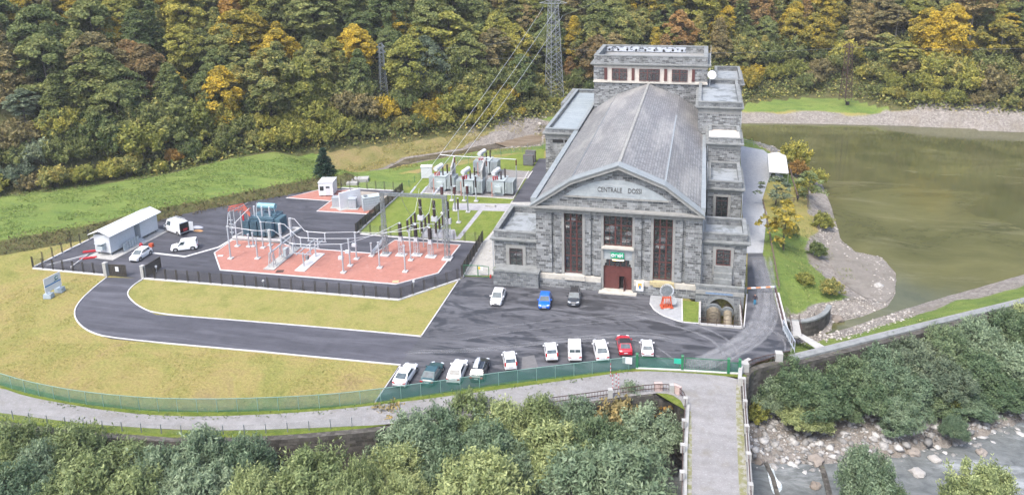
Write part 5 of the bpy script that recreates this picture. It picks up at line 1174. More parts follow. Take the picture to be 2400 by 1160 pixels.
# ------------------------------------------------------------------ switchyard
def htop(base, px, py): return max(.5, atY(px, py, base.y).z-base.z)
def discs(b, x, y, z0, z1, r, n=None):
    n = n or max(3, int((z1-z0)/.16)); prof_ = []
    for k in range(n): z = z0+(z1-z0)*k/n; dz = (z1-z0)/n; prof_ += [(r*.62, z), (r, z+dz*.35), (r*.62, z+dz*.8)]
    return b.lathe((x, y, 0), prof_, 10)
def post_ins(px, py, tx, ty, label, split=.55, mat='polymer', colmat='galv', r=.14, name='insulator_post', group=None, cat='insulator', capr=.2):
    b = at(px, py, .07); h = htop(b, tx, ty); t = thing(name, label, cat, tuple(b), 0, group)
    MB().obox((0, 0, .09), (.8, .8, .18)).build('foot_pad', MT['kerb'], t); MB().tube((0, 0, .1), (0, 0, h*split), .15, .12, 8).build('column', MT[colmat], t)
    discs(MB(), 0, 0, h*split, h-.12, r).build('insulator', MT[mat], t); MB().tube((0, 0, h-.12), (0, 0, h), capr, capr, 8).build('cap', MT['alu'], t)
    return b+Vector((0, 0, h))
T = {}
IP = 'grey post insulators on the red pad'
T['a1'] = post_ins(541, 606, 531, 530, 'grey insulator post at the far left corner of the red pad', .45)
T['a2'] = post_ins(604, 606, 597, 557, 'thick grey insulator post left of the lattice breaker stand', .7)
T['a3'] = post_ins(557, 577, 549, 522, 'slim grey insulator post beside the left end of the blue transformer', .5)
T['a4'] = post_ins(584, 578, 578, 548, 'short grey post on the transformer bund edge, left one', .7); T['a5'] = post_ins(594, 577, 588, 545, 'short grey post on the transformer bund edge, right one', .7)
T['a6'] = post_ins(617, 581, 611, 520, 'tall grey insulator post before the middle of the blue transformer', .5)
T['a7'] = post_ins(634, 575, 628, 540, 'short stout grey insulator post right of the tall one before the transformer', .6)
for k, (x, y, tx, ty, w_) in enumerate([(805, 639, 800, 572, 'nearest'), (821, 623, 815, 559, 'middle'), (836, 607, 831, 544, 'farthest')]):
    T['c%d' % k] = post_ins(x, y, tx, ty, '%s of the three bottle-shaped current transformers on the red pad' % w_, .42, name='current_transformer', cat='transformer', r=.17, group='current transformers on the red pad')
    b = at(x, y, .07); h = htop(b, tx, ty)
    o = [q for q in bpy.data.objects if q.name.startswith('current_transformer') and q.type == 'EMPTY'][-1]
    q = MB().obox((-.25, 0, h*.52), (.75, .5, .5)).build('terminal_box', MT['polymer'], o)
for (x, y, tx, ty, nm, lab) in [(890, 628, 885, 567, 'd0', 'grey insulator post in the middle of the red pad, right of the bottle transformers'), (950, 637, 945, 575, 'd1', 'grey insulator post nearest the front edge of the red pad'), (963, 610, 960, 543, 'd2', 'grey insulator post between two black bushing stands'), (871, 600, 869, 569, 'd3', 'short grey insulator post at the notch of the red pad')]:
    T[nm] = post_ins(x, y, tx, ty, lab, .4)
for k, (x, y, tx, ty, w_) in enumerate([(941, 598, 936, 521, 'left'), (977, 598, 970, 524, 'middle'), (1010, 602, 1005, 531, 'right')]):
    b = at(x, y, .07); h = htop(b, tx, ty); t = thing('voltage_transformer', '%s of the three black-bushing stands on the red pad' % w_, 'transformer', tuple(b), 0, 'black bushing stands on the red pad')
    MB().box(-.9, .9, -.6, .6, 0, .15).build('plinth', MT['kerb'], t); f = MB()
    for sx in (-.35, .35):
        for sy in (-.3, .3): f.beam((sx, sy, .1), (sx, sy, h*.45), .09)
    for zz in (.8, 1.6, h*.45): f.beam((-.35, -.3, zz), (.35, -.3, zz), .07); f.beam((-.35, .3, zz), (.35, .3, zz), .07); f.beam((-.35, -.3, zz-.7), (.35, -.3, zz), .06)
    f.build('lattice_stand', MT['galv'], t); MB().obox((0, 0, h*.52), (.6, .6, h*.14)).build('tank', MT['polymer'], t); discs(MB(), 0, 0, h*.56, h-.2, .36).build('bushing', MT['porcelain'], t); MB().tube((0, 0, h-.2), (0, 0, h), .2, .1, 8).build('cap', MT['alu'], t); T['v%d' % k] = b+Vector((0, 0, h))
# three-pole breaker on its lattice stand
sa, sb2 = at(634, 629, .07), at(690, 583, .07); t = thing('circuit_breaker', 'three-pole grey circuit breaker on a lattice stand, left of the red pad centre', 'circuit breaker', tuple(sa)); v = sb2-sa; rzb = math.atan2(v.y, v.x)
MB().obox((v.x/2, v.y/2, .06), (v.length+1.2, 1.9, .12), rzb).build('slab', MT['concrete'], t); f = MB(); nrm = Vector((-v.y, v.x, 0)).normalized()
tops = [(640.5, 539), (658.6, 524), (676.7, 511)]
for k in range(3):
    c = v*(.08+.42*k)
    for s in (-.45, .45):
        for e in (-.4, .4): f.beam(c+nrm*s+v.normalized()*e, c+nrm*s*.6+v.normalized()*e*.6+Vector((0, 0, 2.6)), .09)
        f.beam(c+nrm*s-v.normalized()*.4+Vector((0, 0, .2)), c+nrm*s*.6+v.normalized()*.24+Vector((0, 0, 2.5)), .06); f.beam(c+nrm*s+v.normalized()*.4+Vector((0, 0, .2)), c+nrm*s*.6-v.normalized()*.24+Vector((0, 0, 2.5)), .06)
f.beam(v*.02+Vector((0, 0, 2.6)), v*1.0+Vector((0, 0, 2.6)), .25, .15); f.build('lattice_stand', MT['galv'], t)
for k in range(3):
    c = v*(.08+.42*k); b = sa+c; h = htop(b, *tops[k]); discs(MB(), c.x, c.y, 2.7, 2.7+(h-2.7)*.5, .2).build('lower_insulator', MT['polymer'], t); MB().tube(c+Vector((0, 0, 2.7+(h-2.7)*.5)), c+Vector((0, 0, h)), .26, .24, 10).build('interrupter', MT['alu'], t); T['b%d' % k] = b+Vector((0, 0, h))
MB().obox((v.x*.5+nrm.x*-.7, v.y*.5+nrm.y*-.7, 1.3), (1.1, .6, 1.3), rzb).build('drive_cabinet', MT['trafo_grey'], t)
# horizontal disconnector frame
sa, sb2 = at(709, 630, .07), at(744, 600, .07); t = thing('disconnector', 'grey three-pole disconnector on a pale slab in the red pad', 'disconnector', tuple(sa)); v = sb2-sa; rzb = math.atan2(v.y, v.x); nrm = Vector((-v.y, v.x, 0)).normalized()
MB().obox((v.x/2, v.y/2, .06), (v.length+2.0, 1.8, .12), rzb).build('slab', MT['kerb'], t); f = MB()
for k in (0.1, .9): c = v*k; f.beam(c, c+Vector((0, 0, 2.7)), .18)
f.beam(-v*.1+nrm*.6+Vector((0, 0, 2.7)), v*1.1+nrm*.6+Vector((0, 0, 2.7)), .14); f.beam(-v*.1-nrm*.9+Vector((0, 0, 2.7)), v*1.1-nrm*.9+Vector((0, 0, 2.7)), .14)
for k in range(3): c = v*(k*.5); f.beam(c+nrm*1.6+Vector((0, 0, 2.7)), c-nrm*1.9+Vector((0, 0, 2.7)), .13)
f.build('frame', MT['galv'], t); 
for k in range(3):
    c = v*(k*.5)
    for s in (-1.7, 1.4): discs(MB(), c.x+nrm.x*s, c.y+nrm.y*s, 2.8, 4.3, .13).build('insulator', MT['polymer'], t)
    MB().tube(c-nrm*1.9+Vector((0, 0, 4.35)), c+nrm*1.7+Vector((0, 0, 4.35)), .07).build('blade', MT['alu'], t)
    T['e%d' % k] = sa+c-nrm*1.7+Vector((0, 0, 4.4)); T['f%d' % k] = sa+c+nrm*1.4+Vector((0, 0, 4.4))
MB().obox((v.x*.35, v.y*.35, 1.2), (.5, .4, .7), rzb).build('drive_box', MT['galv_dark'], t)
# busbars: aluminium tubes between the posts
def sag(a, b, s, n=10): return [a.lerp(b, i/n)-Vector((0, 0, s*4*(i/n)*(1-i/n))) for i in range(n+1)]
def busbar(P, label, r=.045, name='busbar', group='aluminium busbars over the red pad'):
    o0 = P[0]; o = MB().pipe([p-o0 for p in P], r, 6).build(name, MT['alu'], None, o0); tag(o, label, 'busbar', group)
for k, w_ in enumerate(('front', 'middle', 'rear')):
    c = T['c%d' % k]; e = T['e%d' % k]; vv = T['v%d' % k]; m_ = T['d%d' % [1, 2, 3][k]] if k != 2 else (c+vv)/2
    busbar([e, c]+sag(c, vv, .5, 8)[1:], '%s silver busbar sweeping from the disconnector to the black bushing stands' % w_)
    busbar([T['b%d' % k], T['b%d' % k]+Vector((.9, .0, -.1)), T['f%d' % k]+Vector((-.6, 0, .1)), T['f%d' % k]], '%s silver busbar from the lattice breaker to the disconnector' % w_)
trf = at(620, 545, .5)
hv = [Vector((trf.x-3.0+k*1.7, trf.y+.4, 6.0)) for k in range(3)]
busbar([T['b0'], T['a2']+Vector((0, 0, 1.2)), T['a1'], T['a1']+Vector((-.9, 2.0, 1.6)), hv[0]], 'silver busbar looping from the far left post to the blue transformer')
busbar([T['b1'], T['a6'], T['a6']+Vector((-1.2, .8, .9)), hv[1]], 'silver busbar from the tall post to the middle of the blue transformer')
busbar([T['b0']+Vector((0, 0, -.4)), T['a3']+Vector((0, -1, -.5)), T['a3'], T['a3']+Vector((1.6, 2.2, 2.0))], 'silver busbar beside the left end of the blue transformer')
# blue transformer in its white bund
bd = [at(x, y) for x, y in [(545, 563), (656, 571), (707, 541), (600, 535)]]
t = thing('bund_wall', 'white bund wall holding gravel under the blue transformer', 'bund', (0, 0, 0)); MB().ribbon([p for p in bd], .3, 0, .7, True).build('rim', MT['kerb'], t, fix=True); MB().prism(bd, .0, .35).build('gravel_fill', MT['ballast'], t)
t = thing('blue_transformer', 'large blue-grey power transformer with ribbed coolers in the white bund', 'transformer', (trf.x+.2, trf.y+.1, .35), RAD(2))
MB().box(-2.2, 2.4, -1.3, 1.5, .3, 3.3).box(-2.3, 2.5, -1.4, 1.6, 3.301, 3.45).build('tank', MT['trafo_teal'], t)
def radiator(x0, x1, y0, y1, z0, z1, n, mat, parent, vertical_x=True):
    b = MB()
    for k in range(n):
        if vertical_x: xx = x0+(x1-x0)*(k+.5)/n; w_ = (x1-x0)/n*.28; b.box(xx-w_, xx+w_, y0, y1, z0, z1)
        else: yy = y0+(y1-y0)*(k+.5)/n; w_ = (y1-y0)/n*.28; b.box(x0, x1, yy-w_, yy+w_, z0, z1)
    b.build('radiator', MT[mat], parent)
for k in range(4): radiator(-3.0+k*1.5, -1.75+k*1.5, -2.5, -1.45, .5, 3.2, 5, 'trafo_teal', t)
for k in range(3): radiator(-2.2+k*1.6, -.85+k*1.6, 1.65, 2.7, .5, 3.4, 5, 'trafo_teal', t)
radiator(2.55, 3.6, -1.1, .2, .5, 3.3, 6, 'trafo_teal', t, False); radiator(2.55, 3.6, .4, 1.5, .5, 3.3, 6, 'trafo_teal', t, False)
MB().tube((-1.6, 1.1, 4.9), (1.8, 1.1, 4.9), .55, .55, 14).build('conservator', plain('teal_tank', (.20, .38, .44), .4, var=.1), t); [MB().beam((x, 1.1, 3.4), (x, 1.1, 4.5), .12).build('conservator_support', MT['trafo_teal'], t) for x in (-1.2, 1.4)]; f = MB(); f.pipe([(0, 1.1, 4.6), (-.6, .2, 3.4)], .08); f.build('oil_pipe', MT['trafo_teal'], t); MB().pipe([(1.6, .8, 4.8), (2.6, -.4, 3.4)], .07).build('oil_pipe', MT['trafo_teal'], t)
for k in range(3): discs(MB(), -1.6+k*1.5, -.4, 3.45, 5.4, .2).build('bushing', MT['polymer'], t)
gg = MB(); [gg.obox((2.2-.5*k, -.3+.3*k, 3.7), (.4, .4, .5)) for k in range(3)]; gg.pipe([(-2, -1.2, 3.7), (2.2, -1.2, 3.7), (2.2, 1.0, 3.7)], .07); gg.build('top_fittings', MT['trafo_teal'], t)
# red steel cable frame behind the transformer
fr = at(556, 560, 0); t = thing('orange_cable_gantry', 'bright red-orange steel cable gantry left of the blue transformer', 'cable gantry', (fr.x, fr.y+.6, 0)); f = MB()
for k in range(5): f.pipe([(-2.4+k*.2, 1.6-k*.45, 5.3+.2*math.sin(k)), (0.3+k*.3, 1.9-k*.5, 5.9-.08*k), (2.4+k*.25, .6-k*.4, 4.7)], .05, 5)
for k in range(6): f.beam((-2.0+k*.85, 1.9-k*.15, 5.4+.1*(k % 2)), (-1.5+k*.75, -.3-k*.1, 5.2), .06)
f.build('orange_top_bars', MT['orange'], t); c = MB(); c.box(1.3, 1.6, -.3, -.2, .6, 4.7); c.build('red_cable_curtain', MT['red'], t); f = MB(); [f.beam((x, y, 0), (x, y, 5.3), .16) for x, y in ((-1.1, .8), (1.95, .6), (1.1, -.4), (-.9, -.6))]
for zz in (1.2, 2.0, 2.8, 3.6): f.beam((-1.3, -.6, zz), (-.5, -.6, zz), .14)
f.build('steel_posts', MT['galv'], t)
# lattice portal gantry
def lattice(b, p, q, w0, w1, nseg, r=.05, legr=.09):
    p = Vector(p); q = Vector(q); d = (q-p).normalized(); ref = Vector((0, 0, 1)) if abs(d.z) < .9 else Vector((1, 0, 0)); x = d.cross(ref).normalized(); y = x.cross(d)
    def cor(f, i): w = (w0+(w1-w0)*f)/2; s = ((-1, -1), (1, -1), (1, 1), (-1, 1))[i]; return p+(q-p)*f+x*(s[0]*w)+y*(s[1]*w)
    for i in range(4): b.beam(cor(0, i), cor(1, i), legr)
    for k in range(nseg):
        f0, f1 = k/nseg, (k+1)/nseg
        for i in range(4):
            j = (i+1) % 4
            b.beam(cor(f0, i), cor(f1, j), r); b.beam(cor(f0, j), cor(f1, i), r)
    return b
ga, gb = at(904, 597, .07), at(1049, 607, .07); gha = htop(ga, 894, 452); ghb = htop(gb, 1039, 457); gh = (gha+ghb)/2
t = thing('portal_gantry', 'grey lattice portal gantry spanning the right end of the red pad', 'gantry', tuple(ga)); v = gb-ga
lattice(MB(), (0, 0, 0), (0, 0, gh), .75, .45, 12).build('left_column', MT['galv_dark'], t); lattice(MB(), v, v+Vector((0, 0, gh)), .75, .45, 12).build('right_column', MT['galv_dark'], t); lattice(MB(), Vector((-.4, 0, gh-.25)), v+Vector((.4, 0, gh-.25)), .4, .4, 18).build('crossbeam', MT['galv_dark'], t); MB().obox((0, 0, .1), (1.6, 1.6, .2)).obox((v.x, v.y, .1), (1.6, 1.6, .2)).build('footings', MT['kerb'], t)
t = thing('lattice_boom', 'low galvanised lattice boom leaning along the red pad notch', 'boom', tuple(at(873, 600, .07))); lattice(MB(), (0, 0, .5), at(903, 578)-at(873, 600)+Vector((0, 0, 1.6)), .4, .4, 10, .05, .07).build('boom', MT['galv'], t)
# black pole breakers and disconnectors on the green lawn
for k, (x, y, tx, ty, w_) in enumerate([(988, 546, 986, 467, 'left'), (1020, 549, 1018, 470, 'middle'), (1052, 557, 1050, 472, 'right')]):
    b = at(x, y); h = htop(b, tx, ty); t = thing('pole_breaker', '%s of the three tall black pole breakers on the green lawn' % w_, 'circuit breaker', tuple(b), 0, 'tall black pole breakers')
    f = MB(); [f.beam((sx, 0, 0), (sx*.7, 0, h*.48), .1) for sx in (-.4, .4)]; f.beam((-.4, 0, .9), (.35, 0, 2.0), .06); f.build('stand', MT['galv'], t); MB().obox((0, 0, h*.46), (1.1, .6, h*.14)).build('drive_box', MT['polymer'], t)
    discs(MB(), 0, 0, h*.53, h*.76, .32).build('lower_bushing', MT['porcelain'], t); discs(MB(), 0, 0, h*.78, h, .32).build('upper_bushing', MT['porcelain'], t); MB().tube((0, 0, h*.755), (0, 0, h*.785), .3, .3, 10).build('joint_flange', MT['alu'], t)
for k, (x, y, w_) in enumerate([(960, 577, 'left'), (993, 580, 'middle'), (1026, 583, 'right')]):
    b = at(x, y); t = thing('black_disconnector', '%s of the three black-insulator disconnectors beside the red pad' % w_, 'disconnector', tuple(b), RAD(0), 'black-insulator disconnectors'); f = MB(); [f.beam((0, yy, 0), (0, yy, 3.0), .16) for yy in (0, 2.6)]; f.beam((0, -.6, 3.0), (0, 3.4, 3.0), .22); f.build('stand', MT['galv'], t); [discs(MB(), 0, yy, 3.1, 5.0, .24).build('insulator', MT['porcelain'], t) for yy in (-.4, 1.4, 3.2)]; MB().tube((0, -.6, 5.1), (0, 3.4, 5.15), .08).build('blade', MT['alu'], t)
f = MB(); a, b = at(955, 575), at(1030, 580)
for yy in (0.2, 2.6): f.beam(Vector((0, yy, 3.2)), b-a+Vector((0, yy, 3.2)), .12)
o = f.build('tie_beam', MT['galv'], None, a); tag(o, 'thin steel tie beams joining the three black disconnectors', 'beam')
TD = [o for o in bpy.data.objects if o.name.startswith('black_disconnector')]; TPB = [o for o in bpy.data.objects if o.name.startswith('pole_breaker') and o.type == 'EMPTY']
for k, w_ in enumerate(('left', 'middle', 'right')):
    p_ = ga+(gb-ga)*(.30, .55, .80)[k]+Vector((0, 0, gh-.5)); q_ = TD[k].location+Vector((0, 1.4, 5.2)); P = sag(p_, q_, .25, 8); o = MB().pipe([x-p_ for x in P], .03, 5).build('dropper_cable', MT['alu'], None, p_); tag(o, f'thin {w_} dropper wire from the gantry beam down to the black disconnectors', 'cable', 'dropper wires under the gantry')
    p_ = TPB[k].location+Vector((0, 0, 8.6)); q_ = TD[k].location+Vector((0, 3.3, 5.2)); P = sag(p_, q_, .3, 8); o = MB().pipe([x-p_ for x in P], .03, 5).build('jumper_cable', MT['alu'], None, p_); tag(o, f'thin {w_} jumper wire between a black pole breaker and its disconnector', 'cable', 'jumper wires on the lawn')
# rear arresters in front of the grey transformers
for (x, y, tx, ty, lab) in [(1067, 494, 1064, 436, 'slim post with red-brown arrester on the lawn, left one'), (1097, 497, 1093, 434, 'slim post with red-brown arrester on the lawn, right one'), (1038, 500, 1036, 436, 'slim post with red-brown arrester just behind the gantry column')]:
    post_ins(x, y, tx, ty, lab, .68, 'porcelain_red', 'galv_dark', .34, 'surge_arrester', 'surge arresters on the lawn', 'arrester', .34)
for (x, y, tx, ty, lab) in [(1116, 472, 1114, 412, 'twin-legged black bushing stand right of the middle transformer'), (1088, 471, 1085, 411, 'twin-legged black bushing stand before the middle grey transformer'), (1059, 470, 1057, 408, 'twin-legged black bushing stand before the left concrete firewall'), (1075, 522, 1073, 464, 'black bushing on a lone slim post at the crossing of the paved paths')]:
    post_ins(x, y, tx, ty, lab, .55, 'porcelain', 'galv', .2, 'bushing_stand', 'bushing stands on the lawn', 'bushing stand')
# four grey transformers
def grey_trafo(px, py, label, s=1.0):
    b = at(px, py); t = thing('grey_transformer', label, 'transformer', tuple(b), 0, 'pale grey transformers')
    MB().box(-1.4, 1.1, 0, 3.2, .5, 3.3).box(-1.6, 1.3, -.15, 3.35, 3.301, 3.42).box(-1.1, .8, .2, 2.9, 0, .5).build('tank', MT['trafo_grey'], t); MB().box(-.9, .5, -.5, -.01, .9, 2.2).build('control_cabinet', MT['trafo_grey'], t)
    radiator(1.25, 3.0, .1, 3.0, .6, 3.2, 6, 'trafo_grey', t, True); radiator(-2.9, -1.55, .6, 3.0, .6, 2.9, 5, 'trafo_grey', t, True)
    MB().tube((-1.5, 1.2, 4.5), (-.9, 3.6, 4.7), .5, .5, 14).build('conservator', MT['white_dirty'], t); f = MB(); f.beam((-1.2, 2.6, 3.4), (-1.2, 2.6, 4.2), .12); f.beam((-1.2, 2.6, 3.6), (-.8, 2.2, 3.6), .08); f.pipe([(-.8, 2.2, 3.4), (-1.0, 2.3, 4.4)], .08); f.build('conservator_support', MT['trafo_grey'], t)
    [discs(MB(), -1.15+.35*k, -.02+.25*k, 3.42, 4.25, .18).build('red_bushing', MT['red'], t) for k in range(3)]; discs(MB(), .3, .8, 3.42, 5.2, .2).build('black_bushing', MT['porcelain'], t); discs(MB(), .8, 2.2, 3.42, 5.4, .2).build('black_bushing', MT['porcelain'], t)
    f = MB(); f.beam((-1.3, -.8, 0), (-1.3, -.8, 3.2), .2); f.build('red_support_post', plain('pink_post', (.45, .25, .22), .6), t)
    return t
grey_trafo(1034, 449, 'pale grey transformer at the left end of the ballast bed, beside the white cabinet'); grey_trafo(1098, 458, 'pale grey transformer between the two concrete firewalls'); grey_trafo(1170, 460, 'pale grey transformer nearest the power station hall'); grey_trafo(1136, 411, 'pale grey transformer standing behind the others on the lawn')
for (x0, y0, x1, y1, lab) in ((1060, 452, 1071, 410, 'left one of two tall concrete firewalls between the grey transformers'), (1130, 460, 1141, 416, 'right one of two tall concrete firewalls between the grey transformers')):
    a, b = at(x0, y0), at(x1, y1); v = b-a; t = MB(); t.obox((v.x/2, v.y/2-.4*v.length/2*.3, 2.6), (min(v.length, 8.5), .35, 5.2), math.atan2(v.y, v.x)); o = t.build('fire_wall', MT['concrete'], None, a); tag(o, lab, 'wall', 'concrete firewalls')
t = thing('white_cabinet', 'white cabinet by the green wire fence, left of the grey transformers', 'cabinet', tuple(at(1001, 416)), RAD(15)); MB().box(-1.2, 1.2, -.8, .8, .1, 2.6).build('housing', MT['white_dirty'], t); MB().box(-1.3, 1.3, -.9, .9, 2.6, 2.72).build('lid', MT['white'], t)
# overhead bar on portal posts behind
a, m_, b = at(1068, 440), at(1142, 446), at(1211, 441); hb = htop(b, 1208, 374)
t = thing('bar_portal', 'long white overhead bar carried on thin posts above the grey transformers', 'portal', tuple(a)); za = htop(a, 1063, 368)
MB().pipe([Vector((-3.2, 0, za+.35)), Vector((0, 0, za+.2)), b-a+Vector((0, 0, hb))], .09).build('overhead_bar', MT['alu'], t)
for q_, h_ in ((Vector((0, 0, 0)), za), (m_-a, (za+hb)/2), (b-a, hb)):
    MB().tube(q_, q_+Vector((0, 0, h_-1.3)), .13, .11, 8).build('post', MT['galv'], t); bb_ = MB(); discs(bb_, q_.x, q_.y, h_-1.3, h_, .2, 4); bb_.build('insulator', MT['porcelain_red'], t)
for (x, y, s, lab) in ((1239, 388, 1.0, 'dark metal bin-like cooler box on the lawn beside the hall, nearer one'), (1244, 380, 1.1, 'dark metal bin-like cooler box on the lawn beside the hall, farther one')):
    t = thing('cooler_box', lab, 'cooler', tuple(at(x, y)), 0, 'dark cooler boxes'); MB().box(-1.2, 1.2, -.5, .5, .1, 2.6*s).build('casing', plain('brown_grey_steel', (.15, .14, .14), .6, .2), t); radiator(-1.1, 1.1, -.56, -.501, .3, 2.4*s, 9, 'galv_dark', t)
o = MB().box(-1.0, 1.0, -.35, .35, 0, .3).build('drain_cover', MT['concrete'], None, at(1150, 484)); tag(o, 'low concrete cover on the paved path before the grey transformers', 'cover')

# ------------------------------------------------------------------ pylons and overhead lines
def pylon(px, py, base_z, H, w0, w1, label, mat, nseg, arms):
    b = at(px, py, base_z); t = thing('lattice_pylon', label, 'pylon', tuple(b), RAD(38), 'lattice pylons'); lattice(MB(), (0, 0, 0), (0, 0, H), w0, w1, nseg, .07, .13).build('lattice_tower', MT[mat], t)
    for (z, L, ang) in arms:
        d = Vector((math.cos(ang), math.sin(ang), 0))
        for s in (-1, 1):
            a = MB(); tip = d*(L*s)+Vector((0, 0, z+.2))
            for e in (-.5, .5): n = Vector((-d.y, d.x, 0))*e*w1; a.beam(n+Vector((0, 0, z)), tip, .12); a.beam(n+Vector((0, 0, z+1.3)), tip, .10)
            a.build('crossarm', MT[mat], t)
    return b
PA = pylon(1299, 236, 2.6, 40, 4.4, 1.5, 'tall pale lattice pylon left of the rear tower, cut by the frame top', 'galv_mid', 26, [(29.5, 4.2, RAD(-38)), (33.5, 4.0, RAD(-38)), (37.5, 3.6, RAD(-38))])
PB_ = pylon(901, 246, 7.0, 16.5, 2.2, .9, 'smaller grey lattice pylon rising from the shrubs above the meadow', 'galv_dark', 14, [(14.5, 1.3, RAD(-38)), (16.0, 1.1, RAD(-38))])
PC = pylon(1981, 235, 2.0, 17, 2.6, 1.2, 'dark rusty lattice pylon among trees beyond the reservoir', 'rust', 12, [(16, 1.8, RAD(-38))])
tipz = [atY(1273, 18, PA.y), atY(1314, 5, PA.y), atY(1319, 37, PA.y)]
ends = [at(970, 452, .1)*1.0, at(1010, 452, .1), at(1030, 455, .1)]
gtop = [ga+Vector((v_, 0, gh)) for v_ in (2.0, 5.5, 9.0)]
gt = [ga+(gb-ga)*f_+Vector((0, 0, gh-.1)) for f_ in (.45, .62, .82)]
CB = 'conductors from the tall pylon'
for k, w_ in enumerate(('left', 'middle', 'right')):
    P = sag(tipz[k], gt[k], 1.0, 24); o0 = P[0]; o = MB().pipe([p-o0 for p in P], .04, 5).build('power_cable', MT['cable'], None, o0); tag(o, '%s one of three white cables slanting from the tall pylon to the gantry' % w_, 'cable', CB)
    d_ = (P[-4]-P[-1]).normalized(); s_b = MB(); [s_b.tube(P[-1]+d_*(.5+k2*.3), P[-1]+d_*(.62+k2*.3), .16, .16, 8) for k2 in range(8)]; o = s_b.build('insulator_string', MT['polymer']); tag(o, '%s insulator string where the slanting cables meet the gantry' % w_, 'insulator string', 'insulator strings at the gantry')
def line(a, b, s, label, group='thin lines across the wooded slope', r=.022):
    P = sag(a, b, s, 20); o0 = P[0]; o = MB().pipe([p-o0 for p in P], r, 4).build('power_cable', MT['cable_dim'], None, o0); tag(o, label, 'cable', group)
pt = PB_+Vector((0, 0, 15))
line(pt+Vector((-.8, 0, 0)), Vector((pt.x-110, pt.y-38, 9)), 2.5, 'upper thin cable running left from the small pylon')
line(pt+Vector((-.6, 0, -1.5)), Vector((pt.x-110, pt.y-38, 5)), 2.5, 'lower thin cable running left from the small pylon')
line(pt+Vector((.8, 0, .5)), PA+Vector((-2, 0, 20)), 1.2, 'upper thin cable between the small pylon and the tall pylon'); line(pt+Vector((.8, 0, -1)), PA+Vector((-2, 0, 14)), 1.2, 'lower thin cable between the small pylon and the tall pylon')
line(PC+Vector((0, 0, 16)), PA+Vector((2, 0, 16)), 1.5, 'thin cable from the rusty pylon to the tall pylon behind the stone tower'); line(PC+Vector((0, 0, 16)), PC+Vector((110, 10, 20)), 2, 'thin cable running right from the rusty pylon')
line(tipz[2], tipz[2]+Vector((60, 20, 26)), 1.0, 'thin cable leaving the tall pylon up to the right')

# ------------------------------------------------------------------ turbine wheel monument
mb_ = at(1562, 721); t = thing('turbine_monument', 'old silver turbine wheel on a red-orange stand before the facade', 'monument', tuple(mb_+Vector((0, 0, .05))), RAD(14))
MB().lathe((0, 0, 0), [(.75, 0), (.72, .16)], 18).build('plinth', MT['concrete'], t)
f = MB(); [f.beam((sx*.75, sy*.4, .1), (sx*.5, sy*.2, 1.75), .12) for sx in (-1, 1) for sy in (-1, 1)]; [f.beam((-.7+k*.35, -.5, .2), (-.45+k*.22, -.28, 1.6), .09) for k in range(5)]; f.box(-.9, .9, -.55, .55, .08, .28).box(-.6, .6, -.3, .3, 1.6, 1.78); f.build('stand', MT['orange'], t)
wz = 2.65; MB().tube((0, -.12, wz), (0, .12, wz), .78, .78, 24).tube((0, -.2, wz), (0, .2, wz), .25, .25, 12).build('wheel_disc', MT['galv_dark'], t); bu = MB()
for k in range(22): a = 2*math.pi*k/22; bu.obox((.92*math.cos(a), 0, wz+.92*math.sin(a)), (.22, .42, .16), 0, .6, -a)
bu.build('wheel_buckets', MT['alu'], t); MB().tube((.95, -.2, 1.0), (.95, .1, 1.0), .5, .5, 16).build('small_wheel', MT['alu'], t)

# ------------------------------------------------------------------ people
def person(px, py, label, pose, rz, cols, hs=1.74):
    b = at(px, py, .02); t = thing('person', label, 'person', tuple(b), rz)
    # skeleton as connected edges, grown by a Skin modifier: one continuous surface
    J = pose; V = [v for v, r, p in J]; E = [(p, i) for i, (v, r, p) in enumerate(J) if p is not None]
    me = bpy.data.meshes.new('body'); me.from_pydata([Vector(v)*hs for v in V], E, []); o = bpy.data.objects.new('body', me); COL.objects.link(o)
    md = o.modifiers.new('skin', 'SKIN'); md.use_smooth_shade = True
    for i, (v, r, p) in enumerate(J): me.skin_vertices[0].data[i].radius = (r*hs, r*hs); me.skin_vertices[0].data[i].use_root = (i == 0)
    o.modifiers.new('sub', 'SUBSURF').levels = 1; o.modifiers['sub'].render_levels = 1
    dg = bpy.context.evaluated_depsgraph_get(); m2 = bpy.data.meshes.new_from_object(o.evaluated_get(dg)); o.modifiers.clear(); o.data = m2; bpy.data.meshes.remove(me)
    m2.materials.clear(); [m2.materials.append(c) for c in (MT['skin'], cols[0], cols[1], MT['black_plastic'], cols[2])]
    for p in m2.polygons:
        z = p.center.z/hs; x = abs(p.center.x)/hs
        p.material_index = 3 if z < .05 else 2 if z < .50 and not (x > .13 and z > .42) else (0 if (x > .12 and z < .475) else 1) if z < .835 else (4 if z > .945 or (p.center.y < -.015*hs and z > .88) else 0)
    o.parent = t; return t
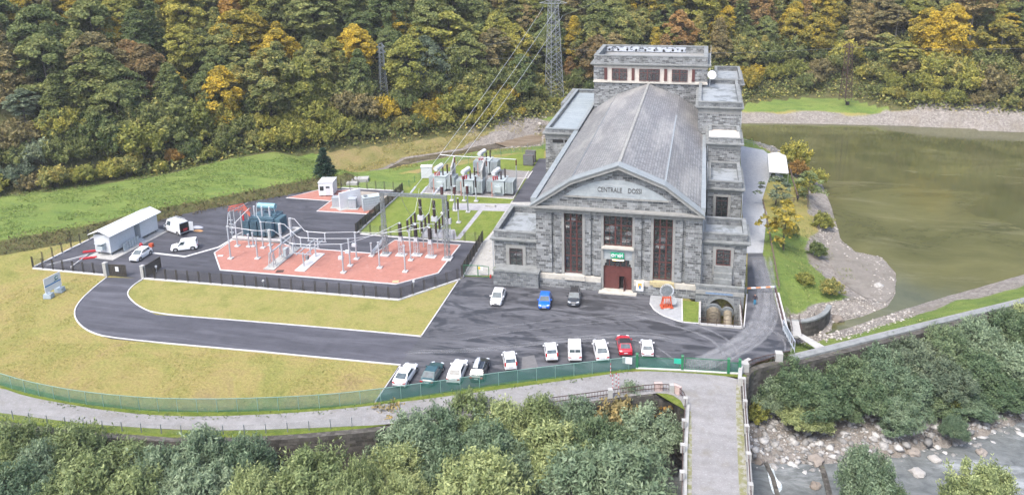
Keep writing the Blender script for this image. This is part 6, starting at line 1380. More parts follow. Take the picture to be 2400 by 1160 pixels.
def stand_pose(legs=.05, arms=.02, step=.03, bend=0):
    return [((0, 0, .53), .085, None), ((0, .0, .64), .08, 0), ((0, .01+bend, .76), .095, 1), ((0, .015+bend, .83), .04, 2), ((0, .02+bend, .90), .055, 3), ((0, .025+bend, .955), .058, 4), ((0, .02+bend, .985), .035, 5),
            ((.10, .01+bend, .80), .045, 2), ((.145+arms, -.01+bend, .65), .034, 7), ((.14+arms, .05+bend, .51), .026, 8), ((.14+arms, .07+bend, .46), .022, 9), ((.135+arms, .085+bend, .42), .014, 10),
            ((-.10, .01+bend, .80), .045, 2), ((-.145-arms, -.01+bend, .65), .034, 12), ((-.14-arms, .05+bend, .51), .026, 13), ((-.14-arms, .07+bend, .46), .022, 14), ((-.135-arms, .085+bend, .42), .014, 15),
            ((legs, 0, .47), .062, 0), ((legs+.005, .02+step, .27), .045, 17), ((legs, step*1.6-.01, .05), .03, 18), ((legs+.01, step*1.6+.07, .025), .026, 19),
            ((-legs, 0, .47), .062, 0), ((-legs-.005, .02-step*.5, .27), .045, 21), ((-legs, -step*1.6-.01, .05), .03, 22), ((-legs-.01, -step*1.6+.07, .025), .026, 23)]
person(1769, 714, 'person in dark jacket and bright blue trousers walking on the side road', stand_pose(), RAD(170), (plain('dark_jacket', (.03, .02, .03), .8), plain('blue_trousers', (.03, .25, .42), .8), plain('dark_hair', (.03, .02, .015), .8)), 1.76)
person(1869, 474, 'person in dark clothes standing at the timber rail above the water', stand_pose(.045, .01, .01), RAD(150), (plain('black_coat', (.02, .018, .03), .8), plain('black_trousers', (.015, .015, .02), .8), plain('brown_hair', (.05, .03, .02), .8)), 1.75)
o = MB().lathe((0, 0, 0), [(.12, 0), (.12, .5), (.08, .6), (.03, .65)], 10).build('fire_extinguisher', MT['red'], None, at(1150, 652)); tag(o, 'red fire extinguisher at the corner of the left wing', 'extinguisher')
for i, (x, y) in enumerate([(618, 671), (970, 672), (367, 637)]):
    t = thing('bollard_lamp', ['white bollard lamp on the asphalt left of the red pad front', 'white bollard lamp near the right corner of the red pad', 'white bollard lamp behind the right gate pillar'][i], 'lamp post', tuple(at(x, y)), 0, 'white bollard lamps'); MB().tube((0, 0, 0), (0, 0, .8), .07).build('stem', MT['galv'], t); MB().lathe((0, 0, .8), [(.16, 0), (.2, .2), (.1, .32)], 10).build('head', MT['white'], t)
o = MB().obox((0, 0, .03), (1.0, .7, .06), RAD(15)).build('cable_pit_cover', MT['yellow'], None, at(927, 660, .06)); tag(o, 'small cable pit cover at the front corner of the red pad', 'cover')
o = MB().obox((0, 0, .03), (1.2, .9, .06), RAD(15)).build('cable_pit_cover', MT['rust'], None, at(656, 636, .06)); tag(o, 'brown cable pit cover on the red pad below the lattice breaker', 'cover')
o = MB().obox((0, 0, .05), (.9, .4, .1), RAD(15)).build('concrete_block', MT['kerb'], None, at(517, 600, .06)); tag(o, 'pale concrete block at the left corner of the red pad', 'concrete block')
o = MB().box(-.5, .5, -.35, .35, 0, 1.0).build('dark_hut', MT['dark'], None, at(1986, 246, 0.0)); tag(o, 'small dark box on the green far bank of the reservoir', 'box')
# ------------------------------------------------------------------ trees
def leaf_mat(name, a, b, c3=None, rough=.7):
    m, t, p = new_mat(name); g = NG(t); co = g.coord(); geo = g.n('NewGeometry'); oi = g.n('ObjectInfo')
    ri = geo.outputs['Random Per Island']
    f = g.noise(co, .38, 4, .65); f = g.math('ADD', g.math('MULTIPLY', g.math('SUBTRACT', f, .14), 1.5), g.math('MULTIPLY', g.math('SUBTRACT', ri, .5), .35))
    f = g.math('ADD', f, g.math('MULTIPLY', g.math('SUBTRACT', oi.outputs['Random'], .5), .45))
    c = g.ramp(f, [(.25, a), (.6, b), (.95, c3 or tuple(min(1, x*1.35) for x in b))])
    hv = g.n('HueSaturation'); g.L(c, hv.inputs['Color']); g.L(g.math('ADD', .84, g.math('MULTIPLY', ri, .32)), hv.inputs['Value'])
    g.L(hv.outputs[0], p.inputs['Base Color']); p.inputs['Roughness'].default_value = rough; p.inputs['Specular IOR Level'].default_value = .25
    tr = g.n('BsdfTranslucent'); g.L(hv.outputs[0], tr.inputs['Color']); mx = g.n('MixShader'); mx.inputs[0].default_value = .38
    g.L(p.outputs[0], mx.inputs[1]); g.L(tr.outputs[0], mx.inputs[2]); out = [n for n in t.nodes if n.type == 'OUTPUT_MATERIAL'][0]; g.L(mx.outputs[0], out.inputs[0])
    return m
LM = {'olive': leaf_mat('leaf_olive', (.120, .150, .048), (.215, .235, .078), (.40, .33, .09)),
      'green': leaf_mat('leaf_green', (.095, .135, .048), (.165, .200, .070), (.27, .28, .09)),
      'gold': leaf_mat('leaf_gold', (.19, .185, .045), (.36, .285, .045), (.56, .40, .04)),
      'yellow': leaf_mat('leaf_yellow', (.17, .195, .050), (.285, .285, .066), (.45, .39, .08)),
      'orange': leaf_mat('leaf_orange', (.25, .16, .05), (.42, .25, .06), (.58, .36, .065)),
      'rust': leaf_mat('leaf_rust', (.17, .135, .06), (.29, .19, .075), (.42, .25, .085)),
      'tan': leaf_mat('leaf_tan', (.155, .145, .065), (.25, .21, .092), (.37, .28, .11)),
      'blue': leaf_mat('leaf_bluegreen', (.100, .138, .085), (.175, .215, .135), (.26, .30, .18)),
      'silver': leaf_mat('leaf_silver', (.095, .150, .085), (.175, .238, .142), (.29, .355, .225), .55),
      'willow': leaf_mat('leaf_willow', (.130, .175, .072), (.235, .285, .122), (.37, .41, .185), .55),
      'deep': leaf_mat('leaf_deep', (.070, .118, .058), (.135, .190, .095), (.23, .285, .15), .6),
      'spruce': leaf_mat('leaf_spruce', (.020, .047, .030), (.040, .084, .050), (.075, .125, .067)),
      'bank': leaf_mat('leaf_bank', (.085, .070, .035), (.15, .115, .055), (.23, .18, .08))}
BARK = plain('bark', (.10, .085, .07), .9, var=.35); BARK_P = plain('pale_bark', (.26, .24, .21), .9, var=.3)
def leaves_mesh(name, C, N, size, aspect, rng, D=None):
    """C centres, N normals: one rhombic leaf spray per point"""
    n = len(C); N = N/np.linalg.norm(N, axis=1, keepdims=True)
    D = rng.normal(size=(n, 3)) if D is None else D+rng.normal(size=(n, 3))*.25
    X = D-N*np.sum(D*N, 1, keepdims=True); X /= np.linalg.norm(X, axis=1, keepdims=True)+1e-9; Y = np.cross(N, X)
    s = size*(.6+.8*rng.random((n, 1))); X = X*s*aspect; Y = Y*s
    V = np.empty((n, 4, 3)); V[:, 0] = C-X; V[:, 1] = C-Y*.8+X*.1; V[:, 2] = C+X; V[:, 3] = C+Y*.8+X*.1
    me = bpy.data.meshes.new(name); me.vertices.add(4*n); me.loops.add(4*n); me.polygons.add(n)
    me.vertices.foreach_set('co', V.astype('f').ravel()); me.loops.foreach_set('vertex_index', np.arange(4*n, dtype='i'))
    me.polygons.foreach_set('loop_start', np.arange(0, 4*n, 4, dtype='i')); me.update(calc_edges=True)
    me.materials.append(LM['olive']); return me
def crown_layer(name, seed, h=14, r=4.4, z0=2.2, ncl=95, nl=62, leaf=.30, shape=0):
    """forest broadleaf: drooping, layered sprays on an ovoid or conical outline"""
    rng = np.random.default_rng(seed); C = []; N = []
    ph = rng.random(4)*6.28
    for i in range(ncl):
        t = rng.random()**.85; 
        prof = (math.sin(math.pi*min(1, (t*.86+.14)))**.75 if shape == 0 else (1-t)**.72*(1 if t > .1 else .6+4*t))
        az = rng.random()*6.283; lob = 1+.20*math.sin(3*az+ph[0]+t*4)+.13*math.sin(5*az+ph[1]-t*7)
        rad = r*prof*lob*(.35+.65*rng.random()**.45); z = z0+(h-z0)*t
        c = np.array([rad*math.cos(az), rad*math.sin(az), z]); sz = r*(.17+.13*rng.random())*(.8+.4*(1-t))
        k = int(nl*(.6+.8*rng.random())); u = rng.normal(size=(k, 3)); u /= np.linalg.norm(u, axis=1, keepdims=True); q = rng.random((k, 1))**.4
        o = np.array([math.cos(az), math.sin(az), 0]); L = u*q*sz*np.array([1.15, 1.15, .56]); along = (L@o)
        L[:, 2] -= .22*np.abs(along)+.30*np.maximum(0, along)
        C.append(c+L); nn = rng.normal(size=(k, 3))*.7+np.array([0, 0, .8])+o*.6; N.append(nn)
    return leaves_mesh(name, np.concatenate(C), np.concatenate(N), leaf, 1.35, rng)
def crown_lobes(name, seed, h=8, r=3.2, z0=.6, nlobe=7, ncl=150, nl=70, leaf=.13, aspect=2.4, spiky=.5, lob=.5):
    """willow and shrub crowns: clumps over a union of uneven rounded lobes, shoots pointing up and out"""
    rng = np.random.default_rng(seed); C = []; N = []; D = []
    lobes = [(np.array([0, 0, h*.55]), np.array([r*.72, r*.72, h*.44]))]
    for i in range(nlobe):
        a = 6.283*i/nlobe+rng.random()*.8; d = r*(lob+.25*rng.random()); zz = h*(.30+.38*rng.random()); s = r*(.38+.22*rng.random())
        lobes.append((np.array([d*math.cos(a), d*math.sin(a), zz]), np.array([s, s, s*(1.0+.5*rng.random())])))
    for i in range(ncl):
        c0, s0 = lobes[0] if rng.random() < .3 else lobes[rng.integers(1, len(lobes))]
        u = rng.normal(size=3); u[2] = abs(u[2])*.9-.25*rng.random(); u /= np.linalg.norm(u); c = c0+u*s0*(.70+.32*rng.random())
        if c[2] < z0*.4: c[2] = z0*(.4+rng.random())
        o = u*np.array([1, 1, .5])+np.array([0, 0, spiky+.3]); o /= np.linalg.norm(o); sz = r*(.15+.10*rng.random())
        k = int(nl*(.6+.8*rng.random())); v = rng.normal(size=(k, 3)); v /= np.linalg.norm(v, axis=1, keepdims=True); q = rng.random((k, 1))**.45; L = v*q*sz
        L += np.outer((L@o)*.9, o); C.append(c+L); N.append(rng.normal(size=(k, 3))*.8+u*.8+np.array([0, 0, .35])); D.append(np.tile(o, (k, 1))+rng.normal(size=(k, 3))*.35)
    return leaves_mesh(name, np.concatenate(C), np.concatenate(N), leaf, aspect, rng, np.concatenate(D))
def crown_spruce(name, seed, h=8, r=2.5):
    rng = np.random.default_rng(seed); C = []; N = []; D = []
    for i in range(15):
        t = i/15; z = .4+(h-.4)*t; R = r*(1-t)**.85+.12
        for j in range(int(6+13*(1-t))):
            a = rng.random()*6.283; o = np.array([math.cos(a), math.sin(a), 0]); k = 44; s = rng.random(k)**.6*R*(.75+.4*rng.random())
            P = np.outer(s, o)+rng.normal(size=(k, 3))*np.array([.16, .16, .09]); P[:, 2] += z-.28*s+.10*R; C.append(P); N.append(rng.normal(size=(k, 3))*.4+np.array([0, 0, 1])); D.append(np.tile(o-np.array([0, 0, .3]), (k, 1)))
    return leaves_mesh(name, np.concatenate(C), np.concatenate(N), .12, 1.6, rng, np.concatenate(D))
def trunk_mesh(name, seed, h, r0, spread, nb=7, multi=1):
    rng = random.Random(seed); b = MB()
    for m_ in range(multi):
        a0 = rng.random()*6.28; lean = .0 if multi == 1 else .35
        P = [Vector((0, 0, -.6))]
        for k in range(1, 6): f = k/5; P.append(Vector((math.cos(a0)*lean*h*f*.6+rng.uniform(-.12, .12), math.sin(a0)*lean*h*f*.6+rng.uniform(-.12, .12), h*f*.92)))
        for k in range(5): b.tube(P[k], P[k+1], r0*(1-.17*k)/multi**.5, r0*(1-.17*(k+1))/multi**.5, 7)
        for k in range(nb):
            f = .25+.65*k/nb; i = int(f*5); p = P[i].lerp(P[i+1], f*5-i); a = rng.random()*6.28; L = spread*(1.05-f)*(.7+.5*rng.random())
            q1 = p+Vector((math.cos(a)*L*.5, math.sin(a)*L*.5, L*.35)); q2 = q1+Vector((math.cos(a)*L*.5, math.sin(a)*L*.5, L*.2)); b.tube(p, q1, r0*.34*(1-f*.5), r0*.2, 5); b.tube(q1, q2, r0*.2, r0*.06, 5)
    o = b.build(name, BARK); me_ = o.data; bpy.data.objects.remove(o); return me_
PROTO = {'forest': [(crown_layer('crown', 10+k, 14, 4.5, 2.0, 125, 125, .19, 0), trunk_mesh('trunk', k, 12.5, .26, 4.0)) for k in range(6)]+[(crown_layer('crown', 30+k, 15, 4.0, 2.0, 125, 125, .19, 1), trunk_mesh('trunk', 20+k, 14, .26, 3.2)) for k in range(3)],
         'shrub': [(crown_lobes('crown', 50+k, 5, 3.0, .3, 7, 95, 56, .17, 1.5, .35, .55), trunk_mesh('trunk', 40+k, 3.8, .14, 2.2, 5, 3)) for k in range(4)],
         'willow': [(crown_lobes('crown', 70+k, 8, 3.3, .8, 9, 230, 110, .078, 2.4, .8, .58), trunk_mesh('trunk', 60+k, 6.3, .2, 3.0, 6, 2)) for k in range(5)],
         'tall': [(crown_layer('crown', 110+k, 15, 3.2, 7.0, 60, 110, .19, 0), trunk_mesh('trunk', 120+k, 14, .24, 2.6)) for k in range(2)],
         'sparse': [(crown_layer('crown', 90+k, 6, 2.2, 1.6, 26, 34, .15, 0), trunk_mesh('trunk', 80+k, 5.2, .10, 2.2, 9)) for k in range(2)],
         'bare': [(crown_layer('crown', 95, 4, 2.2, .8, 9, 14, .12, 0), trunk_mesh('trunk', 88, 3.8, .08, 3.2, 16, 4))],
         'spruce': [(crown_spruce('crown', 5), trunk_mesh('trunk', 99, 7, .18, .6, 3))]}
PH = {'forest': (14.2, 4.6), 'tall': (15, 3.3), 'shrub': (5.2, 3.3), 'willow': (8.3, 3.5), 'sparse': (6, 2.2), 'bare': (3.9, 2.2), 'spruce': (8, 2.6)}
NTREE = [0]
def tree(kind, base, h, r, col, name, group=None, label=None, cat='tree', var=None, bark=None):
    k = NTREE[0] if var is None else var; NTREE[0] += 1; pr = PROTO[kind][k % len(PROTO[kind])]; rng = random.Random(NTREE[0]*7+1)
    t = thing(name, label, cat, tuple(base), rng.random()*6.28, group); t.scale = (r/PH[kind][1], r/PH[kind][1], h/PH[kind][0])
    c = bpy.data.objects.new('crown', pr[0]); COL.objects.link(c); c.parent = t; c.material_slots[0].link = 'OBJECT'; c.material_slots[0].material = LM[col]
    s = bpy.data.objects.new('trunk', pr[1]); COL.objects.link(s); s.parent = t
    if bark: s.material_slots[0].link = 'OBJECT'; s.material_slots[0].material = bark
    return t
ORD = 'leftmost|second|third|fourth|fifth|sixth|seventh|eighth|ninth|tenth|eleventh|twelfth|thirteenth|fourteenth|fifteenth|sixteenth|seventeenth|eighteenth|nineteenth|twentieth|twenty-first|twenty-second|twenty-third|twenty-fourth'.split('|')
CNAME = {'olive': 'olive-green', 'green': 'dark green', 'gold': 'golden-yellow', 'yellow': 'yellow-green', 'orange': 'orange', 'rust': 'rust-brown', 'tan': 'dull brown', 'blue': 'blue-green', 'silver': 'silver-green', 'willow': 'light green', 'deep': 'deep green', 'spruce': 'dark'}
def label_set(items, fmt_noun):
    """items: (thing, colour, place phrase, px). Says which one by colour, place, then order from the left."""
    cells = {}
    for it in items: cells.setdefault((it[1], it[2]), []).append(it)
    for (col, place), L in cells.items():
        L.sort(key=lambda q: q[3]); n = len(L)
        for i, it in enumerate(L):
            if n == 1: it[0]['label'] = f'{CNAME[col]} {fmt_noun} {place}'
            else: it[0]['label'] = f'{"rightmost" if i == n-1 else ORD[min(i, 23)]+("" if i == 0 else " from left")} {CNAME[col]} {fmt_noun} {place}'
# --- the wood on the slope behind
SEEDS = [(790, 50, 'gold'), (815, 110, 'gold'), (580, 70, 'gold'), (620, 115, 'gold'), (945, 70, 'gold'), (955, 135, 'yellow'), (1190, 150, 'gold'), (1185, 90, 'yellow'), (135, 160, 'yellow'), (170, 215, 'yellow'), (1085, 205, 'gold'), (1110, 90, 'yellow'), (1940, 60, 'gold'), (1925, 15, 'gold'), (1835, 60, 'gold'), (1690, 40, 'gold'), (1660, 15, 'yellow'), (2205, 70, 'gold'), (2170, 30, 'yellow'), (2365, 90, 'gold'), (2330, 50, 'yellow'), (2130, 90, 'orange'), (140, 75, 'orange'), (390, 10, 'gold'), (150, 25, 'gold'), (545, 15, 'orange'), (470, 130, 'olive'), (320, 165, 'rust'), (430, 110, 'yellow'), (530, 110, 'olive'), (880, 50, 'green'), (900, 90, 'green'), (1010, 130, 'blue'), (1005, 180, 'green'), (90, 90, 'green'), (75, 250, 'blue'), (30, 300, 'blue'), (250, 180, 'olive'), (320, 70, 'green'), (700, 90, 'olive'), (680, 40, 'olive'), (740, 160, 'olive'), (1050, 60, 'yellow'), (1230, 60, 'tan'), (1300, 120, 'olive'), (1380, 60, 'olive'), (1480, 60, 'olive'), (1560, 40, 'green'), (1750, 100, 'olive'), (1850, 150, 'olive'), (2040, 100, 'blue'), (2080, 60, 'tan'), (2150, 160, 'green'), (2260, 130, 'rust'), (2010, 40, 'tan'), (1160, 30, 'olive'), (60, 180, 'olive'), (220, 30, 'green'), (620, 200, 'olive'), (480, 210, 'green'), (1320, 200, 'olive'), (700, 200, 'yellow'), (860, 190, 'green')]
rng = np.random.default_rng(21); forest = []; cand = []
for gy_ in np.arange(140, 300, 6.3):
    for gx_ in np.arange(-230, 150, 7.6): cand.append((gx_+rng.uniform(-3.0, 3.0), gy_+rng.uniform(-2.6, 2.6)))
cand = np.array(cand); cz = terrain(cand[:, 0], cand[:, 1]); fpP = [tuple(p)[:2] for p in FOOT]+[(500, 700), (-700, 700)]
cd = np.where(inside(cand[:, 0], cand[:, 1], fpP), 1, -1)*seg_d(cand[:, 0], cand[:, 1], FOOT, False)
for (x, y), z, d in zip(cand, cz, cd):
    if d < 9: continue
    if math.hypot(x-PA.x, y-PA.y) < 7 or math.hypot(x-PC.x, y-PC.y) < 5 or math.hypot(x-PB_.x, y-PB_.y) < 5: continue
    k_ = rng.random(); h = 9+9*k_+rng.uniform(-1, 1); r = 3.4+3.4*k_*rng.uniform(.7, 1.2)
    tx, ty = pix((x, y, z+h)); bx, by = pix((x, y, z)); mx, my = pix((x, y, z+h*.6))
    if my < -60 or mx < -70 or mx > 2470: continue
    if 1400 < tx < 1668 and ty > 112: continue
    if 1200 < mx < 1385 and by > 150 and d < 14: h *= .6; r *= .8
    best = min(SEEDS, key=lambda s: (s[0]-mx)**2+((s[1]-my)*1.3)**2); dist = math.hypot(best[0]-mx, best[1]-my)
    if dist < 36: col = best[2]
    else: col = rng.choice(['olive', 'olive', 'olive', 'green', 'green', 'green', 'green', 'yellow', 'yellow', 'tan', 'olive', 'gold'] if mx < 1250 else ['olive', 'olive', 'green', 'green', 'tan', 'yellow', 'olive', 'tan', 'green', 'gold', 'rust'])
    forest.append((ty, x, y, z, h, r, str(col), mx, my, d))
print('FOREST candidates', len(forest))
forest.sort(key=lambda q: math.hypot(q[1], q[2]))
XREG = [(200, "at the photo's left edge"), (430, "above the meadow's left part"), (740, "above the meadow's right part"), (890, 'left of the small pylon'), (1080, 'right of the small pylon'), (1285, 'left of the tall pylon'), (1400, 'between tall pylon and tower'), (1690, 'behind the stone tower'), (1860, 'just right of the tower'), (2050, 'around the rusty pylon'), (2250, 'above the far shore'), (9999, "at the photo's right edge")]
items = []
for q in forest[:285]:
    ty, x, y, z, h, r, col, mx, my, d = q
    kd, bk = 'forest', None
    if col == 'green' and rng.random() < .22: kd, h, r = 'spruce', h*1.15, r*.75
    elif mx > 1900 and my < 160 and rng.random() < .45: bk = BARK_P; kd = 'tall'
    elif rng.random() < .06: kd = 'tall'
    t = tree(kd, (x, y, z-.2), h, r, col, 'forest_tree', 'forest trees on the slope', None, 'tree', int(rng.integers(0, 9)), bk)
    tier = 'at the wood edge' if d < 17 else 'low on the slope' if d < 30 else 'midway up the slope' if d < 45 else 'high on the slope' if d < 62 else 'along the frame top'
    items.append((t, col, tier+' '+next(p for m_, p in XREG if mx < m_), mx))
label_set(items, 'tree')
# --- shrubs along the foot of the wood
SH = []
def along(P, step):
    return lerp_line([Vector((p.x, p.y, 0)) for p in P], step)
rr = random.Random(5); items = []
SSEED = [(395, 350, 'orange'), (360, 360, 'yellow'), (480, 335, 'yellow'), (230, 395, 'yellow'), (200, 380, 'olive'), (90, 380, 'blue'), (640, 270, 'yellow'), (700, 280, 'yellow'), (740, 300, 'yellow'), (900, 290, 'gold'), (830, 260, 'tan'), (860, 310, 'olive'), (985, 260, 'gold'), (1010, 240, 'gold'), (1050, 250, 'yellow'), (1190, 240, 'gold'), (1150, 240, 'yellow'), (1760, 205, 'gold'), (1925, 200, 'tan'), (2100, 190, 'yellow'), (2120, 200, 'gold'), (2170, 200, 'yellow'), (2240, 200, 'yellow'), (2320, 215, 'tan'), (2380, 200, 'olive'), (560, 300, 'olive'), (520, 310, 'olive'), (300, 390, 'olive'), (1250, 235, 'olive'), (20, 400, 'blue'), (150, 390, 'olive'), (950, 290, 'olive'), (780, 290, 'yellow')]
cands = []
for row, (off, step, hh) in enumerate([(1.6, 4.6, 4.8), (6.0, 5.0, 6.6), (10.5, 5.6, 7.5)]):
    P = along(FOOT, step)
    for i in range(1, len(P)-1):
        tdir = (P[i+1]-P[i-1]).normalized(); nrm = Vector((-tdir.y, tdir.x, 0)); p = P[i]+nrm*(off+rr.uniform(-1.2, 1.2))+tdir*rr.uniform(-1.5, 1.5)
        cands.append((p, hh*rr.uniform(.7, 1.25), row))
cands.sort(key=lambda q: q[0].length); ns = 0
for p, h, row in cands:
    z = ground_z(p.x, p.y); mx, my = pix((p.x, p.y, z+h*.5))
    if mx < -60 or mx > 2460 or ns > 190: continue
    if 1395 < mx < 1740: continue
    if 1215 < mx < 1395: h *= .6
    if 1770 < mx < 1870 and row == 0: continue
    if 1940 < mx < 2060 and row < 2 and my > 180: continue
    if math.hypot(p.x-PA.x, p.y-PA.y) < 4.2 or math.hypot(p.x-PB_.x, p.y-PB_.y) < 3: continue
    best = min(SSEED, key=lambda s: (s[0]-mx)**2+(s[1]-my)**2*2); dd = math.hypot(best[0]-mx, best[1]-my)
    col = best[2] if dd < 40 else rr.choice(['olive', 'yellow', 'yellow', 'tan', 'green', 'olive', 'olive'])
    t = tree('shrub', (p.x, p.y, z-.3), h, h*rr.uniform(.52, .72), col, 'shrub', 'shrubs along the wood edge', None, 'shrub', rr.randrange(4)); ns += 1
    items.append((t, col, ['in the front row, ', 'in the second row, ', 'in the back row, '][row]+next(p_ for m_, p_ in XREG if mx < m_).replace("the photo's ", 'the '), mx))
label_set(items, 'bush')
# --- riverside willows in front
FR = [  # crown centre x, top y, base y, width px, colour, row
 (45, 1000, 1210, 150, 'willow', 0), (200, 1002, 1190, 150, 'willow', 0), (118, 1045, 1235, 120, 'silver', 1), (310, 1046, 1230, 170, 'willow', 1), (55, 1105, 1300, 150, 'silver', 2), (215, 1082, 1290, 190, 'willow', 2), (395, 1060, 1250, 150, 'silver', 1), (485, 1016, 1215, 160, 'silver', 0), (590, 1030, 1215, 140, 'silver', 0), (600, 1100, 1290, 120, 'willow', 2), (730, 1068, 1265, 180, 'willow', 2), (845, 1078, 1250, 90, 'willow', 2), (470, 1095, 1290, 170, 'silver', 2), (340, 1110, 1310, 170, 'willow', 2), (815, 1120, 1300, 120, 'willow', 2), (945, 1120, 1270, 110, 'willow', 2), (1140, 1070, 1270, 200, 'willow', 2), (1428, 1055, 1260, 220, 'silver', 2),
 (970, 975, 1140, 150, 'silver', 0), (1030, 955, 1110, 140, 'silver', 0), (1095, 924, 1080, 130, 'willow', 0), (1180, 940, 1100, 120, 'willow', 0), (1265, 930, 1090, 120, 'willow', 0), (1345, 940, 1085, 120, 'silver', 0), (1475, 898, 1030, 85, 'silver', 0), (1505, 962, 1100, 140, 'silver', 1), (1150, 995, 1150, 150, 'silver', 1), (1285, 1000, 1150, 170, 'willow', 1), (945, 1035, 1180, 130, 'willow', 1), (1055, 1030, 1170, 140, 'silver', 1), (1380, 985, 1130, 130, 'deep', 1), (1210, 1060, 1190, 120, 'silver', 1), (1450, 1000, 1120, 90, 'deep', 1)]
items = []
def willow(cx, top, basey, w, col, zb=-6.9):
    b = at(cx+3, basey, zb); dep = (b-Vector((0, 0, CAM_H))).dot(FW); h = atY(cx, top, b.y).z-zb; r = w/2*dep/FPX*1.06
    return tree('willow', b, h, r, col, 'willow', 'riverside willows', None, 'tree', rr.randrange(5))
for cx, top, by_, w, col, row in FR:
    t = willow(cx, top, by_, w, col)
    side = 'left of centre' if cx < 900 else 'between path and bridge'
    items.append((t, col, ['just below the gravel path', 'in the middle of the riverside thicket', 'along the bottom edge'][row]+(', left half' if cx < 900 else ', by the bridge'), cx))
RT_ = [(1845, 836, 985, 150, 'silver', 0), (1800, 885, 1000, 100, 'deep', 0), (1905, 880, 1020, 150, 'silver', 1), (1880, 945, 1040, 120, 'silver', 1), (1985, 835, 985, 130, 'deep', 0), (2050, 815, 970, 140, 'silver', 0), (2125, 790, 950, 140, 'deep', 0), (2200, 765, 930, 140, 'willow', 0), (2275, 745, 910, 140, 'silver', 0), (2350, 726, 890, 140, 'deep', 0), (2420, 710, 880, 140, 'silver', 0), (2030, 880, 1010, 140, 'silver', 1), (2110, 865, 1000, 140, 'silver', 1), (2190, 845, 985, 150, 'silver', 1), (2280, 830, 965, 150, 'deep', 1), (2370, 815, 955, 150, 'silver', 1), (1975, 925, 1015, 100, 'deep', 1), (2095, 935, 1045, 105, 'silver', 2), (2180, 915, 1005, 110, 'deep', 2), (2260, 915, 1000, 110, 'silver', 2), (2350, 890, 990, 120, 'deep', 2), (2228, 975, 1038, 55, 'silver', 3), (2015, 1056, 1215, 115, 'silver', 3), (2285, 1092, 1250, 130, 'willow', 3), (2060, 1120, 1240, 90, 'deep', 3)]
for i_, (cx, top, by_, w, col, row) in enumerate(RT_):
    if row < 2: w *= .86; col = ['deep', 'silver', 'deep', 'willow', 'deep', 'silver', 'blue'][i_ % 7]
    t = willow(cx, top, by_-(34 if row < 3 else 0), w, col, -6.6)
    items.append((t, col, ['in the back row below the grey river wall', 'in the middle row right of the bridge', 'at the edge of the river stones', 'standing among the river stones'][row], cx))
label_set(items, 'willow')
SMALL = [('shrub', 1768, 945, 985, 60, 'yellow', 'yellow-green bush at the right foot of the bridge', -6.6), ('shrub', 1962, 935, 985, 50, 'yellow', 'yellow bush between two willows right of the bridge', -6.6), ('shrub', 2215, 925, 975, 60, 'yellow', 'yellow bush at the edge of the far river stones', -6.6),
 ('spruce', 60, 940, 1000, 55, 'olive', 'small olive conifer-like bush beside the path at the far left', -.05), ('spruce', 195, 962, 1018, 48, 'olive', 'small reddish-tipped olive bush beside the path, right of the first', -.05),
 ('shrub', 925, 955, 1040, 100, 'tan', 'brownish bush at the wall beside the end of the post fence', -4.5), ('shrub', 1430, 945, 1050, 110, 'tan', 'brown faded bush below the bay railing', -5.5), ('bare', 690, 1035, 1085, 90, 'tan', 'bare grey bush before the mossy wall, left one', -7), ('bare', 782, 1030, 1085, 90, 'tan', 'bare grey bush before the mossy wall, right one', -7), ('bare', 1560, 925, 1010, 110, 'orange', 'bare vine with few yellow leaves hanging in the bay by the bridge', -5.5), ('bare', 1590, 985, 1060, 90, 'tan', 'bare brown bush in the shade beside the bridge', -6.8), ('sparse', 1290, 900, 960, 40, 'orange', 'thin orange sapling beside the gravel path', -.05), ('sparse', 1408, 902, 940, 18, 'orange', 'small orange sapling at the striped poles', -.05),
 ('sparse', 1833, 470, 585, 95, 'gold', 'bright yellow young tree on the grassy bank', -.3), ('sparse', 1815, 415, 480, 70, 'blue', 'thin grey-green young tree beside the gravel road', -.05), ('sparse', 1890, 400, 485, 60, 'willow', 'thin light green young tree on the bank near the water', -1.2), ('shrub', 1855, 333, 400, 62, 'yellow', 'dense yellow-olive bush at the end of the gravel road', -.4), ('shrub', 1868, 375, 415, 40, 'orange', 'orange-brown bush just below the dense yellow-olive bush', -.6), ('shrub', 1880, 418, 460, 40, 'yellow', 'small yellow bush beside the timber rail on the bank', -.8), ('spruce', 757, 345, 406, 50, 'spruce', 'lone dark spruce on the meadow edge', 1.2), ('shrub', 1905, 398, 436, 46, 'yellow', 'yellow-green bush above the water, right of the timber rail', -1.2), ('shrub', 1850, 520, 552, 34, 'olive', 'low olive bush in the grass below the bright yellow tree', -.8), ('shrub', 1925, 500, 536, 44, 'yellow', 'low yellow-olive bush at the stony waterline below the path trees', -2.0), ('shrub', 1945, 655, 690, 50, 'olive', 'low olive bush on the stones above the round basin wall', -2.0), ('shrub', 1885, 640, 668, 36, 'yellow', 'small yellow-green bush on the lower bank above the basin wall', -.8), ('shrub', 1912, 570, 600, 40, 'green', 'low green bush on the bank below the yellow young tree', -2.0)]
for kind, cx, top, by_, w, col, lab, zb in SMALL:
    zb = ground_z(*tuple(at(cx+3, by_, zb))[:2]) if zb in (-.3, -.05, -1.2, -.4, -.6, -.8, 1.2, -2.0) else zb
    b = at(cx+3, by_, zb); dep = (b-Vector((0, 0, CAM_H))).dot(FW); h = max(.8, atY(cx, top, b.y).z-zb); r = w/2*dep/FPX*1.1
    tree(kind, b, h, r, col, {'shrub': 'bush', 'spruce': 'spruce' if col == 'spruce' else 'bush', 'bare': 'bare_bush', 'sparse': 'sapling'}[kind], None, lab, 'tree' if kind in ('sparse',) or col == 'spruce' else 'bush', 1)
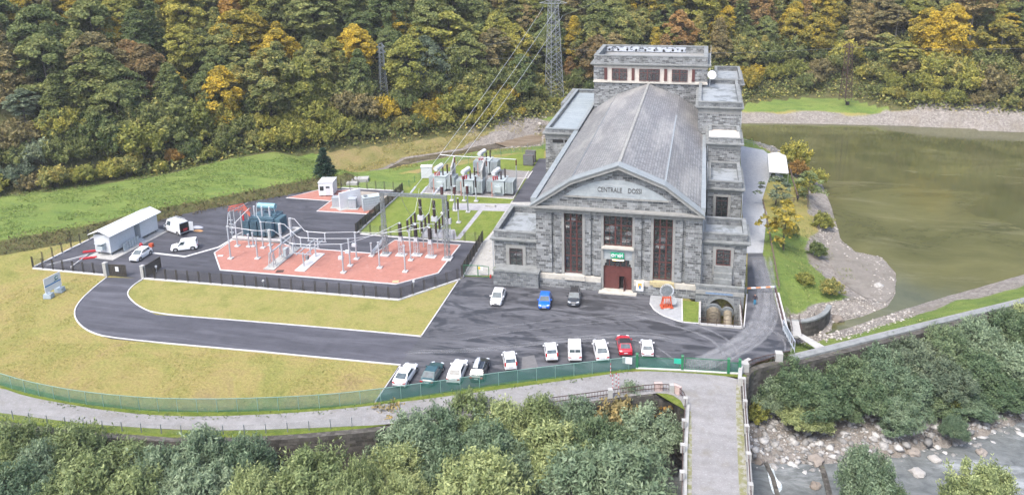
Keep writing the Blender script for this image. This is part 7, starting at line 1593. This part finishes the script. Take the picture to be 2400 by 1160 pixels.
# --- undergrowth, bank plants, stones: what nobody could count
def scatter(name, n, box, ok, size, mat, seed, hgt=.8, aspect=1.2, up=.9):
    r_ = np.random.default_rng(seed); X = r_.uniform(box[0], box[1], n); Y = r_.uniform(box[2], box[3], n); m_ = ok(X, Y); X, Y = X[m_], Y[m_]; Z = terrain(X, Y)
    C = np.stack([X, Y, Z+r_.random(len(X))**1.5*hgt], 1); N = r_.normal(size=C.shape)*.6+np.array([0, 0, up])
    me_ = leaves_mesh(name, C, N, size, aspect, r_); o = bpy.data.objects.new(name, me_); COL.objects.link(o); o.material_slots[0].link = 'OBJECT'; o.material_slots[0].material = mat; tag(o, kind='stuff')
def in_hill(lo, hi): return lambda X, Y: (lambda d: (d > lo) & (d < hi))(np.where(inside(X, Y, fpP), 1, -1)*seg_d(X, Y, FOOT, False))
scatter('undergrowth', 150000, (-210, 140, 140, 270), in_hill(-1, 80), .36, LM['green'], 1, 2.2)
scatter('undergrowth', 110000, (-210, 140, 140, 270), in_hill(-2, 70), .36, LM['olive'], 2, 2.4)
def on_bank(X, Y): d = sdist(X, Y, MEADOW); return (d > .3) & (d < 3.6) & (Y < 150) & (X < -38) & (vnoise(X, Y, 1.6, 9) > .2)
scatter('bank_weeds', 60000, (-140, -36, 95, 150), on_bank, .15, LM['bank'], 3, 1.2)
scatter('far_bank_plants', 26000, (5, 130, 165, 215), lambda X, Y: (lambda d: (d > 6.2) & (d < 30))(sdist(X, Y, RES)) & (Y > 165) & in_hill(-40, 1.5)(X, Y) & (vnoise(X, Y, 4, 12) > .42), .26, leaf_mat('leaf_lush', (.06, .13, .03), (.11, .21, .05), (.18, .29, .07)), 4, .7)
scatter('channel_bank_plants', 26000, (-90, -20, 140, 215), lambda X, Y: (lambda d: (d > 4.5) & (d < 17))(sdist(X, Y, CHAN)) & in_hill(-12, 1.0)(X, Y), .26, LM['green'], 5, .6)
scatter('verge_weeds', 16000, (-75, 0, 62, 95), lambda X, Y: (lambda d: (d < .5))(seg_d(X, Y, [tuple(p) for p in pts([(0, 912), (60, 932), (150, 950), (240, 963), (350, 975), (480, 979), (700, 970), (900, 950), (1200, 911), (1400, 884), (1480, 870)])], False)), .09, LM['green'], 6, .3)
scatter('wall_moss_plants', 14000, (-75, 0, 58, 95), lambda X, Y: (lambda d: (d < .8))(seg_d(X, Y, [tuple(p) for p in pts(WALL_L[2:12])], False)), .14, LM['olive'], 7, -1.6)
scatter('bank_grass', 16000, (8, 40, 95, 175), lambda X, Y: (lambda d: (d > 4.3) & (d < 22))(sdist(X, Y, RES)) & (sdist(X, Y, YARD) > .3) & (vnoise(X, Y, 2.5, 14) > .5), .10, LM['green'], 8, .35)
scatter('river_undergrowth', 30000, (8, 75, 78, 115), lambda X, Y: (sdist(X, Y, RF) < -1.2) & (sdist(X, Y, RWATER) > 8), .16, LM['deep'], 9, 1.2)
def lawn_ok(X, Y): return (sdist(X, Y, [tuple(p) for p in drive]) > .2) & (sdist(X, Y, [tuple(p) for p in yl]) > .3) & (sdist(X, Y, [tuple(p) for p in compound]) > .4) & (sdist(X, Y, [tuple(p) for p in pts(path_up+path_lo)]) > 1.6)
LM['drygrass'] = leaf_mat('grass_dry', (.19, .19, .045), (.29, .25, .08), (.36, .29, .12)); LM['meadow'] = leaf_mat('grass_meadow', (.085, .14, .04), (.145, .21, .05), (.21, .26, .07))
scatter('lawn_tufts', 60000, (-105, -18, 70, 125), lambda X, Y: lawn_ok(X, Y) & (sdist(X, Y, YARD) < -.5) & (vnoise(X, Y, 3.0, 31) > .5), .055, LM['drygrass'], 11, .05, 2.4)
scatter('meadow_tufts', 110000, (-150, -38, 95, 185), lambda X, Y: (sdist(X, Y, MEADOW) < .8) & (vnoise(X*.6, Y, 2.5, 33)+.5*vnoise(X, Y, 11, 34) > .62), .10, LM['meadow'], 12, .12, 2.2)
scatter('channel_tufts', 40000, (-85, -20, 150, 215), lambda X, Y: (sdist(X, Y, CHAN) < 9) & (sdist(X, Y, STREAM) > .6) & (vnoise(X, Y, 3.5, 35) > .5), .12, LM['drygrass'], 13, .25, 1.6)
def stones(name, n, box, ok, smin, smax, seed, cols=((.14, .13, .12), (.30, .285, .265), (.46, .45, .43))):
    r_ = np.random.default_rng(seed); X = r_.uniform(box[0], box[1], n); Y = r_.uniform(box[2], box[3], n); m_ = ok(X, Y); X, Y = X[m_], Y[m_]; Z = terrain(X, Y); k = len(X)
    ico = bmesh.new(); bmesh.ops.create_icosphere(ico, subdivisions=1, radius=1); bv_ = np.array([v.co[:] for v in ico.verts]); bf = np.array([[v.index for v in f.verts] for f in ico.faces]); ico.free()
    s = smin*(smax/smin)**(r_.random(k)**2.2); S = np.stack([s*(.7+.6*r_.random(k)), s*(.7+.6*r_.random(k)), s*(.4+.4*r_.random(k))], 1); a = r_.random(k)*6.28
    V = bv_[None]*(1+.22*r_.normal(size=(k, len(bv_), 1)))*S[:, None, :]; ca_, sa_ = np.cos(a)[:, None], np.sin(a)[:, None]
    V = np.stack([V[..., 0]*ca_-V[..., 1]*sa_+X[:, None], V[..., 0]*sa_+V[..., 1]*ca_+Y[:, None], V[..., 2]+Z[:, None]+S[:, 2:3]*.15], -1)
    F = (bf[None]+np.arange(k)[:, None, None]*len(bv_)).reshape(-1, 3)
    me_ = bpy.data.meshes.new(name); me_.vertices.add(V.size//3); me_.loops.add(F.size); me_.polygons.add(len(F)); me_.vertices.foreach_set('co', V.astype('f').ravel()); me_.loops.foreach_set('vertex_index', F.astype('i').ravel()); me_.polygons.foreach_set('loop_start', np.arange(0, F.size, 3, dtype='i')); me_.update(calc_edges=True)
    m, t, p = new_mat(name+'_rock'); g = NG(t); geo = g.n('NewGeometry'); c = g.ramp(geo.outputs['Random Per Island'], [(0, cols[0]), (.55, cols[1]), (1, cols[2])]); c = g.mix(.35, c, g.ramp(g.noise(g.coord(), 3, 5, .7), [(.3, (.1, .1, .1)), (.7, (.9, .9, .9))]), 'OVERLAY'); g.L(c, p.inputs['Base Color']); p.inputs['Roughness'].default_value = .8
    me_.materials.append(m); o = bpy.data.objects.new(name, me_); COL.objects.link(o); tag(o, kind='stuff')
CG = ((.17, .17, .165), (.34, .335, .325), (.50, .495, .485))
stones('river_stones', 30000, (5, 75, 45, 112), lambda X, Y: (sdist(X, Y, RF) < -1.2) & (lambda d: (d > -2.0) & (d < 9))(sdist(X, Y, RWATER)), .07, .6, 1, CG)
stones('river_stones', 6000, (5, 75, 45, 112), lambda X, Y: (sdist(X, Y, RWATER) < -2.0) & (X > 7) & (vnoise(X, Y, 5, 21) > .35), .10, .6, 2, CG)
stones('shore_stones', 9000, (12, 32, 88, 150), lambda X, Y: (lambda d: (d > .1) & (d < 3.8))(sdist(X, Y, RES)) & (sdist(X, Y, YARD) > .5) & (Y > 92), .06, .28, 3, ((.16, .15, .135), (.34, .32, .29), (.5, .47, .43)))
stones('shore_stones', 9000, (8, 140, 168, 215), lambda X, Y: (lambda d: (d > .2) & (d < 7.5))(sdist(X, Y, RES)), .10, .5, 4, ((.11, .097, .085), (.25, .225, .20), (.38, .35, .32)))
stones('channel_stones', 6000, (-75, -18, 150, 215), lambda X, Y: (lambda d: (d > -4) & (d < 4.5))(sdist(X, Y, CHAN)) & (sdist(X, Y, STREAM) > .3) & (X > -60+12*vnoise(X, Y, 9, 3)), .10, .5, 5, ((.15, .13, .11), (.33, .305, .27), (.47, .44, .40)))
stones('bed_stones', 4200, (-70, 2, 48, 92), lambda X, Y: sdist(X, Y, RF) < -1.2, .12, .6, 6, ((.03, .03, .028), (.09, .085, .08), (.16, .15, .14)))
# single boulders one can point to
BL = [(2168, 997, 1.0, 'large pale boulder at the river edge below the willows'), (2050, 985, .8, 'tan boulder at the edge of the stones, right of the middle willow'), (1910, 1078, .9, 'brown flat boulder where stones meet the river'), (2150, 1108, .8, 'pale pointed boulder standing in the river'), (1780, 1080, .6, 'dark boulder at the bridge foot in the water'), (2140, 1060, .75, 'grey rounded boulder at the waterline right of the weir'), (2190, 1075, .7, 'reddish boulder in the shallow river'), (1910, 1138, .6, 'white boulder in the river below the weir'), (2300, 1060, .6, 'pale boulder alone in the right part of the river'), (2060, 670, .75, 'dark boulder lying on the grey silt of the reservoir shore'), (1962, 748, .9, 'dark boulder at the foot of the round basin wall')]
for i, (x, y, s, lab) in enumerate(BL):
    zz = Z_RIV+.1 if y > 900 else Z_RES+.15; p = at(x, y, zz); r_ = np.random.default_rng(100+i); ico = bmesh.new(); bmesh.ops.create_icosphere(ico, subdivisions=2, radius=s)
    for v in ico.verts: v.co *= float(1+.16*r_.normal()); v.co.z *= .6
    me_ = bpy.data.meshes.new('boulder'); ico.to_mesh(me_); ico.free(); o = bpy.data.objects.new('boulder', me_); COL.objects.link(o); o.location = p
    me_.materials.append(blotch('boulder_rock', [(.38, .37, .35), (.22, .19, .16), (.28, .25, .22)][i % 3], [(1.2, .5, .7, (.15, .14, .13), .5)])); tag(o, lab, 'boulder')
# the weir in the river
w_ = pts([(1790, 1085), (1806, 1120), (1818, 1165), (1822, 1220)], Z_RIV)
tag(MB().ribbon(w_, .5, -.5, .12).build('river_weir', MT['river_stone'], fix=True), 'low dark stone weir crossing the river beside the bridge', 'weir')
w_ = pts([(1915, 1082), (1925, 1110), (1935, 1150), (1945, 1200)], Z_RIV)
tag(MB().ribbon(w_, .6, -.5, .15).build('river_weir', MT['river_stone'], fix=True), 'broken line of stones crossing the river farther from the bridge', 'weir')

# everything but foliage is a little darker than a first guess: real-world albedos under a longer exposure
for m in bpy.data.materials:
    if m.name.startswith(('leaf_', 'grass_dry', 'grass_meadow', 'dry_lawn', 'warm_lamp')): continue
    p = m.node_tree and m.node_tree.nodes.get('Principled BSDF')
    if not p: continue
    s = p.inputs['Base Color']; K = .80
    if s.is_linked:
        src = s.links[0].from_socket; x = m.node_tree.nodes.new('ShaderNodeMix'); x.data_type = 'RGBA'; x.blend_type = 'MULTIPLY'; x.inputs[0].default_value = 1
        m.node_tree.links.new(src, x.inputs[6]); x.inputs[7].default_value = (K, K, K, 1); m.node_tree.links.new(x.outputs[2], s)
    else: c = s.default_value; s.default_value = (c[0]*K, c[1]*K, c[2]*K, 1)
# one even box of thin haze, added to lift the darks of the wood, round the camera and all that is built
hz = MB().box(-345, 345, -25, 490, -12, 320).build('haze', None); tag(hz, kind='stuff')
hm = bpy.data.materials.new('valley_haze'); hm.use_nodes = True; ht = hm.node_tree
for n in list(ht.nodes):
    if n.type == 'BSDF_PRINCIPLED': ht.nodes.remove(n)
pv = ht.nodes.new('ShaderNodeVolumePrincipled'); pv.inputs['Color'].default_value = (.86, .90, .95, 1); pv.inputs['Density'].default_value = .00020; pv.inputs['Anisotropy'].default_value = .2
ht.links.new(pv.outputs[0], [n for n in ht.nodes if n.type == 'OUTPUT_MATERIAL'][0].inputs['Volume']); hz.data.materials.append(hm)
